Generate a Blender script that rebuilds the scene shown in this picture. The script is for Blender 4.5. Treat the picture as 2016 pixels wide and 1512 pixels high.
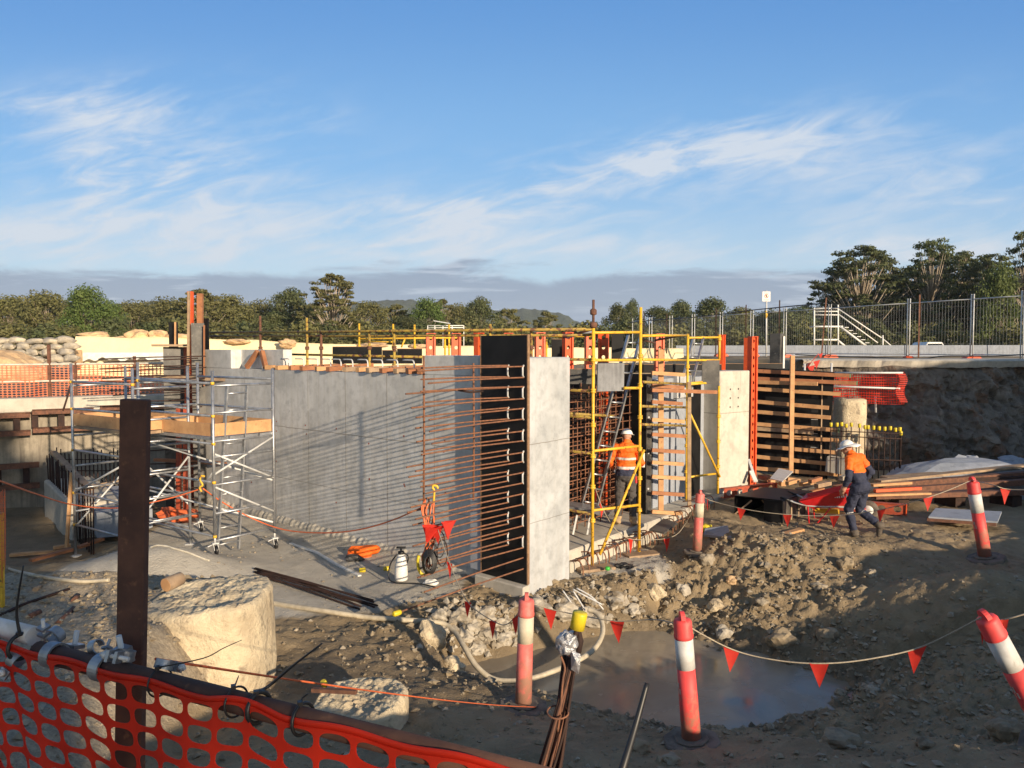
import bpy, bmesh, math, random
import numpy as np
from mathutils import Vector, Matrix, noise
for o in list(bpy.data.objects): bpy.data.objects.remove(o)
R = math.radians
rnd = random.Random(7)
SC = bpy.context.scene
COL = SC.collection
# ---------------------------------------------------------------- camera
F = 1515.0; EYE = 3.2; PITCH = math.atan(66/F)
cd = bpy.data.cameras.new('camera'); cam = bpy.data.objects.new('camera', cd); COL.objects.link(cam)
cam.location = (0, 0, EYE); cam.rotation_euler = (R(90)-PITCH, 0, 0)
cd.sensor_width = 36.0; cd.lens = 36.0*F/2016; cd.clip_start = 0.05; cd.clip_end = 9000
SC.camera = cam
# ---------------------------------------------------------------- sun and sky
SUN_EL, SUN_AZ = R(13.5), math.atan2(.57, -.82)      # azimuth from +Y towards +X
sd = bpy.data.lights.new('sun', 'SUN'); sd.energy = 5.0; sd.angle = R(0.55); sd.color = (1.0, .80, .56)
sun = bpy.data.objects.new('sun', sd); COL.objects.link(sun)
sdir = Vector((math.sin(SUN_AZ)*math.cos(SUN_EL), math.cos(SUN_AZ)*math.cos(SUN_EL), math.sin(SUN_EL)))
sun.rotation_euler = sdir.to_track_quat('Z', 'Y').to_euler(); sun.location = (30, -40, 30)
SC.view_settings.view_transform = 'Standard'; SC.view_settings.look = 'None'
SC.view_settings.exposure = 0.6; SC.view_settings.gamma = 1.0
SC.cycles.max_bounces = 6; SC.cycles.diffuse_bounces = 3; SC.cycles.glossy_bounces = 3
SC.cycles.transparent_max_bounces = 8

class N:                                              # tiny node-expression helper
    nt = None
    def __init__(s, sock): s.s = sock
    @staticmethod
    def op(op, *a, clamp=False):
        n = N.nt.nodes.new('ShaderNodeMath'); n.operation = op; n.use_clamp = clamp
        for i, v in enumerate(a):
            if isinstance(v, N): N.nt.links.new(v.s, n.inputs[i])
            else: n.inputs[i].default_value = v
        return N(n.outputs[0])
    def __add__(s, o): return N.op('ADD', s, o)
    __radd__ = __add__
    def __sub__(s, o): return N.op('SUBTRACT', s, o)
    def __rsub__(s, o): return N.op('SUBTRACT', o, s)
    def __mul__(s, o): return N.op('MULTIPLY', s, o)
    __rmul__ = __mul__
    def __truediv__(s, o): return N.op('DIVIDE', s, o)
    @staticmethod
    def step(a, b, x):
        n = N.nt.nodes.new('ShaderNodeMapRange'); n.interpolation_type = 'SMOOTHSTEP'
        n.inputs[1].default_value = a; n.inputs[2].default_value = b
        N.nt.links.new(x.s, n.inputs[0]); return N(n.outputs[0])
    @staticmethod
    def vec(x, y, z):
        n = N.nt.nodes.new('ShaderNodeCombineXYZ')
        for i, v in enumerate((x, y, z)):
            if isinstance(v, N): N.nt.links.new(v.s, n.inputs[i])
            else: n.inputs[i].default_value = v
        return N(n.outputs[0])
    @staticmethod
    def noise(v, scale=5, detail=5, rough=.55, dist=0, typ='ShaderNodeTexNoise'):
        n = N.nt.nodes.new(typ)
        if v is not None: N.nt.links.new(v.s, n.inputs['Vector'])
        n.inputs['Scale'].default_value = scale
        if typ == 'ShaderNodeTexNoise':
            n.inputs['Detail'].default_value = detail; n.inputs['Roughness'].default_value = rough
            n.inputs['Distortion'].default_value = dist
        return N(n.outputs[0])
    @staticmethod
    def mix(f, a, b, blend='MIX'):
        n = N.nt.nodes.new('ShaderNodeMix'); n.data_type = 'RGBA'; n.blend_type = blend
        for i, v in ((0, f), (6, a), (7, b)):
            if isinstance(v, N): N.nt.links.new(v.s, n.inputs[i])
            elif i == 0: n.inputs[i].default_value = v
            else: n.inputs[i].default_value = (*v, 1)
        return N(n.outputs[2])
    @staticmethod
    def sep(v):
        n = N.nt.nodes.new('ShaderNodeSeparateXYZ'); N.nt.links.new(v.s, n.inputs[0])
        return N(n.outputs[0]), N(n.outputs[1]), N(n.outputs[2])

W = bpy.data.worlds.new('World'); SC.world = W; W.use_nodes = True
nt = W.node_tree; nt.nodes.clear(); N.nt = nt
out = nt.nodes.new('ShaderNodeOutputWorld'); bg = nt.nodes.new('ShaderNodeBackground')
nt.links.new(bg.outputs[0], out.inputs[0])
sky = nt.nodes.new('ShaderNodeTexSky'); sky.sky_type = 'NISHITA'; sky.sun_disc = False
sky.sun_elevation = SUN_EL; sky.sun_rotation = SUN_AZ; sky.air_density = 1.0; sky.dust_density = 0.4; sky.ozone_density = 1.6
tc = nt.nodes.new('ShaderNodeTexCoord'); D = N(tc.outputs['Generated'])
dx, dy, dz = N.sep(D)
ay = N.op('MAXIMUM', N.op('ABSOLUTE', dy), .15)
A = dx/ay; E = dz/ay                                  # tangent of azimuth and of elevation
front = N.step(-.15, .35, dy)*N.step(1.6, .7, E)*.85
# cirrus: streaks that rise gently to the right, gathered in drifting banks
ca, sa = math.cos(R(13)), math.sin(R(13))
u_, v_ = A*ca + E*sa, E*ca - A*sa
n1 = N.noise(N.vec(u_*2.0, v_*6.0, 3.1), 2.6, 8, .56, .6)
n2 = N.noise(N.vec(u_*3.6, v_*15.0, 7.7), 2.4, 10, .64, .8)
n3 = N.noise(N.vec(A*1.7, E*4.2, 1.3), 2.4, 4, .5, .3)
def blob(a0, e0, wa, we, tilt=0.0):
    p = (A - a0); r = (E - e0) - p*tilt
    return N.op('EXPONENT', ((p/wa)*(p/wa) + (r/we)*(r/we))*-1.0)
bank = blob(-.48, .225, .19, .075)*1.3 + blob(-.56, .315, .17, .028, .1)*.75 + blob(.12, .22, .30, .045, .17)*1.3 \
     + blob(-.13, .165, .24, .026)*.75 + blob(.27, .275, .13, .02, .12)*.8 + blob(.55, .20, .22, .075, .1)*.65 \
     + blob(-.27, .30, .05, .02)*.5 + blob(0, .128, 3.0, .022)*.7 + blob(-.6, .15, .2, .035)*.4
cir = N.step(.37, .74, n1*.45 + n2*.55 + (n3-.5)*.5)*bank*front
cir = N.op('MINIMUM', cir*1.6, .88)
# low grey band above the horizon with ragged, lit upper rims
w1 = N.noise(N.vec(A*2.2, E*9.0, 5.0), 2.4, 8, .6, .5)
w2 = N.noise(N.vec(A*3.0, E*30.0, 9.0), 2.5, 8, .6, .4)
top = .100 + (w1-.5)*.075
band = N.step(.007, -.007, E - top)
gap = N.step(.50, .66, w2)*N.step(.03, .07, E)
skyc = N(sky.outputs[0])
grad = N.mix(N.step(.48, .22, E), (.66, 2.1, 4.85), (1.4, 3.2, 5.7)); grad = N.mix(N.step(.26, .08, E), grad, (3.1, 4.45, 5.7))
lift = N.mix(front, skyc, grad)
c1 = N.mix(cir, lift, (4.6, 5.0, 5.55))
c2 = N.mix(band*front*1.0, c1, N.mix(gap, (1.75, 2.25, 3.15), (3.1, 3.6, 4.4)))
c2 = N.mix(N.step(.06, .0, E)*.5, c2, (2.0, 2.75, 4.1))
nt.links.new(c2.s, bg.inputs[0]); bg.inputs[1].default_value = 0.10

# ---------------------------------------------------------------- photograph geometry: a pixel of the 2016x1512 picture to a point of the place
def ray(px, py):
    a, b = (px-1008)/F, (756-py)/F
    return Vector((a, math.cos(PITCH)+b*math.sin(PITCH), -math.sin(PITCH)+b*math.cos(PITCH)))
def P(px, py, Y):
    d = ray(px, py); return Vector((0, 0, EYE)) + d*(Y/d.y)
def G(px, py, z):
    d = ray(px, py); return Vector((0, 0, EYE)) + d*((z-EYE)/d.z)

# ---------------------------------------------------------------- materials
def new_mat(name):
    m = bpy.data.materials.new(name); m.use_nodes = True
    t = m.node_tree; N.nt = t
    return m, t, t.nodes['Principled BSDF']
def objco(t, rand=True):
    c = t.nodes.new('ShaderNodeTexCoord'); v = N(c.outputs['Object'])
    if rand:
        i = t.nodes.new('ShaderNodeObjectInfo'); a = t.nodes.new('ShaderNodeVectorMath'); a.operation = 'ADD'
        r = N(i.outputs['Random'])*37.0; t.links.new(v.s, a.inputs[0]); t.links.new(r.s, a.inputs[1]); v = N(a.outputs[0])
    return v
def scalev(t, v, s):
    a = t.nodes.new('ShaderNodeVectorMath'); a.operation = 'MULTIPLY'; t.links.new(v.s, a.inputs[0]); a.inputs[1].default_value = s
    return N(a.outputs[0])
def bump(t, b, h, strength=.3, dist=.02):
    n = t.nodes.new('ShaderNodeBump'); n.inputs['Strength'].default_value = strength; n.inputs['Distance'].default_value = dist
    t.links.new(h.s, n.inputs['Height']); t.links.new(n.outputs[0], b.inputs['Normal'])
def mat(name, c1, c2=None, scale=4, lo=.35, hi=.65, rough=.8, metal=0, bmp=0, bsc=30, bdist=.01, stretch=(1, 1, 1), c3=None, sc3=14, lo3=.6, hi3=.75, tl=0, spec=None):
    m, t, b = new_mat(name)
    v = scalev(t, objco(t), stretch)
    if c2 is None: c2 = tuple(x*.75 for x in c1)
    f = N.step(lo, hi, N.noise(v, scale, 7, .62))
    c = N.mix(f, c1, c2)
    if c3 is not None: c = N.mix(N.step(lo3, hi3, N.noise(v, sc3, 6, .6)), c, c3)
    t.links.new(c.s, b.inputs['Base Color'])
    b.inputs['Roughness'].default_value = rough; b.inputs['Metallic'].default_value = metal
    if spec is not None: b.inputs['Specular IOR Level'].default_value = spec
    if bmp: bump(t, b, N.noise(v, bsc, 8, .65), bmp, bdist)
    if tl:
        tr = t.nodes.new('ShaderNodeBsdfTranslucent'); t.links.new(c.s, tr.inputs[0])
        mx = t.nodes.new('ShaderNodeMixShader'); mx.inputs[0].default_value = tl
        o = [n for n in t.nodes if n.type == 'OUTPUT_MATERIAL'][0]
        t.links.new(b.outputs[0], mx.inputs[1]); t.links.new(tr.outputs[0], mx.inputs[2]); t.links.new(mx.outputs[0], o.inputs[0])
    return m
def concrete(name, c1, c2, c3, streak=.5, seams=()):
    m, t, b = new_mat(name); v = objco(t, False)
    big = N.noise(v, .9, 6, .6, .4); mid = N.noise(v, 6, 8, .66); st = N.noise(scalev(t, v, (7, 7, .35)), 1.6, 6, .6)
    c = N.mix(N.step(.35, .68, big), c1, c2)
    c = N.mix(N.step(.42, .72, st)*streak, c, c3)
    st2 = N.noise(scalev(t, v, (13, 13, .5)), 1.2, 5, .6); c = N.mix(N.step(.60, .72, st2)*N.step(.45, .6, big)*.55, c, tuple(x*.6 for x in c3))
    c = N.mix(N.step(.42, .70, mid)*.45, c, tuple(x*.62 for x in c2))
    c = N.mix(N.step(.68, .74, N.noise(v, 22, 4, .5))*.6, c, tuple(x*.5 for x in c2))
    if seams:
        x, y, z = N.sep(v); zz = z + (N.noise(v, 3, 5, .6)-.5)*.035
        for s, w in seams:
            l = N.step(w, 0, N.op('ABSOLUTE', zz-s)); c = N.mix(l*.75, c, (.13, .105, .075))
    t.links.new(c.s, b.inputs['Base Color']); b.inputs['Roughness'].default_value = .82
    bump(t, b, mid*.6 + N.noise(v, 60, 4, .6)*.4, .35, .006)
    return m
M = {}
M['wall'] = concrete('wall_concrete', (.63, .625, .615), (.46, .46, .455), (.46, .435, .37), .42, ((2.05, .012), (1.0, .008)))
M['column'] = concrete('column_concrete', (.49, .51, .535), (.33, .35, .37), (.41, .41, .405), .6, ((2.45, .01), (1.3, .008)))
M['pale'] = concrete('pale_concrete', (.58, .545, .475), (.46, .43, .375), (.40, .365, .31), .4, ((1.9, .012),))
M['dirty'] = concrete('dirty_concrete', (.33, .29, .23), (.20, .175, .14), (.12, .10, .08), .8)
M['slab'] = concrete('slab_concrete', (.54, .50, .43), (.43, .40, .34), (.34, .31, .26), .2)
M['barrier'] = concrete('barrier_concrete', (.33, .36, .42), (.27, .30, .35), (.21, .23, .27), .4)
M['rubble'] = mat('rubble_concrete', (.46, .42, .35), (.31, .275, .22), 7, c3=(.20, .16, .11), sc3=5, lo3=.5, hi3=.66, bmp=.6, bsc=18, bdist=.02)
M['pile'] = mat('broken_pile', (.66, .56, .39), (.47, .385, .265), 2.6, bmp=1, bsc=22, bdist=.035, c3=(.30, .245, .175), sc3=7, lo3=.54, hi3=.70)
M['cream'] = mat('cream_cloth', (.80, .66, .40), (.72, .60, .38), 2, bmp=.5, bsc=3, bdist=.1)
M['sandrock'] = mat('sandstone', (.62, .43, .24), (.45, .30, .17), 2, bmp=.7, bsc=5, bdist=.06)
M['sandbag'] = mat('sandbag', (.50, .44, .34), (.26, .24, .215), 3, bmp=.5, bsc=8, bdist=.05)
M['rust'] = mat('rusty_steel', (.17, .075, .045), (.095, .045, .03), 12, rough=.85, bmp=.4, bsc=60, bdist=.004, c3=(.26, .115, .06), sc3=25, lo3=.58, hi3=.7)
M['rebar'] = mat('rebar', (.25, .108, .055), (.14, .065, .04), 20, rough=.8, bmp=.5, bsc=120, bdist=.004)
M['darkrust'] = mat('dark_rust', (.050, .025, .019), (.028, .017, .015), 10, rough=.8, bmp=.4, bsc=70, bdist=.003, c3=(.095, .047, .032), sc3=40, lo3=.66, hi3=.75, spec=.3)
M['fencewire'] = mat('fence_wire', (.42, .43, .44), (.32, .33, .34), 9, rough=.6)
M['galv'] = mat('galvanised', (.62, .63, .64), (.48, .49, .50), 9, rough=.5, metal=.1, c3=(.55, .55, .53), sc3=30, lo3=.5, hi3=.62)
M['alu'] = mat('aluminium', (.47, .485, .51), (.30, .31, .33), 8, rough=.38, metal=.7, c3=(.62, .60, .56), sc3=40, lo3=.6, hi3=.68)
M['chrome'] = mat('zinc_clamp', (.40, .42, .45), (.26, .27, .30), 20, rough=.42, metal=.75, bmp=.35, bsc=50, bdist=.002)
M['yellow'] = mat('yellow_paint', (.78, .47, .035), (.62, .36, .03), 6, rough=.5, c3=(.16, .07, .03), sc3=17, lo3=.60, hi3=.64)
M['oldyellow'] = mat('worn_yellow_paint', (.42, .29, .05), (.26, .18, .045), 5, rough=.6, c3=(.13, .055, .03), sc3=11, lo3=.52, hi3=.57)
M['ply'] = mat('black_ply', (.007, .007, .008), (.013, .013, .014), 3, rough=.5, spec=.22, c3=(.05, .05, .05), sc3=40, lo3=.66, hi3=.72)
M['plydust'] = mat('dusty_ply', (.03, .03, .031), (.10, .095, .088), 3, rough=.5, c3=(.16, .15, .14), sc3=16, lo3=.58, hi3=.72)
M['plyedge'] = mat('ply_edge', (.30, .18, .10), (.2, .12, .07), 20)
M['orange'] = mat('orange_steel', (.72, .10, .022), (.58, .08, .02), 6, rough=.5, c3=(.30, .05, .02), sc3=16, lo3=.62, hi3=.68)
M['redsteel'] = mat('red_oxide_steel', (.42, .075, .03), (.28, .05, .022), 6, rough=.6, c3=(.14, .04, .02), sc3=14, lo3=.58, hi3=.66)
def wood(name, a, b_):
    return mat(name, a, b_, 5, .35, .65, rough=.75, bmp=.25, bsc=20, bdist=.003, stretch=(1, 1, 1), c3=tuple(x*.55 for x in b_), sc3=18, lo3=.62, hi3=.72)
M['wood'] = wood('pine_timber', (.56, .32, .15), (.45, .24, .11))
M['woodred'] = wood('brown_timber', (.36, .155, .07), (.27, .11, .05))
M['woodold'] = wood('grey_timber', (.38, .27, .17), (.25, .17, .11))
M['white'] = mat('white_plastic', (.78, .77, .74), (.66, .65, .61), 6, rough=.45)
M['offwhite'] = mat('dirty_white', (.58, .55, .47), (.43, .40, .33), 8, rough=.6)
M['bollard'] = mat('bollard_red', (.80, .075, .075), (.70, .06, .06), 8, rough=.55, c3=(.50, .17, .12), sc3=9, lo3=.54, hi3=.74, tl=.1)
M['bollardworn'] = mat('dusty_bollard_red', (.72, .16, .14), (.62, .11, .10), 8, rough=.62, c3=(.66, .33, .27), sc3=12, lo3=.55, hi3=.75)
M['reflect'] = mat('reflective_band', (.66, .66, .65), (.50, .49, .46), 9, rough=.35, metal=.25)
M['cream_band'] = mat('dusty_band', (.62, .55, .42), (.52, .46, .35), 12, rough=.7)
M['rubber'] = mat('rubber_base', (.19, .16, .13), (.10, .085, .07), 8, rough=.9, bmp=.5, bsc=30, bdist=.008)
M['black'] = mat('black_plastic', (.012, .012, .014), (.02, .02, .022), 10, rough=.45)
M['flag'] = mat('flag_red', (.82, .05, .03), (.72, .04, .025), 9, rough=.6, tl=.5)
M['string'] = mat('string', (.42, .36, .27), (.30, .26, .2), 40)
M['net'] = mat('orange_net', (.90, .06, .025), (.76, .045, .02), 5, rough=.42, tl=.55)
M['netfar'] = mat('far_orange_net', (.88, .33, .17), (.82, .22, .10), 3, rough=.6, tl=.5)
M['cord'] = mat('orange_cord', (.72, .16, .05), (.6, .13, .05), 20, rough=.5)
M['tape'] = mat('duct_tape', (.46, .47, .50), (.34, .35, .38), 14, rough=.3, metal=.55, bmp=.8, bsc=26, bdist=.01)
M['capyellow'] = mat('cap_yellow', (.72, .58, .03), (.62, .48, .03), 10, rough=.45, tl=.15)
M['hose'] = mat('pale_hose', (.52, .46, .35), (.40, .35, .26), 10, rough=.55)
M['barrowred'] = mat('barrow_red', (.70, .025, .03), (.60, .02, .025), 8, rough=.32)
M['blue'] = mat('blue_clip', (.05, .12, .30), None, 10, rough=.5)
M['green'] = mat('green_plastic', (.05, .52, .06), None, 10, rough=.5)
M['skin'] = mat('skin', (.46, .25, .17), (.40, .20, .13), 20, rough=.55)
M['hivis'] = mat('hivis_orange', (.95, .17, .012), (.86, .14, .01), 8, rough=.7, bmp=.3, bsc=14, bdist=.01, tl=.1)
M['navy'] = mat('navy_cotton', (.022, .027, .055), (.03, .036, .07), 10, rough=.85, bmp=.35, bsc=14, bdist=.01)
M['trouser'] = mat('grey_cotton', (.085, .075, .072), (.06, .055, .055), 10, rough=.85, bmp=.35, bsc=14, bdist=.01)
M['boot'] = mat('tan_boot', (.46, .33, .19), (.36, .25, .15), 14, rough=.8)
M['darkboot'] = mat('dark_boot', (.07, .055, .045), (.12, .10, .08), 14, rough=.8)
M['hat'] = mat('white_hat', (.80, .79, .77), (.74, .73, .70), 8, rough=.4)
M['bark'] = mat('bark', (.40, .34, .27), (.26, .21, .16), 6, bmp=.5, bsc=10, bdist=.03)
M['carwhite'] = mat('car_paint', (.80, .80, .80), (.78, .78, .78), 2, rough=.2)
M['glass'] = mat('car_glass', (.02, .025, .03), None, 2, rough=.08)
def mudded(name, c1, c2, c3, tl):
    m, t, b = new_mat(name); v = objco(t); o0 = objco(t, False); x, y, z = N.sep(o0)
    n = N.noise(v, 9, 7, .65); n2 = N.noise(v, 40, 5, .6)
    c = N.mix(N.step(.35, .65, n), c1, c2); c = N.mix(N.step(.60, .72, N.noise(scalev(t, v, (1, 1, .3)), 26, 5, .6))*.55, c, c3)
    c = N.mix(N.step(.40, .62, n*.75 + n2*.2 + (0.34 - z)*.55)*.75, c, (.27, .20, .135))
    t.links.new(c.s, b.inputs['Base Color']); b.inputs['Roughness'].default_value = .58; bump(t, b, n2, .12, .003)
    return m
M['bollard'] = mudded('bollard_red', (.80, .075, .075), (.66, .06, .058), (.52, .20, .16), .1)
M['bollardworn'] = mudded('dusty_bollard_red', (.70, .17, .15), (.58, .12, .10), (.62, .36, .29), .1)
M['reflect'] = mudded('reflective_band', (.64, .64, .63), (.50, .49, .47), (.34, .31, .27), 0)
M['post'] = mat('rusty_post', (.115, .058, .042), (.070, .038, .031), 9, rough=.85, bmp=.5, bsc=55, bdist=.002, c3=(.17, .085, .052), sc3=34, lo3=.58, hi3=.72, spec=.25)
def leafmat(name, a, b_, c_):
    m, t, b = new_mat(name); v = objco(t)
    f = N.noise(v, .55, 4, .6); g = N.noise(v, 2.6, 3, .6)
    i = t.nodes.new('ShaderNodeObjectInfo')
    c = N.mix(N.step(.35, .65, f), a, b_); c = N.mix(N.step(.45, .7, g)*.7, c, c_)
    c = N.mix(N(i.outputs['Random'])*.35, c, (.085, .075, .035))
    t.links.new(c.s, b.inputs['Base Color']); b.inputs['Roughness'].default_value = .6; b.inputs['Specular IOR Level'].default_value = .25
    tr = t.nodes.new('ShaderNodeBsdfTranslucent'); t.links.new(c.s, tr.inputs[0])
    mx = t.nodes.new('ShaderNodeMixShader'); mx.inputs[0].default_value = .35
    o = [n for n in t.nodes if n.type == 'OUTPUT_MATERIAL'][0]
    t.links.new(b.outputs[0], mx.inputs[1]); t.links.new(tr.outputs[0], mx.inputs[2]); t.links.new(mx.outputs[0], o.inputs[0])
    return m
M['leafolive'] = leafmat('olive_foliage', (.175, .178, .068), (.22, .21, .085), (.11, .125, .05))
M['leafgreen'] = leafmat('green_foliage', (.11, .17, .045), (.15, .205, .06), (.065, .11, .032))
M['leafdark'] = leafmat('dark_foliage', (.10, .132, .055), (.155, .17, .075), (.06, .082, .038))
M['weed'] = leafmat('weeds', (.10, .11, .04), (.16, .14, .06), (.06, .07, .03))

# ---------------------------------------------------------------- mesh building
BASE = {}
class MB:
    def __init__(s): s.v = []; s.f = []; s.m = []; s.sm = []
    def add(s, vs, fs, m=0, sm=False):
        b = len(s.v); s.v += [tuple(x) for x in vs]
        for f in fs: s.f.append(tuple(i+b for i in f)); s.m.append(m); s.sm.append(sm)
        return s
    def beam(s, p0, p1, w, h, up=(0, 0, 1), m=0):       # box from p0 to p1, w across, h along up
        p0, p1 = Vector(p0), Vector(p1); d = (p1-p0).normalized(); u = Vector(up)
        if abs(d.dot(u.normalized())) > .98: u = Vector((1, 0, 0)) if abs(d.x) < .9 else Vector((0, 1, 0))
        a = d.cross(u).normalized(); u = a.cross(d).normalized()
        vs = [p + a*(sx*w/2) + u*(sz*h/2) for p in (p0, p1) for sx, sz in ((-1, -1), (1, -1), (1, 1), (-1, 1))]
        return s.add(vs, [(0, 3, 2, 1), (4, 5, 6, 7), (0, 1, 5, 4), (1, 2, 6, 5), (2, 3, 7, 6), (3, 0, 4, 7)], m)
    def box(s, c, size, rz=0, m=0):
        c = Vector(c); q = Matrix.Rotation(rz, 3, 'Z'); x, y, z = (k/2 for k in size)
        vs = [c + q @ Vector((sx*x, sy*y, sz*z)) for sz in (-1, 1) for sx, sy in ((-1, -1), (1, -1), (1, 1), (-1, 1))]
        return s.add(vs, [(3, 2, 1, 0), (4, 5, 6, 7), (0, 1, 5, 4), (1, 2, 6, 5), (2, 3, 7, 6), (3, 0, 4, 7)], m)
    def path(s, pts, r, n=8, m=0, cap=True):
        pts = [Vector(p) for p in pts]; k = len(pts)
        rs = r if isinstance(r, (list, tuple)) else [r]*k
        prev = None; rings = []; b = len(s.v)
        for i, p in enumerate(pts):
            d = (pts[min(i+1, k-1)] - pts[max(i-1, 0)])
            d = d.normalized() if d.length > 1e-9 else Vector((0, 0, 1))
            if prev is None:
                a = d.orthogonal().normalized()
            else:
                a = prev - d*prev.dot(d); a = a.normalized() if a.length > 1e-6 else d.orthogonal().normalized()
            prev = a; c = d.cross(a)
            s.v += [tuple(p + (a*math.cos(t) + c*math.sin(t))*rs[i]) for t in (2*math.pi*j/n for j in range(n))]
        for i in range(k-1):
            for j in range(n):
                j2 = (j+1) % n
                s.f.append((b+i*n+j, b+i*n+j2, b+(i+1)*n+j2, b+(i+1)*n+j)); s.m.append(m); s.sm.append(True)
        if cap:
            s.f.append(tuple(b+j for j in reversed(range(n)))); s.m.append(m); s.sm.append(False)
            s.f.append(tuple(b+(k-1)*n+j for j in range(n))); s.m.append(m); s.sm.append(False)
        return s
    def tube(s, p0, p1, r, n=8, m=0): return s.path([p0, p1], r, n, m)
    def lathe(s, c, prof, n=20, m=0, axis=(0, 0, 1)):   # prof: (radius, height) pairs along axis
        ax = Vector(axis).normalized(); c = Vector(c)
        return s.path2([c + ax*h for r, h in prof], [r for r, h in prof], ax, n, m)
    def path2(s, pts, rs, ax, n, m):
        a = ax.orthogonal().normalized(); c = ax.cross(a); b = len(s.v); k = len(pts)
        for p, r in zip(pts, rs): s.v += [tuple(p + (a*math.cos(t)+c*math.sin(t))*max(r, 1e-4)) for t in (2*math.pi*j/n for j in range(n))]
        for i in range(k-1):
            for j in range(n):
                j2 = (j+1) % n; s.f.append((b+i*n+j, b+i*n+j2, b+(i+1)*n+j2, b+(i+1)*n+j)); s.m.append(m); s.sm.append(True)
        s.f.append(tuple(b+j for j in reversed(range(n)))); s.m.append(m); s.sm.append(False)
        s.f.append(tuple(b+(k-1)*n+j for j in range(n))); s.m.append(m); s.sm.append(False)
        return s
    def prism(s, poly, ext, m=0):                       # poly of 3-D points swept by ext
        k = len(poly); e = Vector(ext); vs = [Vector(p) for p in poly]; vs += [p+e for p in vs]
        nrm = sum(((vs[i]).cross(vs[(i+1) % k]) for i in range(k)), Vector())
        fl = nrm.dot(e) > 0
        f = [tuple(range(k)), tuple(range(2*k-1, k-1, -1))] + [(i, i+k, (i+1) % k+k, (i+1) % k) for i in range(k)]
        if fl: f = [tuple(reversed(x)) for x in f]
        return s.add(vs, f, m)
    def blob(s, c, r, seed=0, sub=2, amp=.25, fr=1.2, m=0, sm=False, cut=None):   # lumpy rock
        bm = bmesh.new(); bmesh.ops.create_icosphere(bm, subdivisions=sub, radius=1)
        o = Vector((seed*3.7, seed*1.3, seed*7.1)); vs = []
        for v in bm.verts:
            d = v.co.normalized(); k = 1 + amp*noise.noise(d*fr+o)*1.6 + amp*.5*noise.noise(d*fr*3+o)
            q = Vector((d.x*r[0], d.y*r[1], d.z*r[2]))*k
            if cut is not None: q.z = max(q.z, cut)
            vs.append(Vector(c)+q)
        s.add(vs, [tuple(v.index for v in f.verts) for f in bm.faces], m, sm); bm.free(); return s
    def build(s, name, mats, parent=None, bevel=0):
        if isinstance(mats, str) or not isinstance(mats, (list, tuple)): mats = [mats]
        V = np.array(s.v, dtype=np.float64).reshape(-1, 3)
        if parent is not None: base = np.array(BASE[parent.name])
        else:
            lo, hi = V.min(0), V.max(0); base = np.array([(lo[0]+hi[0])/2, (lo[1]+hi[1])/2, lo[2]])
        me = bpy.data.meshes.new(name); me.from_pydata((V-base).tolist(), [], s.f)
        for k in mats: me.materials.append(M[k] if isinstance(k, str) else k)
        me.polygons.foreach_set('material_index', s.m); me.polygons.foreach_set('use_smooth', s.sm)
        if bevel:
            bm = bmesh.new(); bm.from_mesh(me)
            bmesh.ops.bevel(bm, geom=[e for e in bm.edges if len(e.link_faces) == 2 and e.calc_face_angle(0) > .6], offset=bevel, segments=1, affect='EDGES', clamp_overlap=True)
            bm.to_mesh(me); bm.free()
        me.update(); o = bpy.data.objects.new(name, me); COL.objects.link(o)
        if parent is not None: o.parent = parent; BASE[o.name] = tuple(base)
        else: o.location = base; BASE[o.name] = tuple(base)
        return o
def tag(o, label=None, cat=None, group=None, kind=None):
    if label: o['label'] = label
    if cat: o['category'] = cat
    if group: o['group'] = group
    if kind: o['kind'] = kind
    return o
def thing(name, label, cat, loc=(0, 0, 0), group=None):
    o = bpy.data.objects.new(name, None); COL.objects.link(o); o.location = loc; o.empty_display_size = .1
    BASE[o.name] = tuple(loc); return tag(o, label, cat, group)
def copy_tree(o, parent=None):
    c = o.copy(); COL.objects.link(c)
    if parent is not None: c.parent = parent
    for ch in list(o.children): copy_tree(ch, c)
    return c
def sag(p0, p1, drop, n=14):
    p0, p1 = Vector(p0), Vector(p1)
    return [p0.lerp(p1, i/n) - Vector((0, 0, 4*drop*(i/n)*(1-i/n))) for i in range(n+1)]
def spline(pts, k=6):
    pts = [Vector(p) for p in pts]; out = []
    for i in range(len(pts)-1):
        a, b, c, d = pts[max(i-1, 0)], pts[i], pts[i+1], pts[min(i+2, len(pts)-1)]
        for j in range(k):
            t = j/k; out.append(.5*((2*b) + (c-a)*t + (2*a-5*b+4*c-d)*t*t + (3*b-a-3*c+d)*t**3))
    return out + [pts[-1]]
ORD = ['leftmost', 'second from the left', 'third from the left', 'fourth from the left', 'fifth from the left', 'sixth from the left', 'seventh from the left', 'eighth from the left', 'ninth from the left', 'tenth from the left', 'eleventh from the left', 'twelfth from the left', 'thirteenth from the left', 'fourteenth from the left', 'fifteenth from the left', 'sixteenth from the left']
ROW = ['topmost', 'second from the top', 'third from the top', 'fourth from the top', 'fifth from the top', 'sixth from the top', 'seventh from the top', 'eighth from the top', 'ninth from the top', 'tenth from the top', 'eleventh from the top', 'twelfth from the top', 'thirteenth from the top', 'fourteenth from the top', 'lowest']
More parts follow.
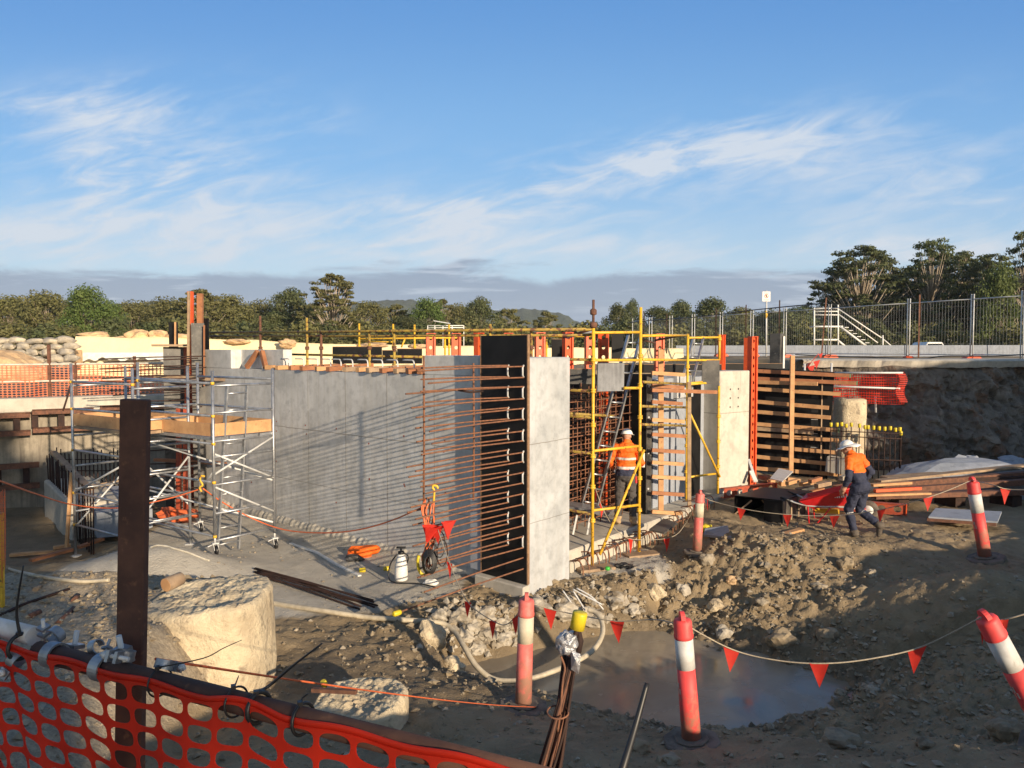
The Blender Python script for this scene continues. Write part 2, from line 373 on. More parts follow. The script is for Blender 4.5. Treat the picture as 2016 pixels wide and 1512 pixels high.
# ================================================================ GROUND
def S(a, b, x):
    t = np.clip((x-a)/(b-a), 0, 1); return t*t*(3-2*t)
def smin(a, b, k): h = np.clip(.5+.5*(b-a)/k, 0, 1); return b*(1-h)+a*h - k*h*(1-h)
POND_Z = -.90
POND = [(-.75, 9.75), (-.2, 10.05), (.35, 10.35), (.95, 10.75), (1.77, 11.05), (2.35, 10.9), (2.9, 10.35), (3.55, 9.8), (3.9, 9.3), (3.5, 8.8), (2.9, 8.42), (2.3, 8.25), (1.7, 8.22), (1.05, 8.6), (.55, 8.95), (0, 9.25), (-.5, 9.45)]
def poly_sd(X, Y, poly):
    d = np.full(X.shape, 1e9); ins = np.zeros(X.shape, bool); k = len(poly)
    for i in range(k):
        ax, ay = poly[i]; bx, by = poly[(i+1) % k]
        ex, ey = bx-ax, by-ay; t = np.clip(((X-ax)*ex+(Y-ay)*ey)/(ex*ex+ey*ey), 0, 1)
        d = np.minimum(d, np.hypot(X-ax-t*ex, Y-ay-t*ey))
        c = ((ay > Y) != (by > Y)) & (X < (bx-ax)*(Y-ay)/((by-ay) if by != ay else 1e-9)+ax); ins ^= c
    return np.where(ins, -d, d)
BANKP_Y = [-6, 0, 1, 2.5, 4, 5.5, 6.6, 7.6, 8.6]
BANKP_Z = [1.5, 1.5, 1.5, 1.0, .45, .05, -.18, -.30, -.32]
def height(X, Y):
    q = -.57*X+.82*Y; p = .82*X+.57*Y
    z = np.interp(np.where(X > 0, Y-.35*np.minimum(X, 5)*S(7.5, 4.5, Y), Y), BANKP_Y, BANKP_Z)
    zr = 1.55*S(0, 1, (X-.70*Y-1.2)/(.06*Y+3.2)); z = np.where(zr > .01, np.maximum(z, zr*S(16, 13, Y) - .3*(1-S(16, 13, Y))), z)
    z = np.where(q < 0, np.maximum(z, 1.5*S(.3, -.6, q)), z)
    z = z + np.where(zr > .5, .15*S(10.5, 11.5, p)*S(13.4, 12.6, p), 0)
    hp = np.interp(p, [-5, 2.5, 5, 7, 8.6, 10.3, 11.4, 12.2, 13.2, 18, 19.5], [1.55, 1.5, 1.0, .74, .74, 1.10, 1.50, 1.50, 1.34, 1.34, 9])  # crest heights of the unseen near bank, shaped to place its shadow edge
    z = np.where((q < 3.2) & (p > 2.5), np.minimum(z, hp-.24*q), z)
    # bench of broken concrete on the left
    bn = S(-2.75, -3.5, X)*S(4.0, 5.2, Y)*S(9.55, 9.1, Y)
    z = z*(1-bn) + np.maximum(z, .52)*bn
    # worked floor: the right half a little higher, the far left lower
    z = np.where(Y > 7, z + .24*S(2.6, 4.0, X)*S(11, 13.2, Y), z)
    z = z - .33*S(-7.0, -8.0, X)*S(12.2, 13.4, Y)
    z = z + .46*np.exp(-((X+5.6)/1.25)**2-((Y-11.9)/.75)**2)
    # ground climbing to the right
    z = z + .50*np.exp(-((X-6.5)/1.3)**2-((Y-10.2)/1.1)**2)
    # pit
    sd = poly_sd(X, Y, POND); ang = np.arctan2(Y-9.6, X-1.8)
    dirx, diry = np.cos(ang), np.sin(ang)
    sl = .5 + 1.1*S(.15, .9, -dirx)*S(-.35, .2, diry) + .9*S(.35, .8, diry)*S(.35, -.2, dirx)
    sl = np.where(dirx > .2, np.where(diry > 0, .44, .32), sl)
    pit = POND_Z - .03 + np.maximum(sd, 0)*sl + np.minimum(sd, 0)*.35 + np.maximum(sd-2.6, 0)*2.0
    z = smin(z, np.maximum(pit, POND_Z-.4), .10)
    # mound crest behind the pit
    z = z + .26*np.exp(-((X-4.4)/1.6)**2-((Y-12.5)/.7)**2)
    # road level beyond the excavation, its cut faces
    eb = Y - (21.2 + .35*np.sin(X*.9)); fr = S(7.6, 9.2, X); eb = eb - .45
    z = np.where((X > 5), z + (2.9-z)*S(-.6, 1.9, eb)*fr + (2.6-z)*S(26, 27, Y)*(1-fr), z)
    lf = S(-4.4, -5.2, X)
    yl = np.clip(18.95+(X+12.3)*.645, 16, 21); z = np.where(X < -4, z + (2.05-z)*S(-.05, .1, Y-yl)*lf + (2.3-z)*S(24, 25, Y)*(1-lf), z)
    z = np.where((X >= -4) & (X <= 5), z + (2.5-z)*S(26, 27, Y), z)
    # unseen high ground, added off to the right to shade the cut bank
    hr = S(0, 1, (X-.75*Y-3.2)/3.0)*S(1, 5, Y)*S(18.3, 20.3, p); z = np.where(hr > .01, np.maximum(z, 2.9*hr), z)
    hb = S(19.5, 20.8, p)*S(0.5, -3.5, q)*S(-22, -18, q); z = np.where(hb > .01, np.maximum(z, 6.3*hb), z)
    far = S(40, 90, np.hypot(X, Y)); z = z*(1-far) + 2.4*far
    return z
def axis(lo, hi, st, outs, ext=()):
    a = list(np.arange(lo, hi+1e-6, st)); s = st; x = hi
    for e, s2 in ext: q_ = list(np.arange(x+s2, e+1e-6, s2)); a += q_; x = a[-1]; s = s2
    while x < outs[1]: s *= 1.17; x += s; a.append(x)
    s = st; x = lo; pre = []
    while x > outs[0]: s *= 1.17; x -= s; pre.append(x)
    return np.array(pre[::-1]+a)
xs = axis(-7.6, 8.6, .045, (-1900, 1900), ((17.5, .13),)); ys = axis(4.6, 14.6, .045, (-500, 2500), ((20.4, .15), (23.6, .09)))
GX, GY = np.meshgrid(xs, ys); GZ = height(GX, GY); SD = poly_sd(GX, GY, POND)
# how clumpy the soil is at each place (1 = clods, 0 = smooth slurry floor)
def masks(X, Y):
    sd = poly_sd(X, Y, POND)
    clod = np.exp(-((X-4.0)/1.7)**2-((Y-11.9)/1.25)**2)*1.3 + S(1.9, .3, sd)*.75 + S(3.2, 4.5, X)*S(11, 9, Y)*.55
    clod = np.clip(clod, 0, 1.2)
    slur = S(-.2, -1.3, X)*S(9.5, 10.5, Y - .25*(X+3))*S(-7.4, -6.6, X)
    slur = np.maximum(slur, S(9.9, 10.6, Y)*S(2.9, 2.2, X)*S(13.8, 13.2, Y)*S(.2, .6, X))*S(.8, 1.3, sd)
    pale = np.maximum(slur, 1.0*np.exp(-((X+5.7)/1.5)**2-((Y-11.8)/.9)**2))
    wet = S(.9, .15, sd)*.8 + S(-3.0, -2.2, X)*S(.9, -.2, X)*S(6.8, 7.8, Y)*S(10.4, 9.2, Y - .12*X)*.75
    wet = np.maximum(wet, S(-7.2, -8.2, X)*S(12, 13, Y)*.8)
    grav = S(-2.6, -3.4, X)*S(9.8, 9.0, Y); grav = np.maximum(grav, 0)
    return clod, np.clip(pale, 0, 1), np.clip(wet, 0, 1), grav
CL, PA, WE, GR = masks(GX, GY)
NZ = np.zeros_like(GZ)
flat = NZ.ravel(); gx, gy, cl, pa, gr = GX.ravel(), GY.ravel(), CL.ravel(), PA.ravel(), GR.ravel()
near = (np.abs(gx) < 40) & (gy > 2.6) & (gy < 45)
for i in np.nonzero(near)[0]:
    x, y = gx[i], gy[i]; v = Vector((x, y, 0)); rough = (1-pa[i]*.85)
    h = .07*rough*noise.noise(v*.9) + .045*rough*noise.noise(v*2.3+Vector((5, 0, 0))) + .030*rough*noise.noise(v*6.1) + .022*(rough-.02)*noise.noise(v*13.0) + .011*(rough+.1)*noise.noise(v*25)
    c = cl[i]
    if c > .04:
        d1 = noise.voronoi(v*7.6+Vector((noise.noise(v*3)*.6, noise.noise(v*3+Vector((9, 9, 9)))*.6, 0)))[0]; d2 = noise.voronoi(v*14.5+Vector((3, 1, 0)))[0]
        k = .5+.8*max(0, .4+noise.noise(v*1.5+Vector((2, 8, 1))))
        h += c*k*(.17*max(0, .6-d1[0]) + .11*max(0, .55-d2[0]) - .07 + .07*noise.noise(v*4) + .05*noise.noise(v*9))
    if False: h += (.5*noise.noise(v*.7) + .42*noise.noise(v*1.7) + .30*abs(noise.noise(v*3.3)) + .2*noise.noise(v*6))*min(1, (y-20.6)*2)*max(0, min(1, (23.6-y)*1.2))
    if y > 20.2 and x > 5: h = min(h, 2.93-GZ.ravel()[i])
    flat[i] = h
GZ = GZ + NZ*S(.0, .15, SD + .3)
def ground_z(x, y):                                     # height of the finished sheet
    i = int(np.clip(np.searchsorted(xs, x)-1, 0, len(xs)-2)); j = int(np.clip(np.searchsorted(ys, y)-1, 0, len(ys)-2))
    a = (x-xs[i])/(xs[i+1]-xs[i]); b = (y-ys[j])/(ys[j+1]-ys[j])
    return float((GZ[j, i]*(1-a)+GZ[j, i+1]*a)*(1-b) + (GZ[j+1, i]*(1-a)+GZ[j+1, i+1]*a)*b)
def ground_hit(px, py):                                 # where the sight line of a pixel meets the ground
    d = ray(px, py); t0 = None; t = 2.0
    while t < 60:
        p = Vector((0, 0, EYE)) + d*t
        if p.z < ground_z(p.x, p.y): return p
        t += .03
    return p
nx, ny = len(xs), len(ys)
me = bpy.data.meshes.new('ground')
idx = np.arange(nx*ny).reshape(ny, nx)
fc = np.stack([idx[:-1, :-1], idx[:-1, 1:], idx[1:, 1:], idx[1:, :-1]], -1).reshape(-1, 4)
me.from_pydata(np.stack([GX, GY, GZ], -1).reshape(-1, 3), [], fc)
for nm, arr in (('pale', PA), ('wet', WE), ('gravel', GR), ('clod', CL), ('bank', S(20.3, 20.9, GY)*S(24, 23.2, GY)*S(7.2, 8.2, GX))):
    a = me.attributes.new(nm, 'FLOAT', 'POINT'); a.data.foreach_set('value', arr.ravel().astype(np.float32))
me.polygons.foreach_set('use_smooth', [True]*len(me.polygons))
m, t, b = new_mat('site_ground')
v = objco(t, False)
def att(nm):
    a = t.nodes.new('ShaderNodeAttribute'); a.attribute_name = nm; return N(a.outputs['Fac'])
nb = N.noise(v, .8, 7, .62, .3); nm_ = N.noise(v, 5, 8, .66); nf = N.noise(v, 26, 6, .65); vo = N.noise(v, 34, typ='ShaderNodeTexVoronoi')
c = N.mix(N.step(.35, .68, nb), (.33, .25, .152), (.215, .163, .10))
c = N.mix(N.step(.42, .68, nm_)*.55, c, (.39, .305, .195))
pl = N.mix(N.step(.36, .66, nb), (.52, .485, .42), (.40, .372, .32)); pl = N.mix(N.step(.45, .7, nm_)*.4, pl, (.31, .285, .245))
c = N.mix(N.step(.35, .65, att('pale') + (nm_-.5)*.55 + (nb-.5)*.3), c, pl)
gv = N.mix(N.step(.35, .65, nf), (.42, .35, .255), (.26, .215, .16)); c = N.mix(N.step(.3, .7, att('gravel')+(nm_-.5)*.4), c, gv)
wt = N.step(.3, .75, att('wet') + (nb-.5)*.7 + (nm_-.5)*.25)
c = N.mix(wt*.5, c, N.mix(N.step(.4, .6, nm_), (.085, .068, .048), (.115, .092, .064)))
rk = t.nodes.new('ShaderNodeTexVoronoi'); rk.inputs['Scale'].default_value = 2.3; t.links.new((N.noise(v, 3, 4, .6)*.5).s, rk.inputs['Randomness'])
vd = t.nodes.new('ShaderNodeVectorMath'); vd.operation = 'ADD'; t.links.new(v.s, vd.inputs[0]); t.links.new((N.noise(v, 2.4, 5, .6)*.9).s, vd.inputs[1]); t.links.new(vd.outputs[0], rk.inputs['Vector']); rk.inputs['Randomness'].default_value = 1
rx, ry, rz = N.sep(N(rk.outputs['Color'])); rc = N.mix(N.step(.2, .8, rx), (.075, .062, .052), (.33, .285, .235)); rc = N.mix(N.step(.62, .9, ry)*.8, rc, (.22, .12, .07)); rc = N.mix(N.step(.4, .7, nm_)*.5, rc, (.16, .135, .11))
c = N.mix(att('bank')*N.step(.25, .6, nb+(nm_-.5)*.6), c, rc)
c = N.mix(N.step(.55, .72, nf)*.3, c, (.36, .32, .255))
c = N.mix(N.step(.09, .02, vo)*.35, c, (.44, .41, .35))
t.links.new(c.s, b.inputs['Base Color'])
t.links.new((0.92 - wt*.22).s, b.inputs['Roughness']); b.inputs['Specular IOR Level'].default_value = .3
bump(t, b, nm_*.35 + nf*.5 + N.noise(v, 80, 4, .6)*.3, .95, .045)
me.materials.append(m)
gr_ = bpy.data.objects.new('ground', me); COL.objects.link(gr_); tag(gr_, kind='structure')

# muddy pond
m, t, b = new_mat('muddy_water'); v = objco(t, False)
c = N.mix(N.step(.35, .65, N.noise(v, 1.3, 6, .6, .6)), (.29, .25, .19), (.225, .19, .145))
t.links.new(c.s, b.inputs['Base Color']); b.inputs['Specular IOR Level'].default_value = .30
rg = N.step(.36, .62, N.noise(v, .9, 5, .55, .5))*.26 + .06; t.links.new(rg.s, b.inputs['Roughness'])
bump(t, b, N.noise(v, 7, 4, .5), .05, .01)
M['water'] = m
mb = MB(); cx, cy = 1.6, 9.6
pp = [(cx+(x-cx)*1.22, cy+(y-cy)*1.22, POND_Z) for x, y in POND]
mb.add(pp, [tuple(reversed(range(len(pp))))] if False else [tuple(range(len(pp)))])
w = mb.build('water', 'water'); tag(w, kind='structure')
if w.data.polygons[0].normal.z < 0: w.data.flip_normals()

# loose gravel and clods
mb = MB(); rr = random.Random(3)
def pebble(mb, x, y, s, m=0):
    z = ground_z(x, y); bm = [Vector((rr.uniform(-1, 1), rr.uniform(-1, 1), rr.uniform(-1, 1))).normalized() for _ in range(1)]
    a = rr.uniform(0, 6.3); q = Matrix.Rotation(a, 3, 'Z') @ Matrix.Rotation(rr.uniform(-.6, .6), 3, 'X')
    vs = []
    for i in range(6):
        d = [(1, 0, 0), (-1, 0, 0), (0, 1, 0), (0, -1, 0), (0, 0, 1), (0, 0, -1)][i]
        k = s*rr.uniform(.6, 1.25); vs.append(Vector((x, y, z+s*.25)) + q @ Vector((d[0]*k*1.2, d[1]*k, d[2]*k*.75)))
    e = [vs[0]*.5+vs[2]*.5+(vs[4]-vs[5])*.12, vs[1]*.5+vs[3]*.5+(vs[4]-vs[5])*.12, vs[0]*.5+vs[3]*.5, vs[1]*.5+vs[2]*.5]
    mb.add(vs+e, [(0, 6, 4), (6, 2, 4), (2, 9, 4), (9, 1, 4), (1, 7, 4), (7, 3, 4), (3, 8, 4), (8, 0, 4), (0, 5, 6), (6, 5, 2), (2, 5, 9), (9, 5, 1), (1, 5, 7), (7, 5, 3), (3, 5, 8), (8, 5, 0)], m)
cnt = 0
while cnt < 12000:
    x, y = rr.uniform(-7.4, 8.4), rr.uniform(4.7, 15); sd1 = poly_sd(np.array([x]), np.array([y]), POND)[0]
    if sd1 < .12: continue
    c_, p_, w_, g_ = (float(k[0]) for k in masks(np.array([x]), np.array([y])))
    if rr.random() > .10 + .75*c_ + .6*g_ + .25*(y < 9) - .35*p_: continue
    s = .010 + .035*rr.random()**4 + .03*c_*rr.random()**2
    pebble(mb, x, y, s, 1 if p_ > .5 or rr.random() < .25 else 0); cnt += 1
for i in range(420):
    px, py = rr.gauss(945, 42), rr.gauss(1238, 26); pebble(mb, *(ground_hit(px, py).xy), .02+.075*rr.random()**2.2, 2 if rr.random() < .7 else 1)
for i in range(420):
    pebble(mb, rr.uniform(-6.5, -.4), rr.uniform(10.2, 14.5), .008+.022*rr.random()**3, 1)
for i in range(260):
    px, py = rr.uniform(1050, 1270), rr.gauss(1190, 24); pebble(mb, *(ground_hit(px, py).xy), .02+.06*rr.random()**2.2, 2 if rr.random() < .5 else 0)
M['clodsoil'] = mat('clod_soil', (.31, .25, .165), (.21, .165, .11), 9, bmp=.6, bsc=40, bdist=.01)
M['stone'] = mat('pale_stone', (.36, .31, .235), (.25, .21, .155), 9, bmp=.5, bsc=30, bdist=.01)
o = mb.build('gravel', ['clodsoil', 'stone', 'rubble']); tag(o, 'loose gravel and small clods of soil scattered over the site floor', 'gravel', kind='stuff')

# ---- rocks one can count
def rock(px, py, r, lab, matn='stone', sd=0, sq=.75, grp='rocks lying around the pit', amp=.3, cat='rock', name='rock', sink=.35):
    p = ground_hit(px, py); mb = MB(); r *= .74
    mb.blob((p.x, p.y, ground_z(p.x, p.y)+r*sq*(1-sink)*.6), (r, r*.85, r*sq), sd, 3, amp, 1.3)
    return tag(mb.build(name, matn), lab, cat, grp)
rock(1393, 1110, .15, 'pale pointed rock beside the base of the far red bollard', sd=1, sq=1.0)
rock(1665, 1117, .16, 'brown boulder of soil lying high on the clod slope', 'clodsoil', 2, .9)
rock(1715, 1135, .12, 'small grey rock in shade at the right of the clod slope', 'stone', 3)
rock(1612, 1158, .15, 'flat pale slab of rock half way down the clod slope', 'stone', 4, .5)
rock(1500, 1190, .12, 'white stone in the shaded foot of the clod slope', 'stone', 5)
rock(1425, 1258, .16, 'grey block at the far edge of the muddy pond', 'rubble', 6, .9)
rock(1540, 1270, .25, 'dark lump of earth above the right end of the pond', 'clodsoil', 7, .7)
rock(1630, 1262, .2, 'dark rock in the hollow under the hanging middle flag', 'clodsoil', 8, .8)
rock(1720, 1362, .13, 'flat white stone below the right flag of the near string', 'stone', 9, .35)
rock(1655, 1370, .10, 'round rock at the right shore of the pond', 'stone', 10)
rock(1560, 1398, .09, 'grey pebble rock at the lower right shore of the pond', 'stone', 11)
rock(1600, 1385, .11, 'earthy rock between two stones on the right shore of the pond', 'clodsoil', 12)
rock(1980, 1448, .17, 'tan rock beside the foot of the leaning front bollard', 'clodsoil', 13, .9)
rock(1655, 1468, .26, 'broad flat rock set in the near ground right of the front bollard', 'clodsoil', 14, .45)
rock(1820, 1470, .10, 'brown rock in the wheel rut at the lower right', 'clodsoil', 15)
rock(1256, 1478, .12, 'yellowish clod near the black cable tie tail', 'clodsoil', 16)
rock(1320, 1500, .09, 'small tan rock at the bottom edge left of the front bollard base', 'stone', 17)
rock(1290, 1180, .2, 'tan boulder stuck in the cut bank below the slab edge', 'pile', 18, .9)
rock(1345, 1168, .17, 'rough pale rock at the top of the pit bank left of the clods', 'rubble', 19, .8)
rock(1408, 1205, .17, 'tan rock on the pit bank above the front red bollard', 'pile', 20, .8)
rock(1440, 1150, .13, 'orange tinged broken rock at the left foot of the clod slope', 'sandrock', 21, .7)
rock(890, 1318, .19, 'tan rock at the end of the low soil ledge beside the hose', 'pile', 22, .7)
rock(850, 1270, .26, 'sunlit ledge of tan rock left of the pale hose', 'pile', 23, 1.0)
rock(865, 1218, .14, 'pale lump at the left end of the broken concrete heap', 'rubble', 24)
for i, (px, py, r, w_) in enumerate([(905, 1222, .13, 'white angular chunk beside the small red flag'), (930, 1240, .12, 'grey chunk with a dark shaded side'), (955, 1222, .15, 'largest pale chunk at the top of the heap'), (985, 1235, .12, 'chunk nearest the concrete plinth'), (915, 1262, .11, 'rounded lump low in the heap'), (960, 1262, .13, 'flat slab shaped lump under the second flag'), (990, 1268, .12, 'lump beside the left bollard'), (935, 1285, .12, 'soil stained lump at the waterline'), (1055, 1205, .2, 'big grey block under the column foot'), (1110, 1215, .22, 'whitish broken block behind the string flag'), (1165, 1225, .2, 'cracked grey block behind the yellow cap'), (1210, 1190, .18, 'slab edge fragment right of the bent wire'), (880, 1245, .09, 'small pale chip at the left of the heap'), (1245, 1210, .13, 'brown stained block near the right flag')]):
    rock(px, py, r*1.3, w_ + ' of broken concrete', 'rubble', 40+i, .7, 'broken concrete pieces at the pit edge', .38, 'concrete chunk', 'concrete_chunk')

# ---- far hills
def hills(name, Y, pts, depth, matn):
    mb = MB(); k = 150; rows = 12; x0, x1 = pts[0][0], pts[-1][0]; vs = []
    for j in range(rows):
        f = j/(rows-1)
        for i in range(k):
            px = x0+(x1-x0)*i/(k-1); top_ = np.interp(px, [a for a, _ in pts], [b for _, b in pts])
            yy = Y + depth*(f-.5)*2; h = (P(px, top_, Y).z-2.0)*math.sin(math.pi*f)
            x = P(px, 690, Y).x; h *= 1+.05*noise.noise(Vector((x*.01, yy*.01, 0)))
            h += (noise.noise(Vector((x*.07, yy*.07, 3)))*4 + noise.noise(Vector((x*.16, yy*.16, 3)))*3)*min(1, h/20)
            vs.append((x, yy, 2.0+h))
    fs = [(j*k+i, j*k+i+1, (j+1)*k+i+1, (j+1)*k+i) for j in range(rows-1) for i in range(k-1)]
    mb.add(vs, fs, 0, True); o = mb.build(name, matn); tag(o, kind='structure'); return o
m, t, b = new_mat('forested_hill'); v = objco(t, False)
c = N.mix(N.step(.35, .65, N.noise(v, .05, 8, .75)), (.12, .14, .10), (.07, .09, .07)); t.links.new(c.s, b.inputs['Base Color']); b.inputs['Roughness'].default_value = 1; b.inputs['Specular IOR Level'].default_value = 0
bump(t, b, N.noise(v, .09, 6, .7), 1, 8); M['hill'] = m
hills('hills', 1500, [(560, 690), (640, 640), (690, 604), (750, 594), (800, 592), (850, 598), (900, 606), (940, 604), (985, 610), (1030, 608), (1075, 612), (1110, 622), (1140, 640), (1190, 672), (1300, 690)], 380, 'hill')
hills('hills', 1300, [(-500, 640), (-300, 612), (-100, 596), (0, 592), (200, 600), (330, 596), (480, 606), (620, 640), (760, 690)], 300, 'hill')
hills('hills', 1250, [(1120, 690), (1250, 660), (1450, 640), (1700, 600), (2000, 580), (2300, 570), (2600, 640)], 300, 'hill')

# ---- trees
def make_tree(name, h, rad, style, leafm, seed, nclump, per, leaf):
    r = random.Random(seed); root = thing(name, None, 'tree')
    tr = MB(); cr = MB()
    th = h*(.62 if style != 'bush' else .4)
    tp = [Vector((0, 0, -.3))]
    for i in range(1, 6): tp.append(Vector((r.uniform(-.05, .05)*h*.4*i/5, r.uniform(-.05, .05)*h*.4*i/5, th*1.25*i/5)))
    tr.path(tp, [h*.022*(1-.16*i) for i in range(6)], 7)
    ends = []
    for i in range(nclump):
        f = (i+.5)/nclump
        if style == 'gum':                              # tall, layered umbrella clumps
            z = h*(.28 + .70*f); rr_ = rad*(.30+.75*math.sin(math.pi*min(1, (f*.80+.18))))*r.uniform(.35, 1.05)
            cs = rad*r.uniform(.13, .25); fl = .40
        elif style == 'umb':
            z = h*(.53+.44*f); rr_ = rad*r.uniform(.1, 1)*(.30 if f < .34 else math.sin(math.pi*(.12+.75*f))); cs = rad*(.16 if f < .34 else .25); fl = .5
        elif style == 'round':
            z = h*(.22+.74*f); rr_ = rad*math.sqrt(max(.05, 1-(1.85*f-.85)**2))*r.uniform(.3, .95); cs = rad*r.uniform(.26, .42); fl = .72
        else:
            z = h*(.08+.84*f); rr_ = rad*math.sqrt(max(.08, 1-(1.3*f-.35)**2))*r.uniform(.2, .95); cs = rad*r.uniform(.28, .45); fl = .85
        a = r.uniform(0, 6.283); c = Vector((math.cos(a)*rr_, math.sin(a)*rr_, z)); ends.append(c)
        k = min(5, max(1, int((z*.62)/(th*1.25)*5))); s0 = tp[k]
        mid = s0.lerp(c, .55) + Vector((0, 0, -.03*h))
        if i % (1 if style != 'bush' else 3) == 0: tr.path([s0, mid, c], [h*.0065, h*.004, h*.0015], 5)
        for _ in range(per):
            d = Vector((r.gauss(0, 1), r.gauss(0, 1), r.gauss(0, 1))).normalized(); q = r.random()**.45
            p = c + Vector((d.x*cs, d.y*cs, d.z*cs*fl))*q*(1+.25*noise.noise(d*2+c))
            n_ = (d + Vector((r.uniform(-1, 1), r.uniform(-1, 1), r.uniform(-.4, 1)))*.9).normalized()
            t1 = n_.orthogonal().normalized(); t1 = Matrix.Rotation(r.uniform(0, 6.28), 3, n_) @ t1; t2 = n_.cross(t1)
            l = leaf*r.uniform(.6, 1.4); w_ = l*r.uniform(.45, .8)
            cr.add([p-t1*l, p-t2*w_+t1*l*.1, p+t1*l, p+t2*w_-t1*l*.2], [(0, 1, 2, 3)])
    tr.build('trunk', 'bark', root); cr.build('crown', leafm, root)
    return root
PROTO = {
 'gum': [make_tree('eucalyptus_tree', 16, 5.2, 'gum', 'leafdark', 11+i, 120, 84, .17) for i in range(2)],
 'mid': [make_tree('broadleaf_tree', 9, 4.2, ['round', 'round', 'gum'][i], 'leafolive', 31+i, 66, 140, .155) for i in range(3)],
 'green': [make_tree('broadleaf_tree', 9, 4.0, 'round', 'leafgreen', 51, 60, 150, .155)],
 'tall': [make_tree('eucalyptus_tree', 13, 3.6, 'gum', 'leafolive', 71, 110, 95, .15)],
 'dark': [make_tree('broadleaf_tree', 9, 4.2, 'round', 'leafdark', 91, 60, 150, .155)],
 'bush': [make_tree('bush', 4, 2.6, 'bush', 'leafolive', 111, 16, 110, .17), make_tree('bush', 4, 2.6, 'bush', 'leafdark', 112, 16, 110, .17)],
}
DIM = {'gum': (16, 5.2), 'mid': (9, 4.2), 'green': (9, 4.0), 'tall': (13, 3.6), 'dark': (9, 4.2), 'bush': (4, 2.6)}
used_proto = set()
def tree(kind, px, top, wpx, Y, label, group):
    v = rnd.choice(PROTO[kind])
    if v.name in used_proto: o = copy_tree(v)
    else: o = v; used_proto.add(v.name)
    h0, r0 = DIM[kind]; b = P(px, 690, Y); zg = 2.4
    sz = (P(px, top-6, Y).z-zg)/h0/1.0; sx = (wpx*1.12/F*Y)/(2*r0*1.08)
    o.location = (b.x, b.y, zg); o.scale = (sx, sx, sz); o.rotation_euler = (0, 0, rnd.uniform(0, 6.28))
    o['label'] = label; o['group'] = group; o['category'] = 'bush' if kind == 'bush' else 'tree'
    return o
GL = 'trees of the olive green treeline'
LT = 'olive green tree in the long treeline behind the sandstone bags and cream wall'
for px, top_, w, Y in [(-60, 588, 150, 92), (20, 592, 120, 90), (92, 584, 130, 88), (260, 602, 110, 96), (335, 596, 110, 92), (300, 606, 90, 104), (460, 590, 110, 92), (515, 602, 90, 96), (720, 602, 90, 96), (780, 606, 95, 100), (905, 608, 75, 110), (1000, 614, 80, 112), (1075, 620, 75, 112), (55, 600, 110, 104), (420, 598, 100, 106), (620, 606, 90, 106), (-150, 590, 150, 92)]:
    tree('mid', px, top_, w, Y, LT, GL)
tree('green', 172, 573, 110, 74, 'bright green dense tree standing out in front of the olive treeline', GL)
tree('green', 842, 596, 85, 95, 'light green round tree left of the far scaffold hut', GL)
tree('green', 215, 600, 70, 78, 'smaller bright green tree at the right side of the dense green one', GL)
tree('mid', 395, 577, 130, 84, 'broad olive tree right behind the tall orange timber post', GL)
tree('dark', 575, 577, 105, 90, 'dark greyish tree just left of the tallest olive tree', GL)
tree('tall', 655, 545, 115, 80, 'tallest feathery olive tree rising above the treeline', GL)
tree('tall', 868, 594, 60, 100, 'slim tree with bare pale branches beside the light green round tree', GL)
tree('dark', 946, 594, 80, 100, 'dark rounded tree in front of the wooded hill', GL)
tree('dark', 540, 622, 90, 84, 'dark shaded tree low behind the rusty scaffold posts', GL)
tree('dark', 800, 630, 110, 90, 'low dark tree in front of the hill and treeline', GL)
GM = 'trees behind the temporary fence'
for px, top_, w, Y, l in [(1215, 606, 60, 100, 'narrow dark tree right of the rusted jack post'), (1245, 598, 45, 104, 'thin tree top beside the yellow scaffold standard'), (1295, 612, 90, 96, 'rounded tree behind the first temporary fence panels'), (1340, 600, 70, 100, 'bushy tree between two pale fence posts'), (1400, 595, 100, 92, 'umbrella shaped tree at the middle of the fence line'), (1460, 613, 80, 92, 'olive tree left of the white warning sign'), (1515, 618, 90, 84, 'tree right behind the warning sign pole'), (1570, 612, 110, 80, 'round sunlit tree left of the white stair tower')]:
    tree('dark' if px != 1460 else 'mid', px, top_, w, Y, l, GM)
GR_ = 'tall eucalyptus trees at the right'
for px, top_, w, Y, l in [(1692, 490, 175, 88, 'tall layered eucalyptus above the white stair tower'), (1755, 560, 130, 92, 'lower eucalyptus in the gap right of the stair tower tree'), (1640, 580, 90, 92, 'small eucalyptus at the left edge of the tall group'), (1832, 476, 120, 86, 'pointed eucalyptus with the highest thin top in the right group'), (1880, 500, 110, 90, 'airy eucalyptus right of the pointed one'), (1928, 520, 90, 84, 'shorter eucalyptus in front of the airy one'), (2016, 458, 120, 76, 'eucalyptus cut by the right edge of the picture'), (2080, 440, 150, 78, 'eucalyptus mostly outside the right edge'), (1655, 535, 115, 96, 'dim eucalyptus at the back left of the tall group'), (1725, 512, 125, 98, 'dim eucalyptus behind the one above the stair tower'), (1790, 530, 120, 98, 'dim eucalyptus filling the gap left of the pointed one'), (1855, 505, 120, 99, 'dim eucalyptus behind the pointed and airy ones'), (1955, 505, 130, 97, 'dim eucalyptus behind the pyramid shaped green tree')]:
    tree('gum', px, top_, w, Y, l, GR_)
tree('green', 1965, 528, 85, 72, 'dense pyramid shaped green tree among the tall eucalyptus', GR_)
tree('dark', 1850, 560, 200, 92, 'dark dense tree filling the base of the tall right group', GR_)
tree('dark', 1720, 600, 160, 96, 'dark dense tree behind the white stair rails', GR_)
tree('dark', 1990, 570, 160, 84, 'dark dense tree low at the right edge', GR_)
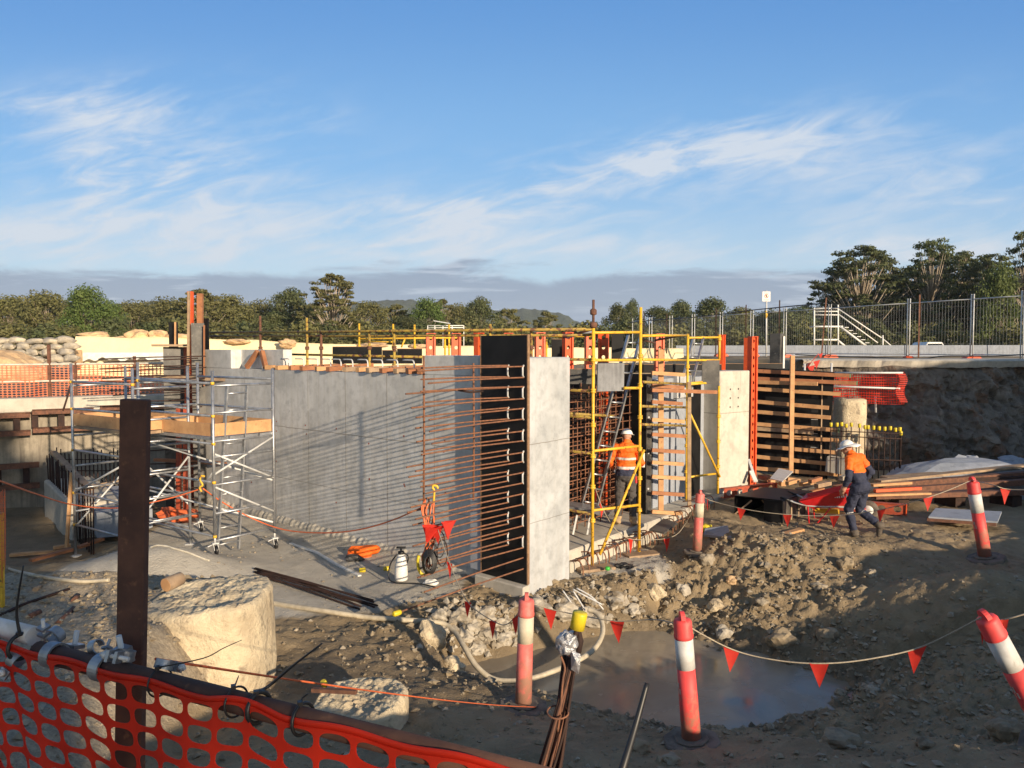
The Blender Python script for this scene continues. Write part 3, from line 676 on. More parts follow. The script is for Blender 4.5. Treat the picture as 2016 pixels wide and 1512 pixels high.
for i in range(46):
    px = -120 + i*50 + rnd.uniform(-15, 15)
    tree('bush', px, 648+rnd.uniform(-16, 8), 100+rnd.uniform(-10, 30), 70+rnd.uniform(-4, 10), 'low bush at the foot of the tree belt beyond the site', 'bushes at the foot of the trees')
sh = make_tree('eucalyptus_tree', 11.5, 2.5, 'umb', 'leafdark', 201, 56, 80, .30)   # stands behind the viewer, throws the dappled shade on the left
pq = (-.3, -25); sh.location = (.82*pq[0]-.57*pq[1], .57*pq[0]+.82*pq[1], 1.4); tag(sh, 'eucalyptus behind the viewer shading the retaining wall', 'tree', 'tall eucalyptus trees at the right')
# dry grass beyond the barrier
mb = MB()
for i in range(2600):
    Y = rnd.uniform(46, 62); px = rnd.uniform(1300, 2080); b = P(px, 690, Y); h = rnd.uniform(.25, .9); a = rnd.uniform(0, 6.28); z0 = ground_z(b.x, b.y)-.05
    mb.add([(b.x-.06, b.y, z0), (b.x+.06, b.y, z0), (b.x+math.cos(a)*.3, b.y+math.sin(a)*.3, z0+h)], [(0, 1, 2)])
tag(mb.build('grass', 'weed'), 'dry grass and weeds on the verge behind the grey concrete barrier', 'grass', kind='stuff')
# ================================================================ THE CONCRETE TANK
OX, OY = .25, 11.0; U = Vector((-.74, .67, 0)); V = Vector((.62, .78, 0)); NW = Vector((-.67, -.742, 0)).normalized()
def T(a, b, z): return Vector((OX, OY, 0)) + U*a + V*b + Vector((0, 0, z))
def WA(px, b):
    r = (px-1008)/F; o = T(0, b, 0); return (r*o.y-o.x)/(U.x-r*U.y)
def WB(px, a):
    r = (px-1008)/F; o = T(a, 0, 0); return (r*o.y-o.x)/(V.x-r*V.y)
def ub(mb, a0, a1, b0, b1, z0, z1, m=0):
    vs = [T(a, b, z) for z in (z0, z1) for a, b in ((a0, b0), (a1, b0), (a1, b1), (a0, b1))]
    f = [(0, 1, 2, 3), (7, 6, 5, 4), (0, 4, 5, 1), (1, 5, 6, 2), (2, 6, 7, 3), (3, 7, 4, 0)]
    return mb.add(vs, f, m)
# --- long grey wall
aL, aM, aR, aH = WA(403, .12), WA(455, .12), WA(537, .12), WA(835, .12)
wl = thing('tank_wall', 'long grey concrete tank wall covered by slanting shadows of the steel bars', 'concrete wall', T(4, .3, -.4))
mb = MB(); ub(mb, 1.06, aL, .12, .6, -.4, 2.8)
rr = random.Random(5)
for i in range(22):
    a = rr.choice([1.9, 2.9, 3.9, 4.9, 5.9, 7.0, 8.0])+rr.uniform(-.03, .03); z = rr.choice([.35, .9, 1.55, 1.75])+rr.uniform(-.02, .02)
    c = T(a, .12, z)+NW*.002; s = .018
    mb.add([c+U*s*math.cos(t)+Vector((0, 0, s*math.sin(t))) for t in (i*math.pi/4 for i in range(8))], [tuple(range(8))], 1)
for i, a in enumerate((2.15, 3.37, 4.59, 5.81, 7.03, 8.25)):
    for z0, z1 in ((-.2, .99), (1.01, 2.04), (2.06, 2.8)): ub(mb, a+.006*(i % 2), a+.006*(i % 2)+.007, .118, .1205, z0, z1, 2)
mb.build('wall', ['wall', 'redsteel', 'dirty'], wl)
mb = MB(); ub(mb, 1.06, aH, .125, .6, 2.8, 3.12); mb.build('raised_end', 'wall', wl, .012)
mb = MB(); ub(mb, aM, aL, .123, .6, 2.8, 3.22); ub(mb, aR, aM, .38, .6, 2.8, 3.22); mb.build('raised_block', 'wall', wl, .012)
mb = MB(); k = 260; vs = []
for i in range(k+1):
    a = 1.1+(aL-1.2)*i/k; n_ = noise.noise(Vector((a*2.2, 1, 0))); n2_ = noise.noise(Vector((a*9, 3, 0)))
    d_ = .03+.05*max(0, n_+.25)+.02*n2_; h_ = .05+.07*max(0, n_+.2)+.03*n2_
    for dd, z in ((d_+.06, -.45), (d_+.03, -.30+h_*.4), (d_, -.30+h_), (.0, -.28+h_*1.25)): vs.append(T(a, .12-dd, z))
mb.add(vs, [(i*4+j, i*4+j+1, (i+1)*4+j+1, (i+1)*4+j) for i in range(k) for j in range(3)], 0, False)
mb.build('kicker', 'slab', wl)
# --- front column block
co = thing('corner_column', 'sunlit smooth concrete end of the wall beside the black board', 'concrete column', T(.5, .6, -.6))
mb = MB(); ub(mb, 0, 1.055, 0, 1.04, -.55, 3.1); mb.build('column', 'column', co, .015)
mb = MB(); ub(mb, -.02, .98, -.16, -.002, -1.0, -.19); mb.build('plinth', 'slab', co, .02)
mb = MB(); rr = random.Random(2)
for i in range(10): ub(mb, -.04-rr.uniform(0, .25), .06, .02+i*.12, .02+i*.12+rr.uniform(.1, .22), -1.0, -.45+rr.uniform(-.05, .12))
mb.build('rough_footing', 'rubble', co, .03)
# --- black stop-end board with its bars
en = thing('end_board', 'tall black plywood board with rows of rusty bars sticking out', 'formwork', T(.5, -.05, -.2))
mb = MB(); ub(mb, .012, .93, -.045, -.004, -.18, 3.42); mb.build('ply_board', 'ply', en)
mb = MB(); ub(mb, -.006, .010, -.05, .0, -.18, 3.43); ub(mb, .932, .945, -.05, 0, -.18, 3.43); mb.build('board_edge', 'plyedge', en)
mb = MB(); ub(mb, .012, .42, -.058, -.047, -.17, 1.45); mb.build('dusty_sheet', 'ply', en)
mb = MB(); ub(mb, .96, 1.18, -.03, .1, -.16, 1.05); mb.build('side_strip', 'barrier', en)
rr = random.Random(21)
def starter(a, z, ln, drop=0, side=0):
    p = T(a, -.03, z); e = p + NW*ln + U*side + Vector((0, 0, -drop)); mid = p.lerp(e, .5)+Vector((rr.uniform(-.012, .012), 0, .012))
    mb = MB(); mb.path([p+V*.06, p, p.lerp(e, .25)+Vector((0, 0, .006)), mid, e], .0112, 8); return mb.build('starter_bar', 'rebar', en)
for k in range(19):
    z = 2.98-k*.154
    starter(.07, z+rr.uniform(-.012, .012), 1.92+rr.uniform(-.22, .22), rr.uniform(-.01, .05), rr.uniform(-.03, .05))
    if k < 18: starter(.36, z-.005+rr.uniform(-.012, .012), 1.80+rr.uniform(-.25, .2), rr.uniform(-.01, .04), rr.uniform(-.03, .06))
sb = starter(.07, .045, 2.38, .05)
for k in range(9):
    for a in (.07, .36):
        z = 2.98-2*k*.154; mb = MB(); mb.path([T(a, -.05, z+.01), T(a, -.075, z-.02), T(a, -.075, z-.134), T(a, -.05, z-.16)], .013, 6); mb.build('bar_bend', 'galv', en)
e = T(.07, -.03, .045)+NW*2.36-Vector((0, 0, .05)); mb = MB(); mb.lathe(e+NW*-.05, [(.03, 0), (.034, .02), (.034, .10), (.02, .115)], 14, axis=NW); mb.build('safety_cap', 'capyellow', sb) if False else mb.build('safety_cap', 'capyellow', en)
for px, y0, y1, Y in ((834, 700, 1012, 9.93), (932, 715, 985, 10.7)):
    mb = MB(); mb.path([P(px, y0, Y), P(px+1, (y0+y1)/2, Y), P(px, y1, Y)], .014, 8); mb.build('lacing_bar', 'rebar', en)
mb = MB(); mb.path([P(902, 768, 10.3), P(925, 772, 10.3), P(951, 770, 10.4)], .015, 6); mb.build('tied_offcut', 'darkrust', en)
# --- slab with hooks
sl = thing('base_slab', 'pale concrete base slab with a worker standing on it', 'concrete slab', T(1, 4, -.4))
mb = MB(); ub(mb, .2, 6, 1.24, 7.6, -.5, 0); mb.build('slab', 'slab', sl, .02)
mb = MB(); ub(mb, .12, .196, 1.24, 5, -.42, -.16); mb.build('step', 'slab', sl, .02)
rr = random.Random(4)
for i in range(30):
    b = 1.3+i*.172; z = -.30; h = .20+rr.uniform(-.03, .03); a = -.05+rr.uniform(-.03, .03); l = rr.uniform(.22, .36)
    p = T(a, b, 0); g0 = ground_z(p.x, p.y)-.05
    mb = MB(); mb.path(spline([Vector((p.x, p.y, g0)), T(a-.01, b, g0+.05+h*.5), T(a+.03, b, g0+.05+h), T(a+.10, b, g0+.09+h), T(a+l, b+.02, g0+.06+h*.9)], 3), .011, 6)
    mb.build('hook_bar', 'rebar', sl)
mb = MB(); mb.beam(T(.08, 1.3, -.14), T(.08, 6.2, -.14), .02, .02); mb.build('hook_rail', 'rebar', sl)
# --- reinforcement cage
cg = thing('rebar_cage', 'dense rusty reinforcement cage in front of a black board', 'rebar cage', T(1.0, 3, 0))
aC = .95; b0, b1 = 1.55, WB(1266, aC)
for lay, aa in enumerate((aC, aC+.32)):
    n = 14
    for i in range(n):
        b = b0+(b1-b0)*i/(n-1)+lay*.05; mb = MB(); mb.tube(T(aa, b, .0), T(aa, b, 2.45+rr.uniform(-.05, .2)), .0105, 6); mb.build('vertical_bar', 'rebar', cg)
    for k in range(16):
        z = .12+k*.155; mb = MB(); mb.tube(T(aa-.022, b0-.15, z), T(aa-.022, b1+.12+rr.uniform(0, .08), z+rr.uniform(-.01, .01)), .0105, 6); mb.build('horizontal_bar', 'rebar', cg)
for i in range(5):
    b = b0+(b1-b0)*(i+.5)/5; mb = MB(); mb.path([T(aC-.03, b, 1.35), T(aC-.09, b, 1.36), T(aC-.1, b+.08, 1.33), T(aC-.03, b+.1, 1.34)], .012, 6); mb.build('tie_loop', 'rebar', cg)
fb = thing('inner_formwork', 'black formwork wall standing behind the rusty reinforcement cage', 'formwork', T(1.6, 3, 0))
mb = MB(); ub(mb, 1.55, 1.62, .9, b1+.25, 0, 2.62); mb.build('ply_board', 'ply', fb)
mb = MB(); ub(mb, 1.5, 1.68, .9, b1+.25, 2.62, 2.72); mb.build('top_rail', 'ply', fb)
eb_ = thing('edge_board', 'narrow tall black board standing at the right side of the reinforcement cage', 'formwork', T(.9, b1+.2, 0))
bb = WB(1268, .6); b2 = WB(1281, .6)
mb = MB(); ub(mb, .58, 1.5, bb+.06, b2, 0.02, 2.74); mb.build('ply_board', 'ply', eb_)
mb = MB(); ub(mb, .565, .578, bb+.06, b2, 0.02, 2.745); mb.build('board_edge', 'plydust', eb_)
for z in (.5, 1.2, 1.9, 2.5):
    mb = MB(); mb.tube(T(.55, (bb+b2)/2, z), T(.60, (bb+b2)/2, z), .02, 8); mb.build('tie_bolt', 'galv', eb_)
# --- second wall and bright column on the right-hand side
w2 = thing('side_wall', 'grey concrete side wall seen between timber rails and yellow scaffold', 'concrete wall', T(.9, 5, -.1))
mb = MB(); ub(mb, .75, 1.2, WB(1287, .75), WB(1416, .75), -.1, 2.62); mb.build('wall', 'barrier', w2)
mb = MB(); ub(mb, .70, .745, WB(1360, .72), WB(1379, .72), 0, 2.5); mb.build('black_strip', 'ply', w2)
mb = MB(); ub(mb, .66, 1.3, WB(1330, .7), WB(1362, .7), 2.2, 2.66); mb.build('top_block', 'column', w2)
c2 = thing('pale_column', 'pale sunlit concrete column with six dark tie holes', 'concrete column', T(.3, 7.5, -.1))
C0, C1 = Vector((4.60, 17.0, 0)), Vector((5.47, 17.7, 0)); cdr = (C1-C0).normalized(); cnr = Vector((cdr.y, -cdr.x, 0))
mb = MB(); mb.prism([C0+Vector((0, 0, -.12)), C1+Vector((0, 0, -.12)), C1-cnr*.8+Vector((0, 0, -.12)), C0-cnr*.8+Vector((0, 0, -.12))], (0, 0, 2.86))
mb.build('column', 'pale', c2, .015)
for k in range(3):
    for j in range(2):
        z = 2.33-k*.2; mb = MB(); c = C0.lerp(C1, .34+.27*j)+Vector((0, 0, z)); nn = cnr; mb.tube(c-nn*.01, c+nn*.004, .022, 10); mb.build('tie_hole', 'black', c2)
# --- timber form with its ladder of rails
tf = thing('timber_form', 'pine stud with short brown rails nailed across like a ladder', 'timber formwork', T(.3, 4.2, 0))
Yt = 14.9
for px, w_ in ((1301, .10),):
    p0 = P(px, 688, Yt+.1); p1 = P(px, 1006, Yt+.1); mb = MB(); mb.beam(p1, p0, w_, .07, (0, 1, 0)); mb.build('stud', 'wood', tf)
for i, (y, xr) in enumerate([(735, 1348), (760, 1346), (769, 1411), (792, 1343), (827, 1347), (856, 1349), (887, 1347), (911, 1345), (939, 1348), (971, 1346), (1008, 1343)]):
    mb = MB(); mb.beam(P(1283, y-1, Yt-.12), P(xr, y+3, Yt+.15 if xr < 1400 else Yt+.5), .05, .07); mb.build('rail', 'woodred' if i in (1, 2, 3, 5, 6, 9) else 'wood', tf)
mb = MB(); mb.beam(P(1357, 752, Yt+.7), P(1357, 1000, Yt+.7), .07, .05, (0, 1, 0)); mb.build('stud', 'woodold', tf)
# --- black form with timber walers at the right
bf = thing('waler_form', 'wide black form panel carrying eleven horizontal timber rails', 'formwork', (7.3, 20.2, 0))
pL, pR = Vector((6.45, 20.5, 0)), Vector((8.15, 19.6, 0)); dr = (pR-pL).normalized(); nr = Vector((dr.y, -dr.x, 0))
mb = MB(); mb.beam(pL+Vector((0, 0, 1.37)), pR+Vector((0, 0, 1.28)), .05, 2.75); mb.build('ply_board', 'ply', bf)
for i in range(6):
    mb = MB(); c = pL+dr*1.45+nr*.03+Vector((0, 0, .25+i*.36)); mb.beam(c, c+dr*.16, .012, .17); mb.build('window', 'black', bf)
    mb = MB(); mb.beam(c+Vector((0, 0, .095)), c+dr*.16+Vector((0, 0, .095)), .02, .012); mb.build('window_frame', 'galv', bf)
mb = MB(); mb.beam(pL+dr*1.7+nr*.03+Vector((0, 0, .02)), pL+dr*1.7+nr*.03+Vector((0, 0, 2.6)), .03, .02, (0, 1, 0)); mb.build('batten', 'woodold', bf)
for i, (y, y2, xr, w_) in enumerate([(730, 738, 1673, 'woodred'), (745, 752, 1686, 'woodred'), (752, 757, 1610, 'wood'), (765, 775, 1655, 'wood'), (790, 803, 1632, 'wood'), (810, 822, 1636, 'wood'), (834, 846, 1650, 'wood'), (843, 853, 1602, 'woodold'), (855, 866, 1652, 'wood'), (877, 890, 1648, 'wood'), (898, 914, 1655, 'wood'), (921, 934, 1690, 'wood')]):
    q0 = P(1487, y, 20.3); Y2 = 19.35; q1 = P(xr, y2+(xr-1640)*.05, Y2 if xr > 1605 else 19.65); mb = MB(); mb.beam(q0+nr*.06, q1+nr*.06, .06, .095)
    mb.build('rail', w_, bf)
    if i in (0, 1, 6, 10):
        mb = MB(); dd = (q1-q0).normalized(); mb.beam(q1+nr*.06+dd*.001, q1+nr*.06+dd*.035, .064, .10); mb.build('painted_end', mat('green_end', (.16, .26, .15)) if 'green_end' not in bpy.data.materials else bpy.data.materials['green_end'], bf)
mb = MB(); mb.beam(P(1557, 930, 19.6), P(1560, 700, 19.6), .105, .08, (0, 1, 0)); mb.build('stud', 'wood', bf)
# --- steel soldiers
def cell_plate(mb, o, eu, ev, nu, nv, hole, n=12, m=0, fn=None, pw=2.0):   # plate of nu x nv cells, each with a rounded hole (fractions of the cell)
    hu, hv = hole
    for i in range(nu):
        for j in range(nv):
            ring = []
            for k in range(n):
                t = 2*math.pi*(k+.5)/n; c, s_ = math.cos(t), math.sin(t)
                mx_ = max(abs(c), abs(s_)); a, b = c/mx_*.5, s_/mx_*.5
                r_ = (abs(c)**pw+abs(s_)**pw)**(-1/pw); h = (c*r_*hu*.5, s_*r_*hv*.5)
                ring.append((a, b, h))
            g = (lambda x, y: fn((i+.5+x)/nu, (j+.5+y)/nv)) if fn else (lambda x, y: o + eu*((i+.5+x)/nu) + ev*((j+.5+y)/nv))
            vs = [g(a, b) for a, b, _ in ring] + [g(*h) for _, _, h in ring]
            mb.add(vs, [(k, (k+1) % n, n+(k+1) % n, n+k) for k in range(n)], m, False)
            # corners of the cell
            q = n//4
            for c_, (cx_, cy_) in enumerate(((.5, .5), (-.5, .5), (-.5, -.5), (.5, -.5))):
                ks = [k for k in range(n) if int(((k+.5)/n)*4) == c_]
                best = min(range(len(ks)-1), key=lambda z: abs((ks[z]+1)/n*2*math.pi-(math.pi/4+c_*math.pi/2)))
                if len(ks) >= 2:
                    k0, k1 = ks[best], ks[best+1]
                    mb.add([g(*ring[k0][:2]), g(cx_, cy_), g(*ring[k1][:2])], [(0, 1, 2)], m)
def soldier(name, label, z0, z1, matn, grp, w=.20, d=.12):
    o = thing(name, label, 'steel post', (0, 0, z0), grp); h = z1-z0
    for y in (-.022, .022):
        mb = MB(); cell_plate(mb, Vector((-w/2+.03, y, z0)), Vector((w-.06, 0, 0)), Vector((0, 0, h)), 1, int(h/.19), (.55, .42)); mb.build('web', matn, o)
    for sx in (-1, 1):
        mb = MB(); mb.beam((sx*(w/2-.02), 0, z0), (sx*(w/2-.02), 0, z1), .04, d, (0, 1, 0)); mb.build('flange', matn, o)
    mb = MB(); mb.box((0, 0, z1+.006), (w, d+.02, .012)); mb.build('end_plate', matn, o)
    return o
s0 = soldier('soldier_post', '', 0, 3.56, 'orange', 'orange steel soldier posts standing inside the tank')
SOLD = [(848, 16.6, .25, 'orange steel post with holes just left of the thin yellow post'), (898, 16.6, .2, 'orange steel post with holes right of the thin yellow post pair'), (943, 16.2, .9, 'orange steel post half hidden at the left edge of the black end board'), (1001, 16.4, .1, 'orange steel post peeping over the top of the black end board'), (1063, 15.9, .3, 'orange steel post above the bright column beside a yellow post'), (1118, 15.6, .5, 'wide orange steel post right above the right edge of the bright column'), (1161, 16.2, .3, 'orange steel post directly left of the rusted scaffold standard'), (1188, 15.4, -.3, 'orange steel post in shadow between the rusted standard and the black square board'), (1298, 17.2, .2, 'brownish orange post behind the pine stud with short rails'), (1421, 18.2, 1.0, 'bright orange post touching the right standard of the second scaffold')]
for i, (px, Y, rz, lab) in enumerate(SOLD):
    o = s0 if i == 0 else copy_tree(s0)
    p = P(px, 690, Y); o.location = (p.x, p.y, 0); o.rotation_euler = (0, 0, rz); o['label'] = lab
big = soldier('soldier_post', 'full height orange steel post between the pale column and the black waler form', -.02, 3.52, 'orange', None, .2, .14); big['group'] = 'orange steel soldier posts standing inside the tank'
p = P(1482, 690, 18.2); big.location = (p.x, p.y, -.02); big.rotation_euler = (0, 0, .5)
b_ = soldier('soldier_post', 'orange post right behind the full height orange post', -.02, 3.5, 'orange', 'orange steel soldier posts standing inside the tank')
p = P(1472, 690, 19.2); b_.location = (p.x, p.y, -.02); b_.rotation_euler = (0, 0, .9)
# --- black boards standing inside
def board(px0, px1, y0, y1, Y, lab, matn='ply', dY=0, name='form_board', edge=True):
    o = thing(name, lab, 'board', tuple(P((px0+px1)/2, y1, Y)), None)
    a, b = P(px0, (y0+y1)/2, Y), P(px1, (y0+y1)/2, Y+dY); h = abs(P(px0, y0, Y).z-P(px0, y1, Y).z)
    mb = MB(); mb.beam(a, b, .04, h); mb.build('panel', matn, o)
    d = (b-a).normalized(); nn = Vector((d.y, -d.x, 0))
    mb = MB(); mb.beam(a+nn*.002+Vector((0, 0, h/2+.006)), b+nn*.002+Vector((0, 0, h/2+.006)), .044, .012)
    mb.build('top_edge', 'plyedge', o); return o
board(655, 752, 683, 716, 19.2, 'long black board inside the tank behind the rusty posts')
board(753, 781, 690, 716, 19.3, 'short lower black board joining the two long ones')
board(782, 831, 687, 716, 19.2, 'shiny black board left of the first orange post', 'ply')
board(1086, 1109, 668, 705, 16.4, 'black board between two orange posts above the bright column')
board(1204, 1227, 657, 708, 15.0, 'upright black board right of the shaded orange post')
board(1382, 1416, 710, 755, 16.4, 'small square black board hung on the second yellow scaffold', 'plydust')
board(1122, 1172, 727, 756, 14.4, 'dark grey board on top of the cage beside the bright column', 'plydust')
board(1380, 1540, 716, 740, 21.5, 'long dark board behind the pale column top', 'ply')
board(1205, 1420, 718, 734, 17.8, 'low dark board behind the scaffold rails', 'ply')
bx = thing('form_box', 'dark square column form with a steel channel at its right side', 'formwork', tuple(P(1532, 720, 21.8)))
mb = MB(); mb.beam(P(1520, 690, 21.8), P(1540, 690, 21.6), .3, .95); mb.build('panel', 'plydust', bx)
mb = MB(); mb.beam(P(1542, 725, 21.6), P(1543, 662, 21.6), .05, .08, (0, 1, 0)); mb.build('channel', 'galv', bx)
# --- timbers and bent bars on the wall top
rr = random.Random(12)
for i, px in enumerate([545, 571, 598, 623, 651, 676, 702, 729, 756, 781, 806, 828]):
    a = WA(px, .12); ln = rr.uniform(.75, 1.3); k = rr.uniform(-.35, .25); z = 2.803
    mb = MB(); p0, p1 = T(a, .10+rr.uniform(-.06, .05), z+.045), T(a+k, .12+ln, z+.05+rr.uniform(0, .06)); mb.beam(p0, p1, .10, .085)
    tag(mb.build('timber_bearer', rr.choice(['wood', 'woodred', 'wood', 'woodold']), bevel=.004), ORD[i]+' of the timber bearers lying across the grey wall top', 'timber', 'timber bearers lying on the wall top')
for i, px in enumerate([551, 572, 598, 620, 644, 671, 696, 723, 750, 779, 810]):
    a = WA(px, .4); mb = MB(); b = .45+rr.uniform(-.08, .08)
    mb.path(spline([T(a, b, 2.7), T(a, b, 2.95), T(a+.03, b, 3.02), T(a+.11, b, 3.03), T(a+.30, b, 3.03)], 3), .014, 6)
    tag(mb.build('bent_bar', 'galv'), ORD[i]+' of the pale hooked bars rising from the grey wall top', 'steel bar', 'hooked bars rising from the wall top')
for px0, y0, px1, y1, lab in ((492, 724, 508, 695, 'left of two short timbers leaning on the recessed block'), (530, 724, 516, 695, 'right of two short timbers leaning on the recessed block')):
    a, a2 = WA(px0, .3), WA(px1, .3); mb = MB(); mb.beam(T(a, .22, 2.83), T(a2, .30, 3.18), .09, .09, tuple(V)); tag(mb.build('timber_offcut', 'woodred', bevel=.004), lab, 'timber')
mb = MB(); a = WA(530, .2); mb.beam(T(a, .13, 2.85), T(a-.2, .2, 2.85), .1, .09); tag(mb.build('timber_offcut', 'wood'), 'small timber block under the foot of the right leaning timber', 'timber')

# ================================================================ YELLOW SCAFFOLD
def standard(o, base, top, matn='yellow', cups=(.5, 1.0, 1.5, 2.0, 2.5, 3.0), r=.027, cupm=None, jack=False):
    base, top = Vector(base), Vector(top); mb = MB(); mb.tube(base, top, r, 10); s_ = mb.build('standard', matn, o)
    d = (top-base).normalized()
    for c in cups:
        if c < (top-base).length-.02:
            p = base+d*c; mb = MB(); mb.lathe(p, [(r+.004, -.035), (r+.022, -.028), (r+.022, -.008), (r+.006, 0), (r+.02, .01), (r+.02, .03), (r+.004, .036)], 10); mb.build('cup', cupm or matn, s_)
    return s_
def ledger(o, a, b, matn='yellow', r=.0235, name='ledger'):
    mb = MB(); mb.tube(a, b, r, 9); return mb.build(name, matn, o)
s1b = G(1166, 1113, -.28); s2b = G(1258, 1087, -.28)
def at(base, z): return Vector((base.x, base.y, z))
def onpost(base, y): return Vector((base.x, base.y, P(1008, y, base.y).z))
t1 = thing('scaffold_tower', 'yellow scaffold bay with a grey square board in front of the cage', 'scaffold', ((s1b.x+s2b.x)/2, (s1b.y+s2b.y)/2, -.3), 'yellow scaffold bays along the tank')
ga, gb = ground_z(s1b.x, s1b.y), ground_z(s2b.x, s2b.y)
standard(t1, at(s1b, ga+.02), onpost(s1b, 640), 'yellow', (.75, 1.3, 1.8, 2.3, 2.85, 3.35))
standard(t1, at(s2b, gb+.02), onpost(s2b, 605), 'yellow', (.75, 1.3, 1.8, 2.35, 2.9, 3.4))
mb = MB(); p = onpost(s1b, 640); q = onpost(s1b, 590); mb.tube(p, q, .021, 8); mb.lathe(onpost(s1b, 614), [(.03, -.05), (.055, -.04), (.055, .03), (.03, .05)], 10); mb.lathe(onpost(s1b, 640), [(.03, -.05), (.06, -.03), (.06, .03), (.03, .05)], 10); mb.build('jack_screw', 'rust', t1)
i1, i2 = at(s1b, 0)+U*1.25, at(s2b, 0)+U*1.25
for ya, yb in ((655, 654), (888, 878), (1005, 994)):
    ledger(t1, onpost(s1b, ya), onpost(s2b, yb))
ledger(t1, onpost(s1b, 709), onpost(s2b, 709), 'yellow')
ledger(t1, P(1228, 764, s2b.y-.2), onpost(s2b, 764), 'yellow')
for y in (708, 770, 822, 893, 1012):
    p = onpost(s1b, y); ledger(t1, p, p+U*1.25+Vector((0, 0, .0)), 'oldyellow')
ledger(t1, onpost(s1b, 817)+U*.5, onpost(s2b, 823)+U*.5, 'oldyellow')
ledger(t1, P(1181, 1092, s1b.y-.05), P(1268, 886, s2b.y-.05), 'yellow', .0235, 'brace')
mb = MB(); mb.beam(P(1176, 742, 12.62), P(1228, 742, 13.05), .02, .475); mb.build('square_board', concrete('grey_sheet', (.22, .23, .25), (.13, .135, .15), (.33, .34, .36), .5), t1)
for b_, g_ in ((s1b, ga), (s2b, gb)):
    mb = MB(); mb.box((b_.x+.03, b_.y-.1, g_+.02), (.62, .26, .045), .35); tag(mb.build('sole_board', 'woodold', bevel=.004), 'timber sole board under the '+('left' if b_ is s1b else 'right')+' foot of the yellow scaffold', 'board')
for yy in (1000, 1020):
    pass
t2 = thing('scaffold_tower', 'yellow scaffold bay with a diagonal tube beside the pale column', 'scaffold', (4.2, 17, 0), 'yellow scaffold bays along the tank')
q1 = Vector((3.62, 16.0, 0)); q2 = Vector((4.52, 16.9, 0))
q1 = P(1351, 985, 16.0); q2 = P(1413, 972, 16.7)
standard(t2, q1, onpost(q1, 657), 'yellow', (.6, 1.15, 1.7, 2.25, 2.8)); standard(t2, q2, onpost(q2, 760), 'yellow', (.6, 1.15, 1.7))
standard(t2, onpost(q2, 708), onpost(q2, 659), 'yellow', (.45,))
for ya, yb in ((665, 664), (709, 709), (757, 752), (940, 932)): ledger(t2, onpost(q1, ya), onpost(q2, yb))
ledger(t2, onpost(q1, 802), onpost(q2, 938)+Vector((.03, -.05, 0)), 'yellow', .0235, 'brace')
ledger(t2, onpost(q1, 755), P(1382, 752, 16.3), 'yellow')
# rails linking the two bays
rl = thing('scaffold_rail', 'yellow tubes running from the first scaffold bay to the second', 'scaffold', tuple(onpost(s2b, 760)))
for ya, yb, m_ in ((661, 660, 'yellow'), (708, 709, 'yellow'), (752, 756, 'oldyellow'), (800, 802, 'oldyellow'), (836, 838, 'oldyellow')):
    ledger(rl, onpost(s2b, ya)+Vector((.03, .03, 0)), onpost(q1, yb)-Vector((.03, .03, 0)), m_, .0235, 'tube')
ledger(rl, P(1264, 668, 14), P(1290, 676, 15), 'rust', .02, 'tube'); ledger(rl, P(1290, 670, 15), P(1345, 660, 15.8), 'rust', .02, 'tube')
# guard rail inside the long wall
gr2 = thing('guard_rail', 'long worn yellow handrail running above the far side of the grey wall', 'guard rail', tuple(P(800, 700, 15)))
eA, eB = P(410, 655, 18.2), onpost(s1b, 648)
ledger(gr2, eA, eB, 'oldyellow', .025, 'rail'); ledger(gr2, eA+Vector((0, .1, -.085)), eB+Vector((0, .1, -.09)), 'oldyellow', .025, 'rail')
mA, mB_ = P(537, 697, 17.0), P(840, 703, 14.6); ledger(gr2, mA, mB_, 'oldyellow', .024, 'rail')
ledger(gr2, P(1110, 664, 13.2), eB, 'rust', .02, 'rail'); ledger(gr2, P(1115, 665, 13.4), P(1170, 652, 12.7), 'galv', .018, 'rail')
for px, yt in ((512, 622), (604, 626), (632, 652), (727, 652), (776, 648), (965, 638), (1046, 652)):
    f_ = (px-410)/(1170-410); Y = 1/((1-f_)/18.2+f_/eB.y)+.06; p = P(px, yt, Y); standard(gr2, (p.x, p.y, .2), p, 'rust' if px in (512, 632) else 'oldyellow', (3.05, 2.55), cupm='rust')
ys_ = thing('far_scaffold', 'clean bright yellow scaffold frame standing at the back of the tank', 'scaffold', tuple(P(770, 690, 20.5)))
for px, yt in ((707, 637), (774, 638), (816, 639), (884, 639), (876, 668), (1076, 668)):
    p = P(px, yt, 20.4); standard(ys_, (p.x, p.y, .2), p, 'yellow', (3.1, 2.6), .026)
ledger(ys_, P(705, 667, 20.4), P(900, 665, 20.4)); ledger(ys_, P(705, 671, 20.6), P(775, 673, 20.6)); ledger(ys_, P(1060, 662, 20), P(1165, 662, 20)); ledger(ys_, P(790, 684, 20.4), P(797, 668, 20.4), name='brace')
# ladders
def ladder(lab, bl, br, tl, tr, n, matn='alu'):
    o = thing('ladder', lab, 'ladder', tuple((bl+br)/2))
    for a, b in ((bl, tl), (br, tr)):
        mb = MB(); mb.beam(a, b, .028, .062, tuple((br-bl).cross(tl-bl).normalized())); mb.build('stile', matn, o)
    for i in range(n):
        f_ = (i+.5)/n; mb = MB(); mb.tube(bl.lerp(tl, f_), br.lerp(tr, f_), .016, 8); mb.build('rung', matn, o)
    return o
ladder('aluminium ladder leaning in the first yellow scaffold bay', P(1143, 1000, 13.6), P(1173, 1006, 13.75), P(1237, 660, 13.1), P(1262, 660, 13.25), 12)
ladder('aluminium ladder leaning in the second yellow scaffold bay', P(1290, 950, 16.9), P(1316, 945, 17.0), P(1366, 662, 16.2), P(1385, 664, 16.3), 11)
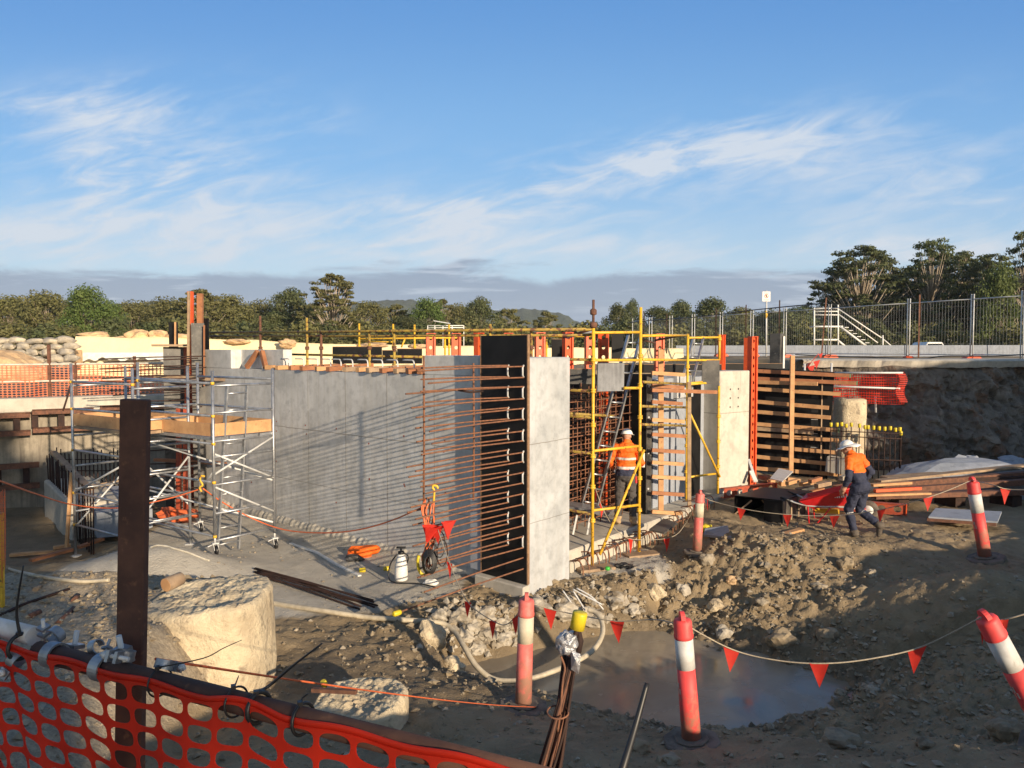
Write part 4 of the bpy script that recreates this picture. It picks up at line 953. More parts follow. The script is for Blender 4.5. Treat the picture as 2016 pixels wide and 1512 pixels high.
# trestle plank in front of the cage
tp_ = thing('trestle_plank', 'low aluminium plank on splayed legs beside the bright column', 'work platform', tuple(P(1170, 1045, 13.2)))
mb = MB(); mb.beam(P(1100, 992, 13.3), P(1205, 1008, 13.0), .42, .06); mb.build('plank', 'alu', tp_)
for x0, x1, Y in ((1136, 1128, 12.95), (1162, 1156, 13.2)):
    mb = MB(); mb.beam(P(x0, 1014, Y), P(x1, 1052, Y), .04, .03); mb.build('leg', 'galv', tp_)
# ================================================================ LEFT SIDE: mobile scaffolds, cut-off wall, forms
def castor(o, p, up):
    mb = MB(); mb.lathe(p+Vector((.02, 0, .075)), [(.03, -.02), (.072, -.02), (.075, -.012), (.075, .012), (.072, .02), (.03, .02)], 18, axis=(.8, .6, 0)); w_ = mb.build('castor', 'black', o)
    mb = MB(); a = Vector((.8, .6, 0))
    for s_ in (-1, 1): mb.beam(p+Vector((.02, 0, .075))+a*.034*s_, p+Vector((0, 0, .19))+a*.034*s_, .05, .008, tuple(a))
    mb.box(p+Vector((0, 0, .195)), (.10, .10, .02), .6); mb.tube(p+Vector((0, 0, .19)), p+Vector((0, 0, .32)), .018, 8); mb.beam(p+Vector((.0, 0, .19)), p+Vector((-.10, -.06, .15)), .03, .012); mb.build('fork', 'galv', w_)
def alu_tower(label, A, du, lu, dv, lv, ztop, zs, feet, castors=True, board_z=None, board_sides=('ab', 'ac', 'bd', 'cd'), trap=None):
    o = thing('scaffold_tower', label, 'scaffold', tuple(A+du*lu/2+dv*lv/2))
    K = {'a': A, 'c': A+du*lu, 'b': A+dv*lv, 'd': A+du*lu+dv*lv}
    for k, p in K.items():
        g = ground_z(p.x, p.y) if feet is None else feet[k]
        mb = MB(); mb.tube((p.x, p.y, g+(.28 if castors else .03)), (p.x, p.y, ztop[k]), .0255, 10); mb.build('standard', 'alu', o)
        if castors: castor(o, Vector((p.x, p.y, g)), 0)
        else: mb = MB(); mb.box((p.x, p.y, g+.012), (.15, .15, .016)); mb.tube((p.x, p.y, g), (p.x, p.y, g+.2), .016, 8); mb.build('foot_jack', 'galv', o)
    def h(a, b, z, z2=None, r=.021, m_='alu', n_='rail'):
        p, q = K[a], K[b]; mb = MB(); mb.tube((p.x, p.y, z), (q.x, q.y, z if z2 is None else z2), r, 8); return mb.build(n_, m_, o)
    for z in zs['ab']: h('a', 'b', z); h('c', 'd', z)
    for z in zs['ac']:
        r_ = h('a', 'c', z); h('b', 'd', z+.04)
        for k in 'ac': mb = MB(); mb.tube((K[k].x, K[k].y, z-.022), (K[k].x, K[k].y, z+.022), .033, 8); mb.build('coupler', 'yellow', r_)
    for a, b, z, z2 in zs['br']: h(a, b, z, z2, .018, 'galv', 'brace')
    if board_z:
        p = [K[k] for k in 'abdc']; mb = MB()
        n_ = 4
        for i in range(n_):
            f0, f1 = (i+.03)/n_, (i+.97)/n_
            a0, a1 = K['a'].lerp(K['b'], (f0+f1)/2), K['c'].lerp(K['d'], (f0+f1)/2); mb.beam((a0.x, a0.y, board_z), (a1.x, a1.y, board_z), (K['b']-K['a']).length*(f1-f0), .05)
        mb.build('deck', 'alu' if trap else 'woodold', o)
        ins = {k: K[k] + (Vector((0, 0, 0))) for k in K}; cen = (K['a']+K['d'])/2
        for s_ in board_sides:
            a, b = ins[s_[0]], ins[s_[1]]; a = a.lerp(cen, .035); b = b.lerp(cen, .035); mb = MB(); mb.beam((a.x, a.y, board_z+.145), (b.x, b.y, board_z+.145), .035, .21); mb.build('toe_board', 'wood', o)
    return o, K
A = G(424, 1107, -.31); DU = Vector((-.82, .57, 0)); DV = Vector((.60, .80, 0))
zA = P(425, 730, A.y).z
Bx = G(541, 1078, -.30); dv_ = Vector((Bx.x-A.x, Bx.y-A.y, 0)); lv_ = dv_.length; dv_ = dv_.normalized()
toA = dict(ab=[.05, .50, .98, 1.44, 1.70, 2.17, 2.62], ac=[.12, 1.02, 1.66, 2.12, 2.66], br=[('a', 'b', 1.5, .95), ('a', 'b', .95, .35), ('c', 'b', 1.6, .9), ('c', 'b', .7, .15), ('a', 'd', 1.2, .5), ('a', 'b', 1.15, 1.68)])
o, KA = alu_tower('aluminium mobile scaffold on castors beside the grey wall with orange toe boards', Vector((A.x, A.y, 0)), DU, 2.25, dv_, lv_, dict(a=zA, b=zA+.02, c=zA+.12, d=zA+.1), toA, None, True, 1.74, trap=True)
a0 = Vector((A.x, A.y, 0)); la = ladder('narrow aluminium ladder standing inside the mobile scaffold', a0+DU*.10+dv_*.10+Vector((0, 0, -.2)), a0+DU*.10+dv_*.50+Vector((0, 0, -.2)), a0+DU*.02+dv_*.28+Vector((0, 0, 2.62)), a0+DU*.02+dv_*.66+Vector((0, 0, 2.62)), 10)
Eb = G(149, 1092, -.62); E0 = Vector((Eb.x, Eb.y, 0))
zsE = dict(ab=[.2, .62, 1.05, 1.62, 2.0, 2.55], ac=[-.05, .55, 1.35, 2.12, 2.62], br=[('a', 'c', .55, 1.35), ('a', 'b', -.1, .9), ('c', 'd', .2, 1.3), ('b', 'd', 1.3, .4)])
alu_tower('aluminium scaffold with timber toe boards standing over the row of starter bars', E0, Vector((.82, -.57, 0)), 2.1, Vector((.60, .80, 0)), 1.0, dict(a=2.96, b=2.9, c=2.9, d=2.92), zsE, None, False, 1.78)
# --- cut-off retaining wall on the left with its rusty walers
lw = thing('retaining_wall', 'stained concrete retaining wall under the orange net fence', 'retaining wall', (-12, 19, -.7))
wA, wB = Vector((-17.5, 15.25, 0)), Vector((-8.0, 21.35, 0)); wd = (wB-wA).normalized(); wn = Vector((wd.y, -wd.x, 0))
mb = MB(); k = 64
rw = random.Random(8)
pts = []
for i in range(k+1):
    c = wA.lerp(wB, i/k); off = .10*abs(math.sin(i*.62))+.05*noise.noise(Vector((i*.3, 0, 0)))
    pts.append(c+wn*off)
rows = 14
vs = []
for j in range(rows+1):
    z = -1.0+(2.02+1.0)*j/rows
    for i, p in enumerate(pts):
        d = .06*noise.noise(Vector((p.x*1.1, z*1.3, 4)))+.02*noise.noise(Vector((p.x*4, z*4, 4))); vs.append(p+wn*d+Vector((0, 0, z)))
mb.add(vs, [(j*(k+1)+i, j*(k+1)+i+1, (j+1)*(k+1)+i+1, (j+1)*(k+1)+i) for j in range(rows) for i in range(k)], 0, True)
mb.build('face', 'dirty', lw)
mb = MB(); mb.beam(wA+wn*.12+Vector((0, 0, 1.88)), wB+wn*.12+Vector((0, 0, 1.88)), .55, .34); mb.build('capping_beam', 'slab', lw, .02)
def wpt(px, off):                                    # point of the wall line under a pixel column
    r = (px-1008)/F; b = wA+wn*off; t = (r*b.y-b.x)/(wd.x-r*wd.y); return b+wd*t
def waler(px0, px1, z0, z1, lab, posts):
    o = thing('steel_waler', lab, 'steel frame', tuple(wpt((px0+px1)/2, .4)+Vector((0, 0, z0))), 'rusty steel walers along the retaining wall')
    for z in (z0, z1):
        a, b = wpt(px0, .42)+Vector((0, 0, z)), wpt(px1, .42)+Vector((0, 0, z)); mb = MB()
        mb.beam(a, b, .16, .03, m=0); mb.beam(a+wn*.07+Vector((0, 0, -.05)), b+wn*.07+Vector((0, 0, -.05)), .02, .12); mb.build('channel', 'rust', o)
    for px in posts:
        mb = MB(); mb.beam(wpt(px, .36)+Vector((0, 0, z0+.02)), wpt(px, .36)+Vector((0, 0, z1-.02)), .14, .08, tuple(wn)); mb.build('stiffener', 'darkrust', o)
waler(-70, 57, 1.27, 1.70, 'rusty steel waler cut by the left edge, high on the retaining wall', (-20, 30))
waler(61, 182, 1.32, 1.76, 'boxed rusty steel waler in the middle of the retaining wall', (66, 118, 160))
waler(195, 330, 1.36, 1.80, 'rusty steel waler half hidden by the dark front post', (206, 260, 310))
waler(-70, 72, -.02, .48, 'lower rusty steel waler with a yellow capped pin at its end', (-10, 46))
mb = MB(); mb.tube(wpt(122, .5)+Vector((0, 0, 1.72)), wpt(142, .3)+Vector((0, 0, 2.45)), .022, 6); tag(mb.build('steel_prop', 'darkrust'), 'thin dark steel bar leaning from the middle waler up to the net fence', 'steel bar')
# --- low wall with starter bars
sw = thing('starter_wall', 'low broken concrete wall topped by a slanting row of starter bars', 'concrete wall', (-10, 16.6, -.7))
f0, f1 = Vector((-10.9, 17.8, 0)), Vector((-8.95, 15.45, 0)); fd = (f1-f0).normalized(); fn_ = Vector((fd.y, -fd.x, 0))
if fn_.y > 0: fn_ = -fn_
mb = MB(); mb.beam(f0-fn_*.5+Vector((0, 0, -.28)), f1-fn_*.5+Vector((0, 0, -.40)), 1.0, .95); mb.build('wall', 'slab', sw, .03)
rr = random.Random(31)
for i in range(26):
    f_ = i/25; p = f0.lerp(f1+fd*1.6, f_)-fn_*.1; z = .20-.22*f_; mb = MB(); mb.tube(p+Vector((0, 0, z-.75 if i > 16 else z-.1)), p+Vector((rr.uniform(-.03, .03), 0, z+.60+rr.uniform(-.06, .06))), .014, 6); mb.build('starter_bar', 'darkrust', sw)
mb = MB(); mb.beam(f0-fn_*.2+Vector((0, 0, .83)), f1-fn_*.2+fd*.9+Vector((0, 0, .50)), .14, .05); mb.build('timber_strip', 'woodold', sw)
for i in range(17):
    p = P(112+i*8, 900, 18.2); mb = MB(); mb.tube((p.x, p.y, -.3), (p.x, p.y, .80+rr.uniform(-.08, .1)), .014, 6); mb.build('starter_bar', 'darkrust', sw)
for z in (.35, .62): mb = MB(); mb.tube(P(110, 900, 18.15).xy.to_3d()+Vector((0, 0, z)), P(244, 900, 18.15).xy.to_3d()+Vector((0, 0, z)), .012, 6); mb.build('tie_bar', 'darkrust', sw)
lsb = thing('low_slab', 'grey low slab strip between the two rows of starter bars', 'concrete slab', (-8, 16.5, -.6))
mb = MB(); mb.prism([P(158, 960, 17.4), P(262, 955, 17.4), P(300, 1002, 15.2), P(190, 1010, 15.2)], (0, 0, -.5)); mb.build('slab', 'barrier', lsb)
mb = MB(); mb.beam(P(160, 966, 17)+Vector((0, 0, .05)), P(250, 950, 17)+Vector((0, 0, .05)), .1, .08); mb.build('timber_strip', 'woodold', lsb)
# --- dark column form at the left end of the long wall
cf = thing('column_form', 'dark timber column form with a grey board laid across its top', 'formwork', tuple(P(345, 1000, 18.0)))
g0 = ground_z(P(345, 990, 18).x, 18)
def vplate(o, name, px0, px1, y0, Y0, Y1, zb, matn, th=.05):
    a, b = P(px0, y0, Y0), P(px1, y0, Y1); h = a.z-zb; mb = MB(); c0 = Vector((a.x, a.y, zb+h/2)); c1 = Vector((b.x, b.y, zb+h/2)); mb.beam(c0, c1, th, h); return mb.build(name, matn, o)
vplate(cf, 'front_panel', 321, 364, 683, 18.0, 18.2, g0, 'plydust'); vplate(cf, 'side_panel', 366, 373, 683, 18.1, 17.95, g0, 'redsteel', .12)
mb = MB(); mb.beam(P(300, 680, 17.9), P(372, 680, 18.15), .4, .05); mb.build('top_board', 'woodold', cf)
vplate(cf, 'upright', 334, 348, 634, 18.4, 18.4, 3.25, 'ply', .12)
mb = MB(); mb.beam(P(345, 683, 18.2), P(345, 634, 18.2), .035, .03, (0, 1, 0)); mb.build('timber_edge', 'wood', cf)
for y in (740, 845, 905): mb = MB(); mb.beam(P(305, y, 17.8), P(455, y+8, 17.2), .09, .07); mb.build('clamp_timber', 'woodred' if y > 800 else 'woodold', cf)
ef = thing('end_form', 'black end form with one orange and one brown upright timber', 'formwork', tuple(P(390, 1000, 17.6)))
vplate(ef, 'front_panel', 376, 402, 636, 17.6, 17.7, g0, 'plydust'); vplate(ef, 'back_panel', 386, 410, 627, 18.0, 17.9, 2.6, 'ply')
for px, y0, m_, nm in ((375, 574, 'orange', 'orange_upright'), (394, 578, 'woodred', 'timber_upright')):
    mb = MB(); mb.beam(P(px, 760, 17.75), P(px, y0, 17.75), .12, .09, (0, 1, 0)); mb.build(nm, m_, ef)
mb = MB(); mb.beam(P(369, 900, 17.6), P(372, 574, 17.6), .05, .05, (0, 1, 0)); mb.build('timber_upright', 'woodold', ef)
mb = MB(); mb.beam(P(402, 760, 17.55), P(402, 640, 17.55), .03, .03, (0, 1, 0)); mb.build('board_edge', 'woodred', ef)
rr = random.Random(17)
for k, (y, x0) in enumerate([(706, 194), (711, 204), (724, 195), (729, 206), (742, 200), (748, 240), (753, 198), (762, 245), (770, 215), (776, 222), (789, 240), (806, 250), (818, 252), (842, 262), (862, 262), (886, 262), (914, 262), (940, 264), (962, 264), (985, 266), (1003, 268)]):
    mb = MB(); a, b = P(x0, y+rr.uniform(-2, 4), 16.4+rr.uniform(-.2, .5)), P(400+rr.uniform(-12, 6), y-4+rr.uniform(-2, 2), 17.3); mb.path([a, a.lerp(b, .5)+Vector((0, 0, rr.uniform(-.02, .02))), b], .014, 6); mb.build('starter_bar', 'darkrust', ef)
for i, (px, Y) in enumerate(((352, 17.0), (366, 16.8))): 
    mb = MB(); mb.beam(P(px, 1010, Y), P(px, 800, Y), .09, .09, (0, 1, 0)); mb.build('steel_upright', 'redsteel', ef)
# orange and white bag behind the scaffold, timber pieces, hose
p = ground_hit(345, 1030); mb = MB(); mb.blob((p.x, p.y+.2, ground_z(p.x, p.y)+.12), (.36, .2, .13), 3, 3, .45, 2.2); tag(mb.build('tarpaulin', 'cord'), 'crumpled orange sheet on the floor behind the mobile scaffold', 'sheet')
for i, (x0, y0, x1, y1, m_, lab) in enumerate([(20, 1098, 140, 1090, 'wood', 'long pale plank on the ground left of the scaffold foot'), (60, 1112, 142, 1092, 'woodred', 'brown plank lying beside the pale plank at the left'), (105, 1090, 140, 1086, 'wood', 'short yellow plank end near the scaffold foot'), (155, 1092, 202, 1077, 'woodred', 'reddish plank right of the outer scaffold foot')]):
    a, b = ground_hit(x0, y0), ground_hit(x1, y1); mb = MB(); mb.beam(a+Vector((0, 0, .05+.03*i)), b+Vector((0, 0, .07+.03*i)), .11, .05); tag(mb.build('plank', m_), lab, 'plank', 'planks on the ground at the left')
mb = MB(); mb.beam(P(131, 1078, 14.2), P(141, 930, 14.3), .05, .05, (0, 1, 0)); tag(mb.build('timber_stake', 'wood'), 'slim yellow timber leaning beside the left scaffold upright', 'timber')
mb = MB(); mb.path(spline([ground_hit(x, y)+Vector((0, 0, .03)) for x, y in ((-20, 1105), (20, 1124), (60, 1136), (90, 1142), (130, 1147), (170, 1150), (215, 1147))]), .022, 8); tag(mb.build('hose', 'hose'), 'thin pale hose lying along the left bench', 'hose')
mb = MB(); mb.path(spline([ground_hit(x, y)+Vector((0, 0, .02)) for x, y in ((297, 1080), (310, 1076), (330, 1078), (342, 1082), (370, 1090), (395, 1100), (412, 1106))]), .015, 6); tag(mb.build('strap', 'offwhite'), 'pale sling and dark cord lying in front of the mobile scaffold', 'strap')

# ================================================================ BACKGROUND OF THE LEFT AND MIDDLE
# orange net fence on the retaining wall
nf = thing('net_fence', 'orange net fence between rusty posts above the retaining wall', 'fence', tuple(P(160, 775, 20)))
n0, n1 = Vector((-17, 16.0, 0)), Vector((-8.3, 21.5, 0))
def nfn(u, v):
    p = n0.lerp(n1, u); return p + Vector((0, 0, 2.83-.82*v-.05*abs(math.sin(u*26))*v)) + wn*(.05*math.sin(u*90)*math.sin(v*3)+.03*math.sin(u*37))
mb = MB(); cell_plate(mb, None, None, None, 110, 14, (.80, .74), 8, fn=nfn, pw=4); mb.build('net', 'netfar', nf)
for z in (2.84, 2.42): mb = MB(); mb.tube(n0+Vector((0, 0, z)), n1+Vector((0, 0, z+.02)), .026, 8); mb.build('rail', 'offwhite', nf)
for px, zt in ((-20, 2.95), (97, 3.35), (265, 3.05), (148, 2.9)):
    r = (px-1008)/F; d = (n1-n0).normalized(); t = (r*n0.y-n0.x)/(d.x-r*d.y); p = n0+d*t; mb = MB(); mb.beam(p+Vector((0, 0, 2.02)), p+Vector((0, 0, zt)), .07, .05, (0, 1, 0)); mb.build('post', 'rust', nf)
# sandbags
bag = None; rr = random.Random(6)
for r_ in range(5):
    for c_ in range(8):
        px = -50+c_*29+(14 if r_ % 2 else 0)+rr.uniform(-5, 5)
        if px > 152-r_*2: continue
        if bag is None:
            mb = MB(); mb.blob((0, 0, 0), (.36, .24, .15), 4, 3, .26, 1.7, sm=True); bag = mb.build('sandbag', 'sandbag'); o = bag
        else: o = copy_tree(bag)
        p = P(px, 690, 33+r_*.0-.12*(7-r_)+rr.uniform(-.05, .05)); o.location = (p.x, p.y, 2.42+r_*.255+rr.uniform(-.02, .02)); o.rotation_euler = (rr.uniform(-.12, .12), rr.uniform(-.15, .15), rr.uniform(-.3, .3)); s_ = rr.uniform(.8, 1.4); o.scale = (s_, 1, rr.uniform(.85, 1.2))
        tag(o, 'bulging pale sandbag stacked in the wall of bags at the left', 'sandbag', 'sandbags stacked at the left')
# cream cloth covered bund
cw = thing('cream_bund', 'long sunlit cream bund wall behind the tank', 'bund wall', tuple(P(500, 700, 36)))
mb = MB(); k, rows = 180, 10; vs = []
for j in range(rows+1):
    for i in range(k+1):
        px = 150+(1345-150)*i/k; Y = 35+5*(i/k); top = np.interp(px, [150, 330, 500, 640, 800, 1000, 1345], [662, 665, 670, 677, 679, 683, 686]); b_ = P(px, 690, Y); zt = P(px, top, Y).z+.06*noise.noise(Vector((b_.x*.7, 0, 0)))
        zb = 2.0; f_ = j/rows; z = zb+(zt-zb)*f_; off = -.55*(1-f_)+.14*noise.noise(Vector((b_.x*.8, z*1.2, 2)))+.05*noise.noise(Vector((b_.x*3, z*3, 2)))
        vs.append((b_.x, b_.y+off, z))
fs = [(j*(k+1)+i, j*(k+1)+i+1, (j+1)*(k+1)+i+1, (j+1)*(k+1)+i) for j in range(rows) for i in range(k)]
n_ = len(vs); vs += [(x, y+1.2, z-.05) for x, y, z in vs[rows*(k+1):]]
fs += [(rows*(k+1)+i, rows*(k+1)+i+1, n_+i+1, n_+i) for i in range(k)]
mb.add(vs, fs, 0, True); mb.build('cloth', 'cream', cw)
mb = MB(); vs = []
for j in range(4):
    for i in range(91):
        px = 155+(345-155)*i/90; Y = 34.4; y_ = 694+j*4.5+(2.5*math.sin(i*.5)+2*math.sin(i*.19) if j == 3 else 0); p = P(px, y_, Y-.03*j); vs.append(p)
mb.add(vs, [(j*91+i, (j+1)*91+i, (j+1)*91+i+1, j*91+i+1) for j in range(3) for i in range(90)], 0, True); mb.build('white_skirt', 'white', cw)
mb = MB(); mb.box(P(124, 705, 33.6), (1.25, .9, .72)); tag(mb.build('stone_block', 'sandrock', bevel=.03), 'square tan stone block between the sandbags and the cream bund', 'stone block')
p = P(5, 725, 30); mb = MB(); mb.blob((p.x, p.y, 2.3), (1.6, 1.2, .95), 5, 4, .16); tag(mb.build('sand_heap', 'sandrock'), 'heap of tan sand in front of the sandbags at the left edge', 'sand heap')
for i, (px, y, w_, h_, lab) in enumerate([(188, 658, 50, 16, 'flat pointed boulder at the left end of the cream bund'), (240, 663, 34, 9, 'low pale stone between two boulders on the bund'), (273, 657, 42, 20, 'round brown boulder with a dark hollow on the bund'), (312, 658, 32, 17, 'slanted brown boulder beside the round one'), (350, 662, 40, 15, 'brown boulder behind the small black upright'), (466, 668, 42, 8, 'low boulder below the yellow handrail'), (566, 672, 30, 14, 'pinkish boulder between two rusty scaffold posts'), (732, 676, 50, 9, 'flat brown boulder behind the clean yellow frame'), (822, 678, 34, 8, 'flat boulder left of the first orange post')]):
    p = P(px, y, 36.2); r = w_/F*36.2/2; mb = MB(); mb.blob((p.x, p.y, p.z-.1), (r*1.15, r*.8, h_/F*36*.62), 60+i, 3, .32, 1.4); tag(mb.build('boulder', 'sandrock'), lab, 'boulder', 'boulders on the cream bund')
# far hut railing
fh = thing('far_platform', 'small white railed platform far behind the orange posts', 'platform', tuple(P(878, 650, 58)))
for px in (842, 856, 872, 890, 913): mb = MB(); mb.tube(P(px, 690, 58), P(px, 641, 58), .04, 6); mb.build('post', 'white', fh)
for y in (641, 645): mb = MB(); mb.tube(P(842, y, 58), P(913, y, 58), .035, 6); mb.build('rail', 'white', fh)
mb = MB(); mb.beam(P(842, 650, 58), P(913, 650, 58), 1.5, .12); mb.build('deck', 'white', fh)
mb = MB(); mb.beam(P(855, 632, 58), P(886, 637, 58), 1.2, .06); mb.build('canopy', 'galv', fh)

# ================================================================ BACKGROUND OF THE RIGHT
def fy(px): return 1/(.0238+(px-1280)*2.61e-5)
# concrete barrier units
prof = [(-.3, 0), (-.3, .09), (-.16, .26), (-.10, .78), (.10, .78), (.16, .26), (.3, .09), (.3, 0)]
bA, bB = P(1330, 690, 43.5), P(2110, 690, 39.5); bA.z = bB.z = 0; L = (bB-bA).length; bd = (bB-bA).normalized(); bn = Vector((bd.y, -bd.x, 0)); nb_ = 5; br0 = None
for i in range(nb_):
    if br0 is None:
        mb = MB(); ln = L/nb_-.03; mb.prism([Vector((-ln/2, y, z)) for y, z in prof], (ln, 0, 0)); br0 = mb.build('concrete_barrier', 'barrier', bevel=.015); o = br0
    else: o = copy_tree(br0)
    c = bA+bd*(L*(i+.5)/nb_); o.location = (c.x, c.y, 2.70); o.rotation_euler = (0, 0, math.atan2(bd.y, bd.x)); tag(o, ORD[i]+' of the long blue grey concrete barrier units behind the wire fence', 'barrier', 'concrete barrier units')
fpx = [1243, 1281, 1321, 1365, 1420, 1480, 1545, 1633, 1788, 1913, 2012, 2130]
FL = ['first wire fence panel at the far left behind the scaffold standard', 'second wire fence panel from the far left', 'wire fence panel left of the second scaffold bay', 'wire fence panel behind the second scaffold bay', 'wire fence panel just right of the second scaffold bay', 'wire fence panel in front of the warning sign pole', 'wire fence panel above the black waler form', 'wide wire fence panel in front of the white stair tower', 'wire fence panel right of the stair tower beside the red steel picket', 'wire fence panel second from the right edge', 'wire fence panel cut by the right edge']
def fpt(px, z=0): p = P(px, 690, fy(px)); return Vector((p.x, p.y, z))
FZ = 2.93
for i in range(len(fpx)-1):
    a, b = fpt(fpx[i]+2), fpt(fpx[i+1]-3); o = thing('wire_fence', FL[i], 'wire fence', tuple((a+b)/2+Vector((0, 0, FZ))), 'temporary wire fence panels')
    for p in (a, b): mb = MB(); mb.tube(p+Vector((0, 0, FZ)), p+Vector((0, 0, FZ+2.08)), .02, 8); mb.build('post', 'galv', o)
    mb = MB(); d = b-a; n_ = int(d.length/.11)
    for k in range(1, n_): p = a.lerp(b, k/n_); mb.path2([p+Vector((0, 0, FZ+.15)), p+Vector((0, 0, FZ+1.9))], [.0021]*2, Vector((0, 0, 1)), 4, 0)
    for z in (.2, .5, .9, 1.3, 1.7): mb.path2([a+Vector((0, 0, FZ+z)), b+Vector((0, 0, FZ+z))], [.0021]*2, d.normalized(), 4, 0)
    mb.build('wire_mesh', 'fencewire', o)
    for z in (.14, 1.92): mb = MB(); mb.tube(a+Vector((0, 0, FZ+z)), b+Vector((0, 0, FZ+z)), .018, 6); mb.build('rail', 'galv', o)
# fence feet
fo = None
LF = {1281: 'red fence foot far left behind the first scaffold standard', 1321: 'red fence foot left of the second scaffold bay', 1420: 'red fence foot behind the right standard of the second bay', 1480: 'red fence foot behind the full height orange post', 1545: 'red fence foot beside the dark square column form', 1633: 'red fence foot above the timber rail ends', 1788: 'narrow red fence foot right of the orange netting top', 1913: 'largest red fence foot near the right edge'}
for px, lab in LF.items():
    if fo is None:
        fo = thing('fence_foot', lab, 'fence foot'); mb = MB(); mb.prism([Vector((x, -.12, z)) for x, z in ((-.32, 0), (.32, 0), (.32, .07), (.22, .13), (-.22, .13), (-.32, .07))], (0, .24, 0)); mb.build('block', 'orange', fo, .012)
        mb = MB(); mb.lathe((0, 0, .125), [(.06, 0), (.06, .02), (.04, .03)], 12); mb.build('socket', 'redsteel', fo); o = fo
    else: o = copy_tree(fo)
    p = fpt(px); o.location = (p.x, p.y, ground_z(p.x, p.y)); o.rotation_euler = (0, 0, .2 if px != 1788 else 1.3); o['label'] = lab; o['group'] = 'red fence feet'
# steel pickets with a cable
PK = [(1268, 612, 'rusty steel picket just right of the first scaffold standard'), (1313, 618, 'rusty steel picket behind the pine stud'), (1410, 607, 'dark steel picket left of the bright orange post'), (1469, 600, 'dark steel picket at the full height orange post'), (1535, 591, 'dark steel picket above the dark square form'), (1627, 586, 'leaning red brown steel picket left of the stair tower'), (1811, 580, 'red brown steel picket standing alone in front of the wire fence')]
tops = []
for px, yt, lab in PK:
    Y = fy(px)-.8; p = P(px, yt, Y); g = ground_z(p.x, p.y)-.1; lean = -.16 if px == 1627 else 0
    mb = MB(); b_ = Vector((p.x+lean, p.y, g)); mb.beam(b_, p, .05, .012, (0, 1, 0)); mb.beam(b_+Vector((0, .02, 0)), p+Vector((0, .02, 0)), .012, .045, (0, 1, 0)); tag(mb.build('steel_picket', 'rust' if px > 1600 else 'darkrust'), lab, 'steel picket', 'steel pickets along the fence'); tops.append(p)
mb = MB(); pts = [P(px, y, fy(px)-.75) for px, y in ((1235, 636), (1290, 630), (1350, 626), (1410, 620), (1469, 612), (1535, 605), (1622, 597))]; mb.path(spline(pts), .022, 6); tag(mb.build('cable', 'black'), 'black cable slung between the steel pickets', 'cable')
mb = MB(); pts = [P(px, y, fy(px)-.75) for px, y in ((1566, 698), (1627, 701), (1700, 703), (1811, 706), (1860, 701), (1960, 701), (2030, 697))]; mb.path(spline(pts), .018, 6); tag(mb.build('cable', 'black'), 'black cable lying low along the bottom of the wire fence', 'cable')
# warning sign
sg = thing('warning_sign', 'white warning sign with an orange red ring on a tall pole', 'sign', (P(1509, 690, 38).x, 38, 2.8))
mb = MB(); mb.tube((P(1509, 690, 38).x, 38, 2.6), P(1509, 572, 38), .04, 10); mb.build('pole', 'galv', sg)
a, b = P(1501, 574, 37.92), P(1516.5, 593.5, 37.92); cx_, cz = (a.x+b.x)/2, (a.z+b.z)/2; w_, h_ = b.x-a.x, a.z-b.z
mb = MB(); mb.box((cx_, 37.92, cz), (w_, .02, h_)); mb.build('plate', 'white', sg, .004)
mb = MB(); R_ = w_*.27
for k in range(20):
    t0, t1_ = k*math.pi/10, (k+1)*math.pi/10; mb.add([(cx_+math.cos(t)*q, 37.905, cz+.02+math.sin(t)*q) for t, q in ((t0, R_), (t1_, R_), (t1_, R_*.76), (t0, R_*.76))], [(0, 1, 2, 3)])
mb.beam((cx_-R_*.6, 37.904, cz+.02+R_*.6), (cx_+R_*.6, 37.904, cz+.02-R_*.6), .004, .03, (0, 0, 1)); mb.build('ring', 'orange', sg)
mb = MB(); mb.blob((cx_, 37.904, cz+.02), (.03, .003, .07), 2, 2, .3); mb.build('figure', 'black', sg)
mb = MB()
for k, (zz, ww) in enumerate(((.165, .60), (-.135, .72), (-.165, .70), (-.19, .5))): mb.box((cx_, 37.906, cz+zz), (w_*ww, .004, .018 if k == 0 else .008))
mb.build('lines', 'black', sg)
mb = MB(); mb.path([P(1508, 612, 37.9), P(1509, 620, 37.88), P(1508, 627, 37.9)], [.03, .06, .03], 6); mb.build('yellow_tag', 'yellow', sg)
# white stair tower
st = thing('stair_tower', 'white steel access stair with handrails behind the barrier', 'access stair', tuple(P(1660, 700, 50)))
def stt(x0, y0, x1, y1, r=.045, Y=50, nm='handrail', Y2=None): mb = MB(); mb.tube(P(x0, y0, Y), P(x1, y1, Y2 or Y), r, 7); mb.build(nm, 'white', st)
for Y in (50, 51.2):
    for px, yt in ((1603, 606), (1650, 600)): stt(px, 700, px, yt, .05, Y, 'post')
    for y in (607, 613, 620): stt(1603, y, 1650, y, .035, Y)
    stt(1601, 643, 1650, 643, .06, Y, 'beam'); stt(1601, 669, 1650, 669, .06, Y, 'beam')
    stt(1650, 608, 1735, 665, .04, Y); stt(1650, 618, 1728, 675, .04, Y); stt(1654, 643, 1706, 682, .07, Y, 'stringer'); stt(1648, 669, 1664, 682, .07, Y, 'stringer'); stt(1738, 690, 1738, 660, .05, Y, 'post'); stt(1738, 667, 1758, 684, .04, Y)
mb = MB(); a, b = P(1601, 643, 50.6), P(1652, 643, 50.6); mb.beam(a, b, 1.2, .08); mb.build('landing', 'galv', st)
for k in range(7): 
    x = 1660+k*8; mb = MB(); p = P(x, 645+k*6, 50.6); mb.box(p, (.26, 1.1, .04)); mb.build('tread', 'galv', st)
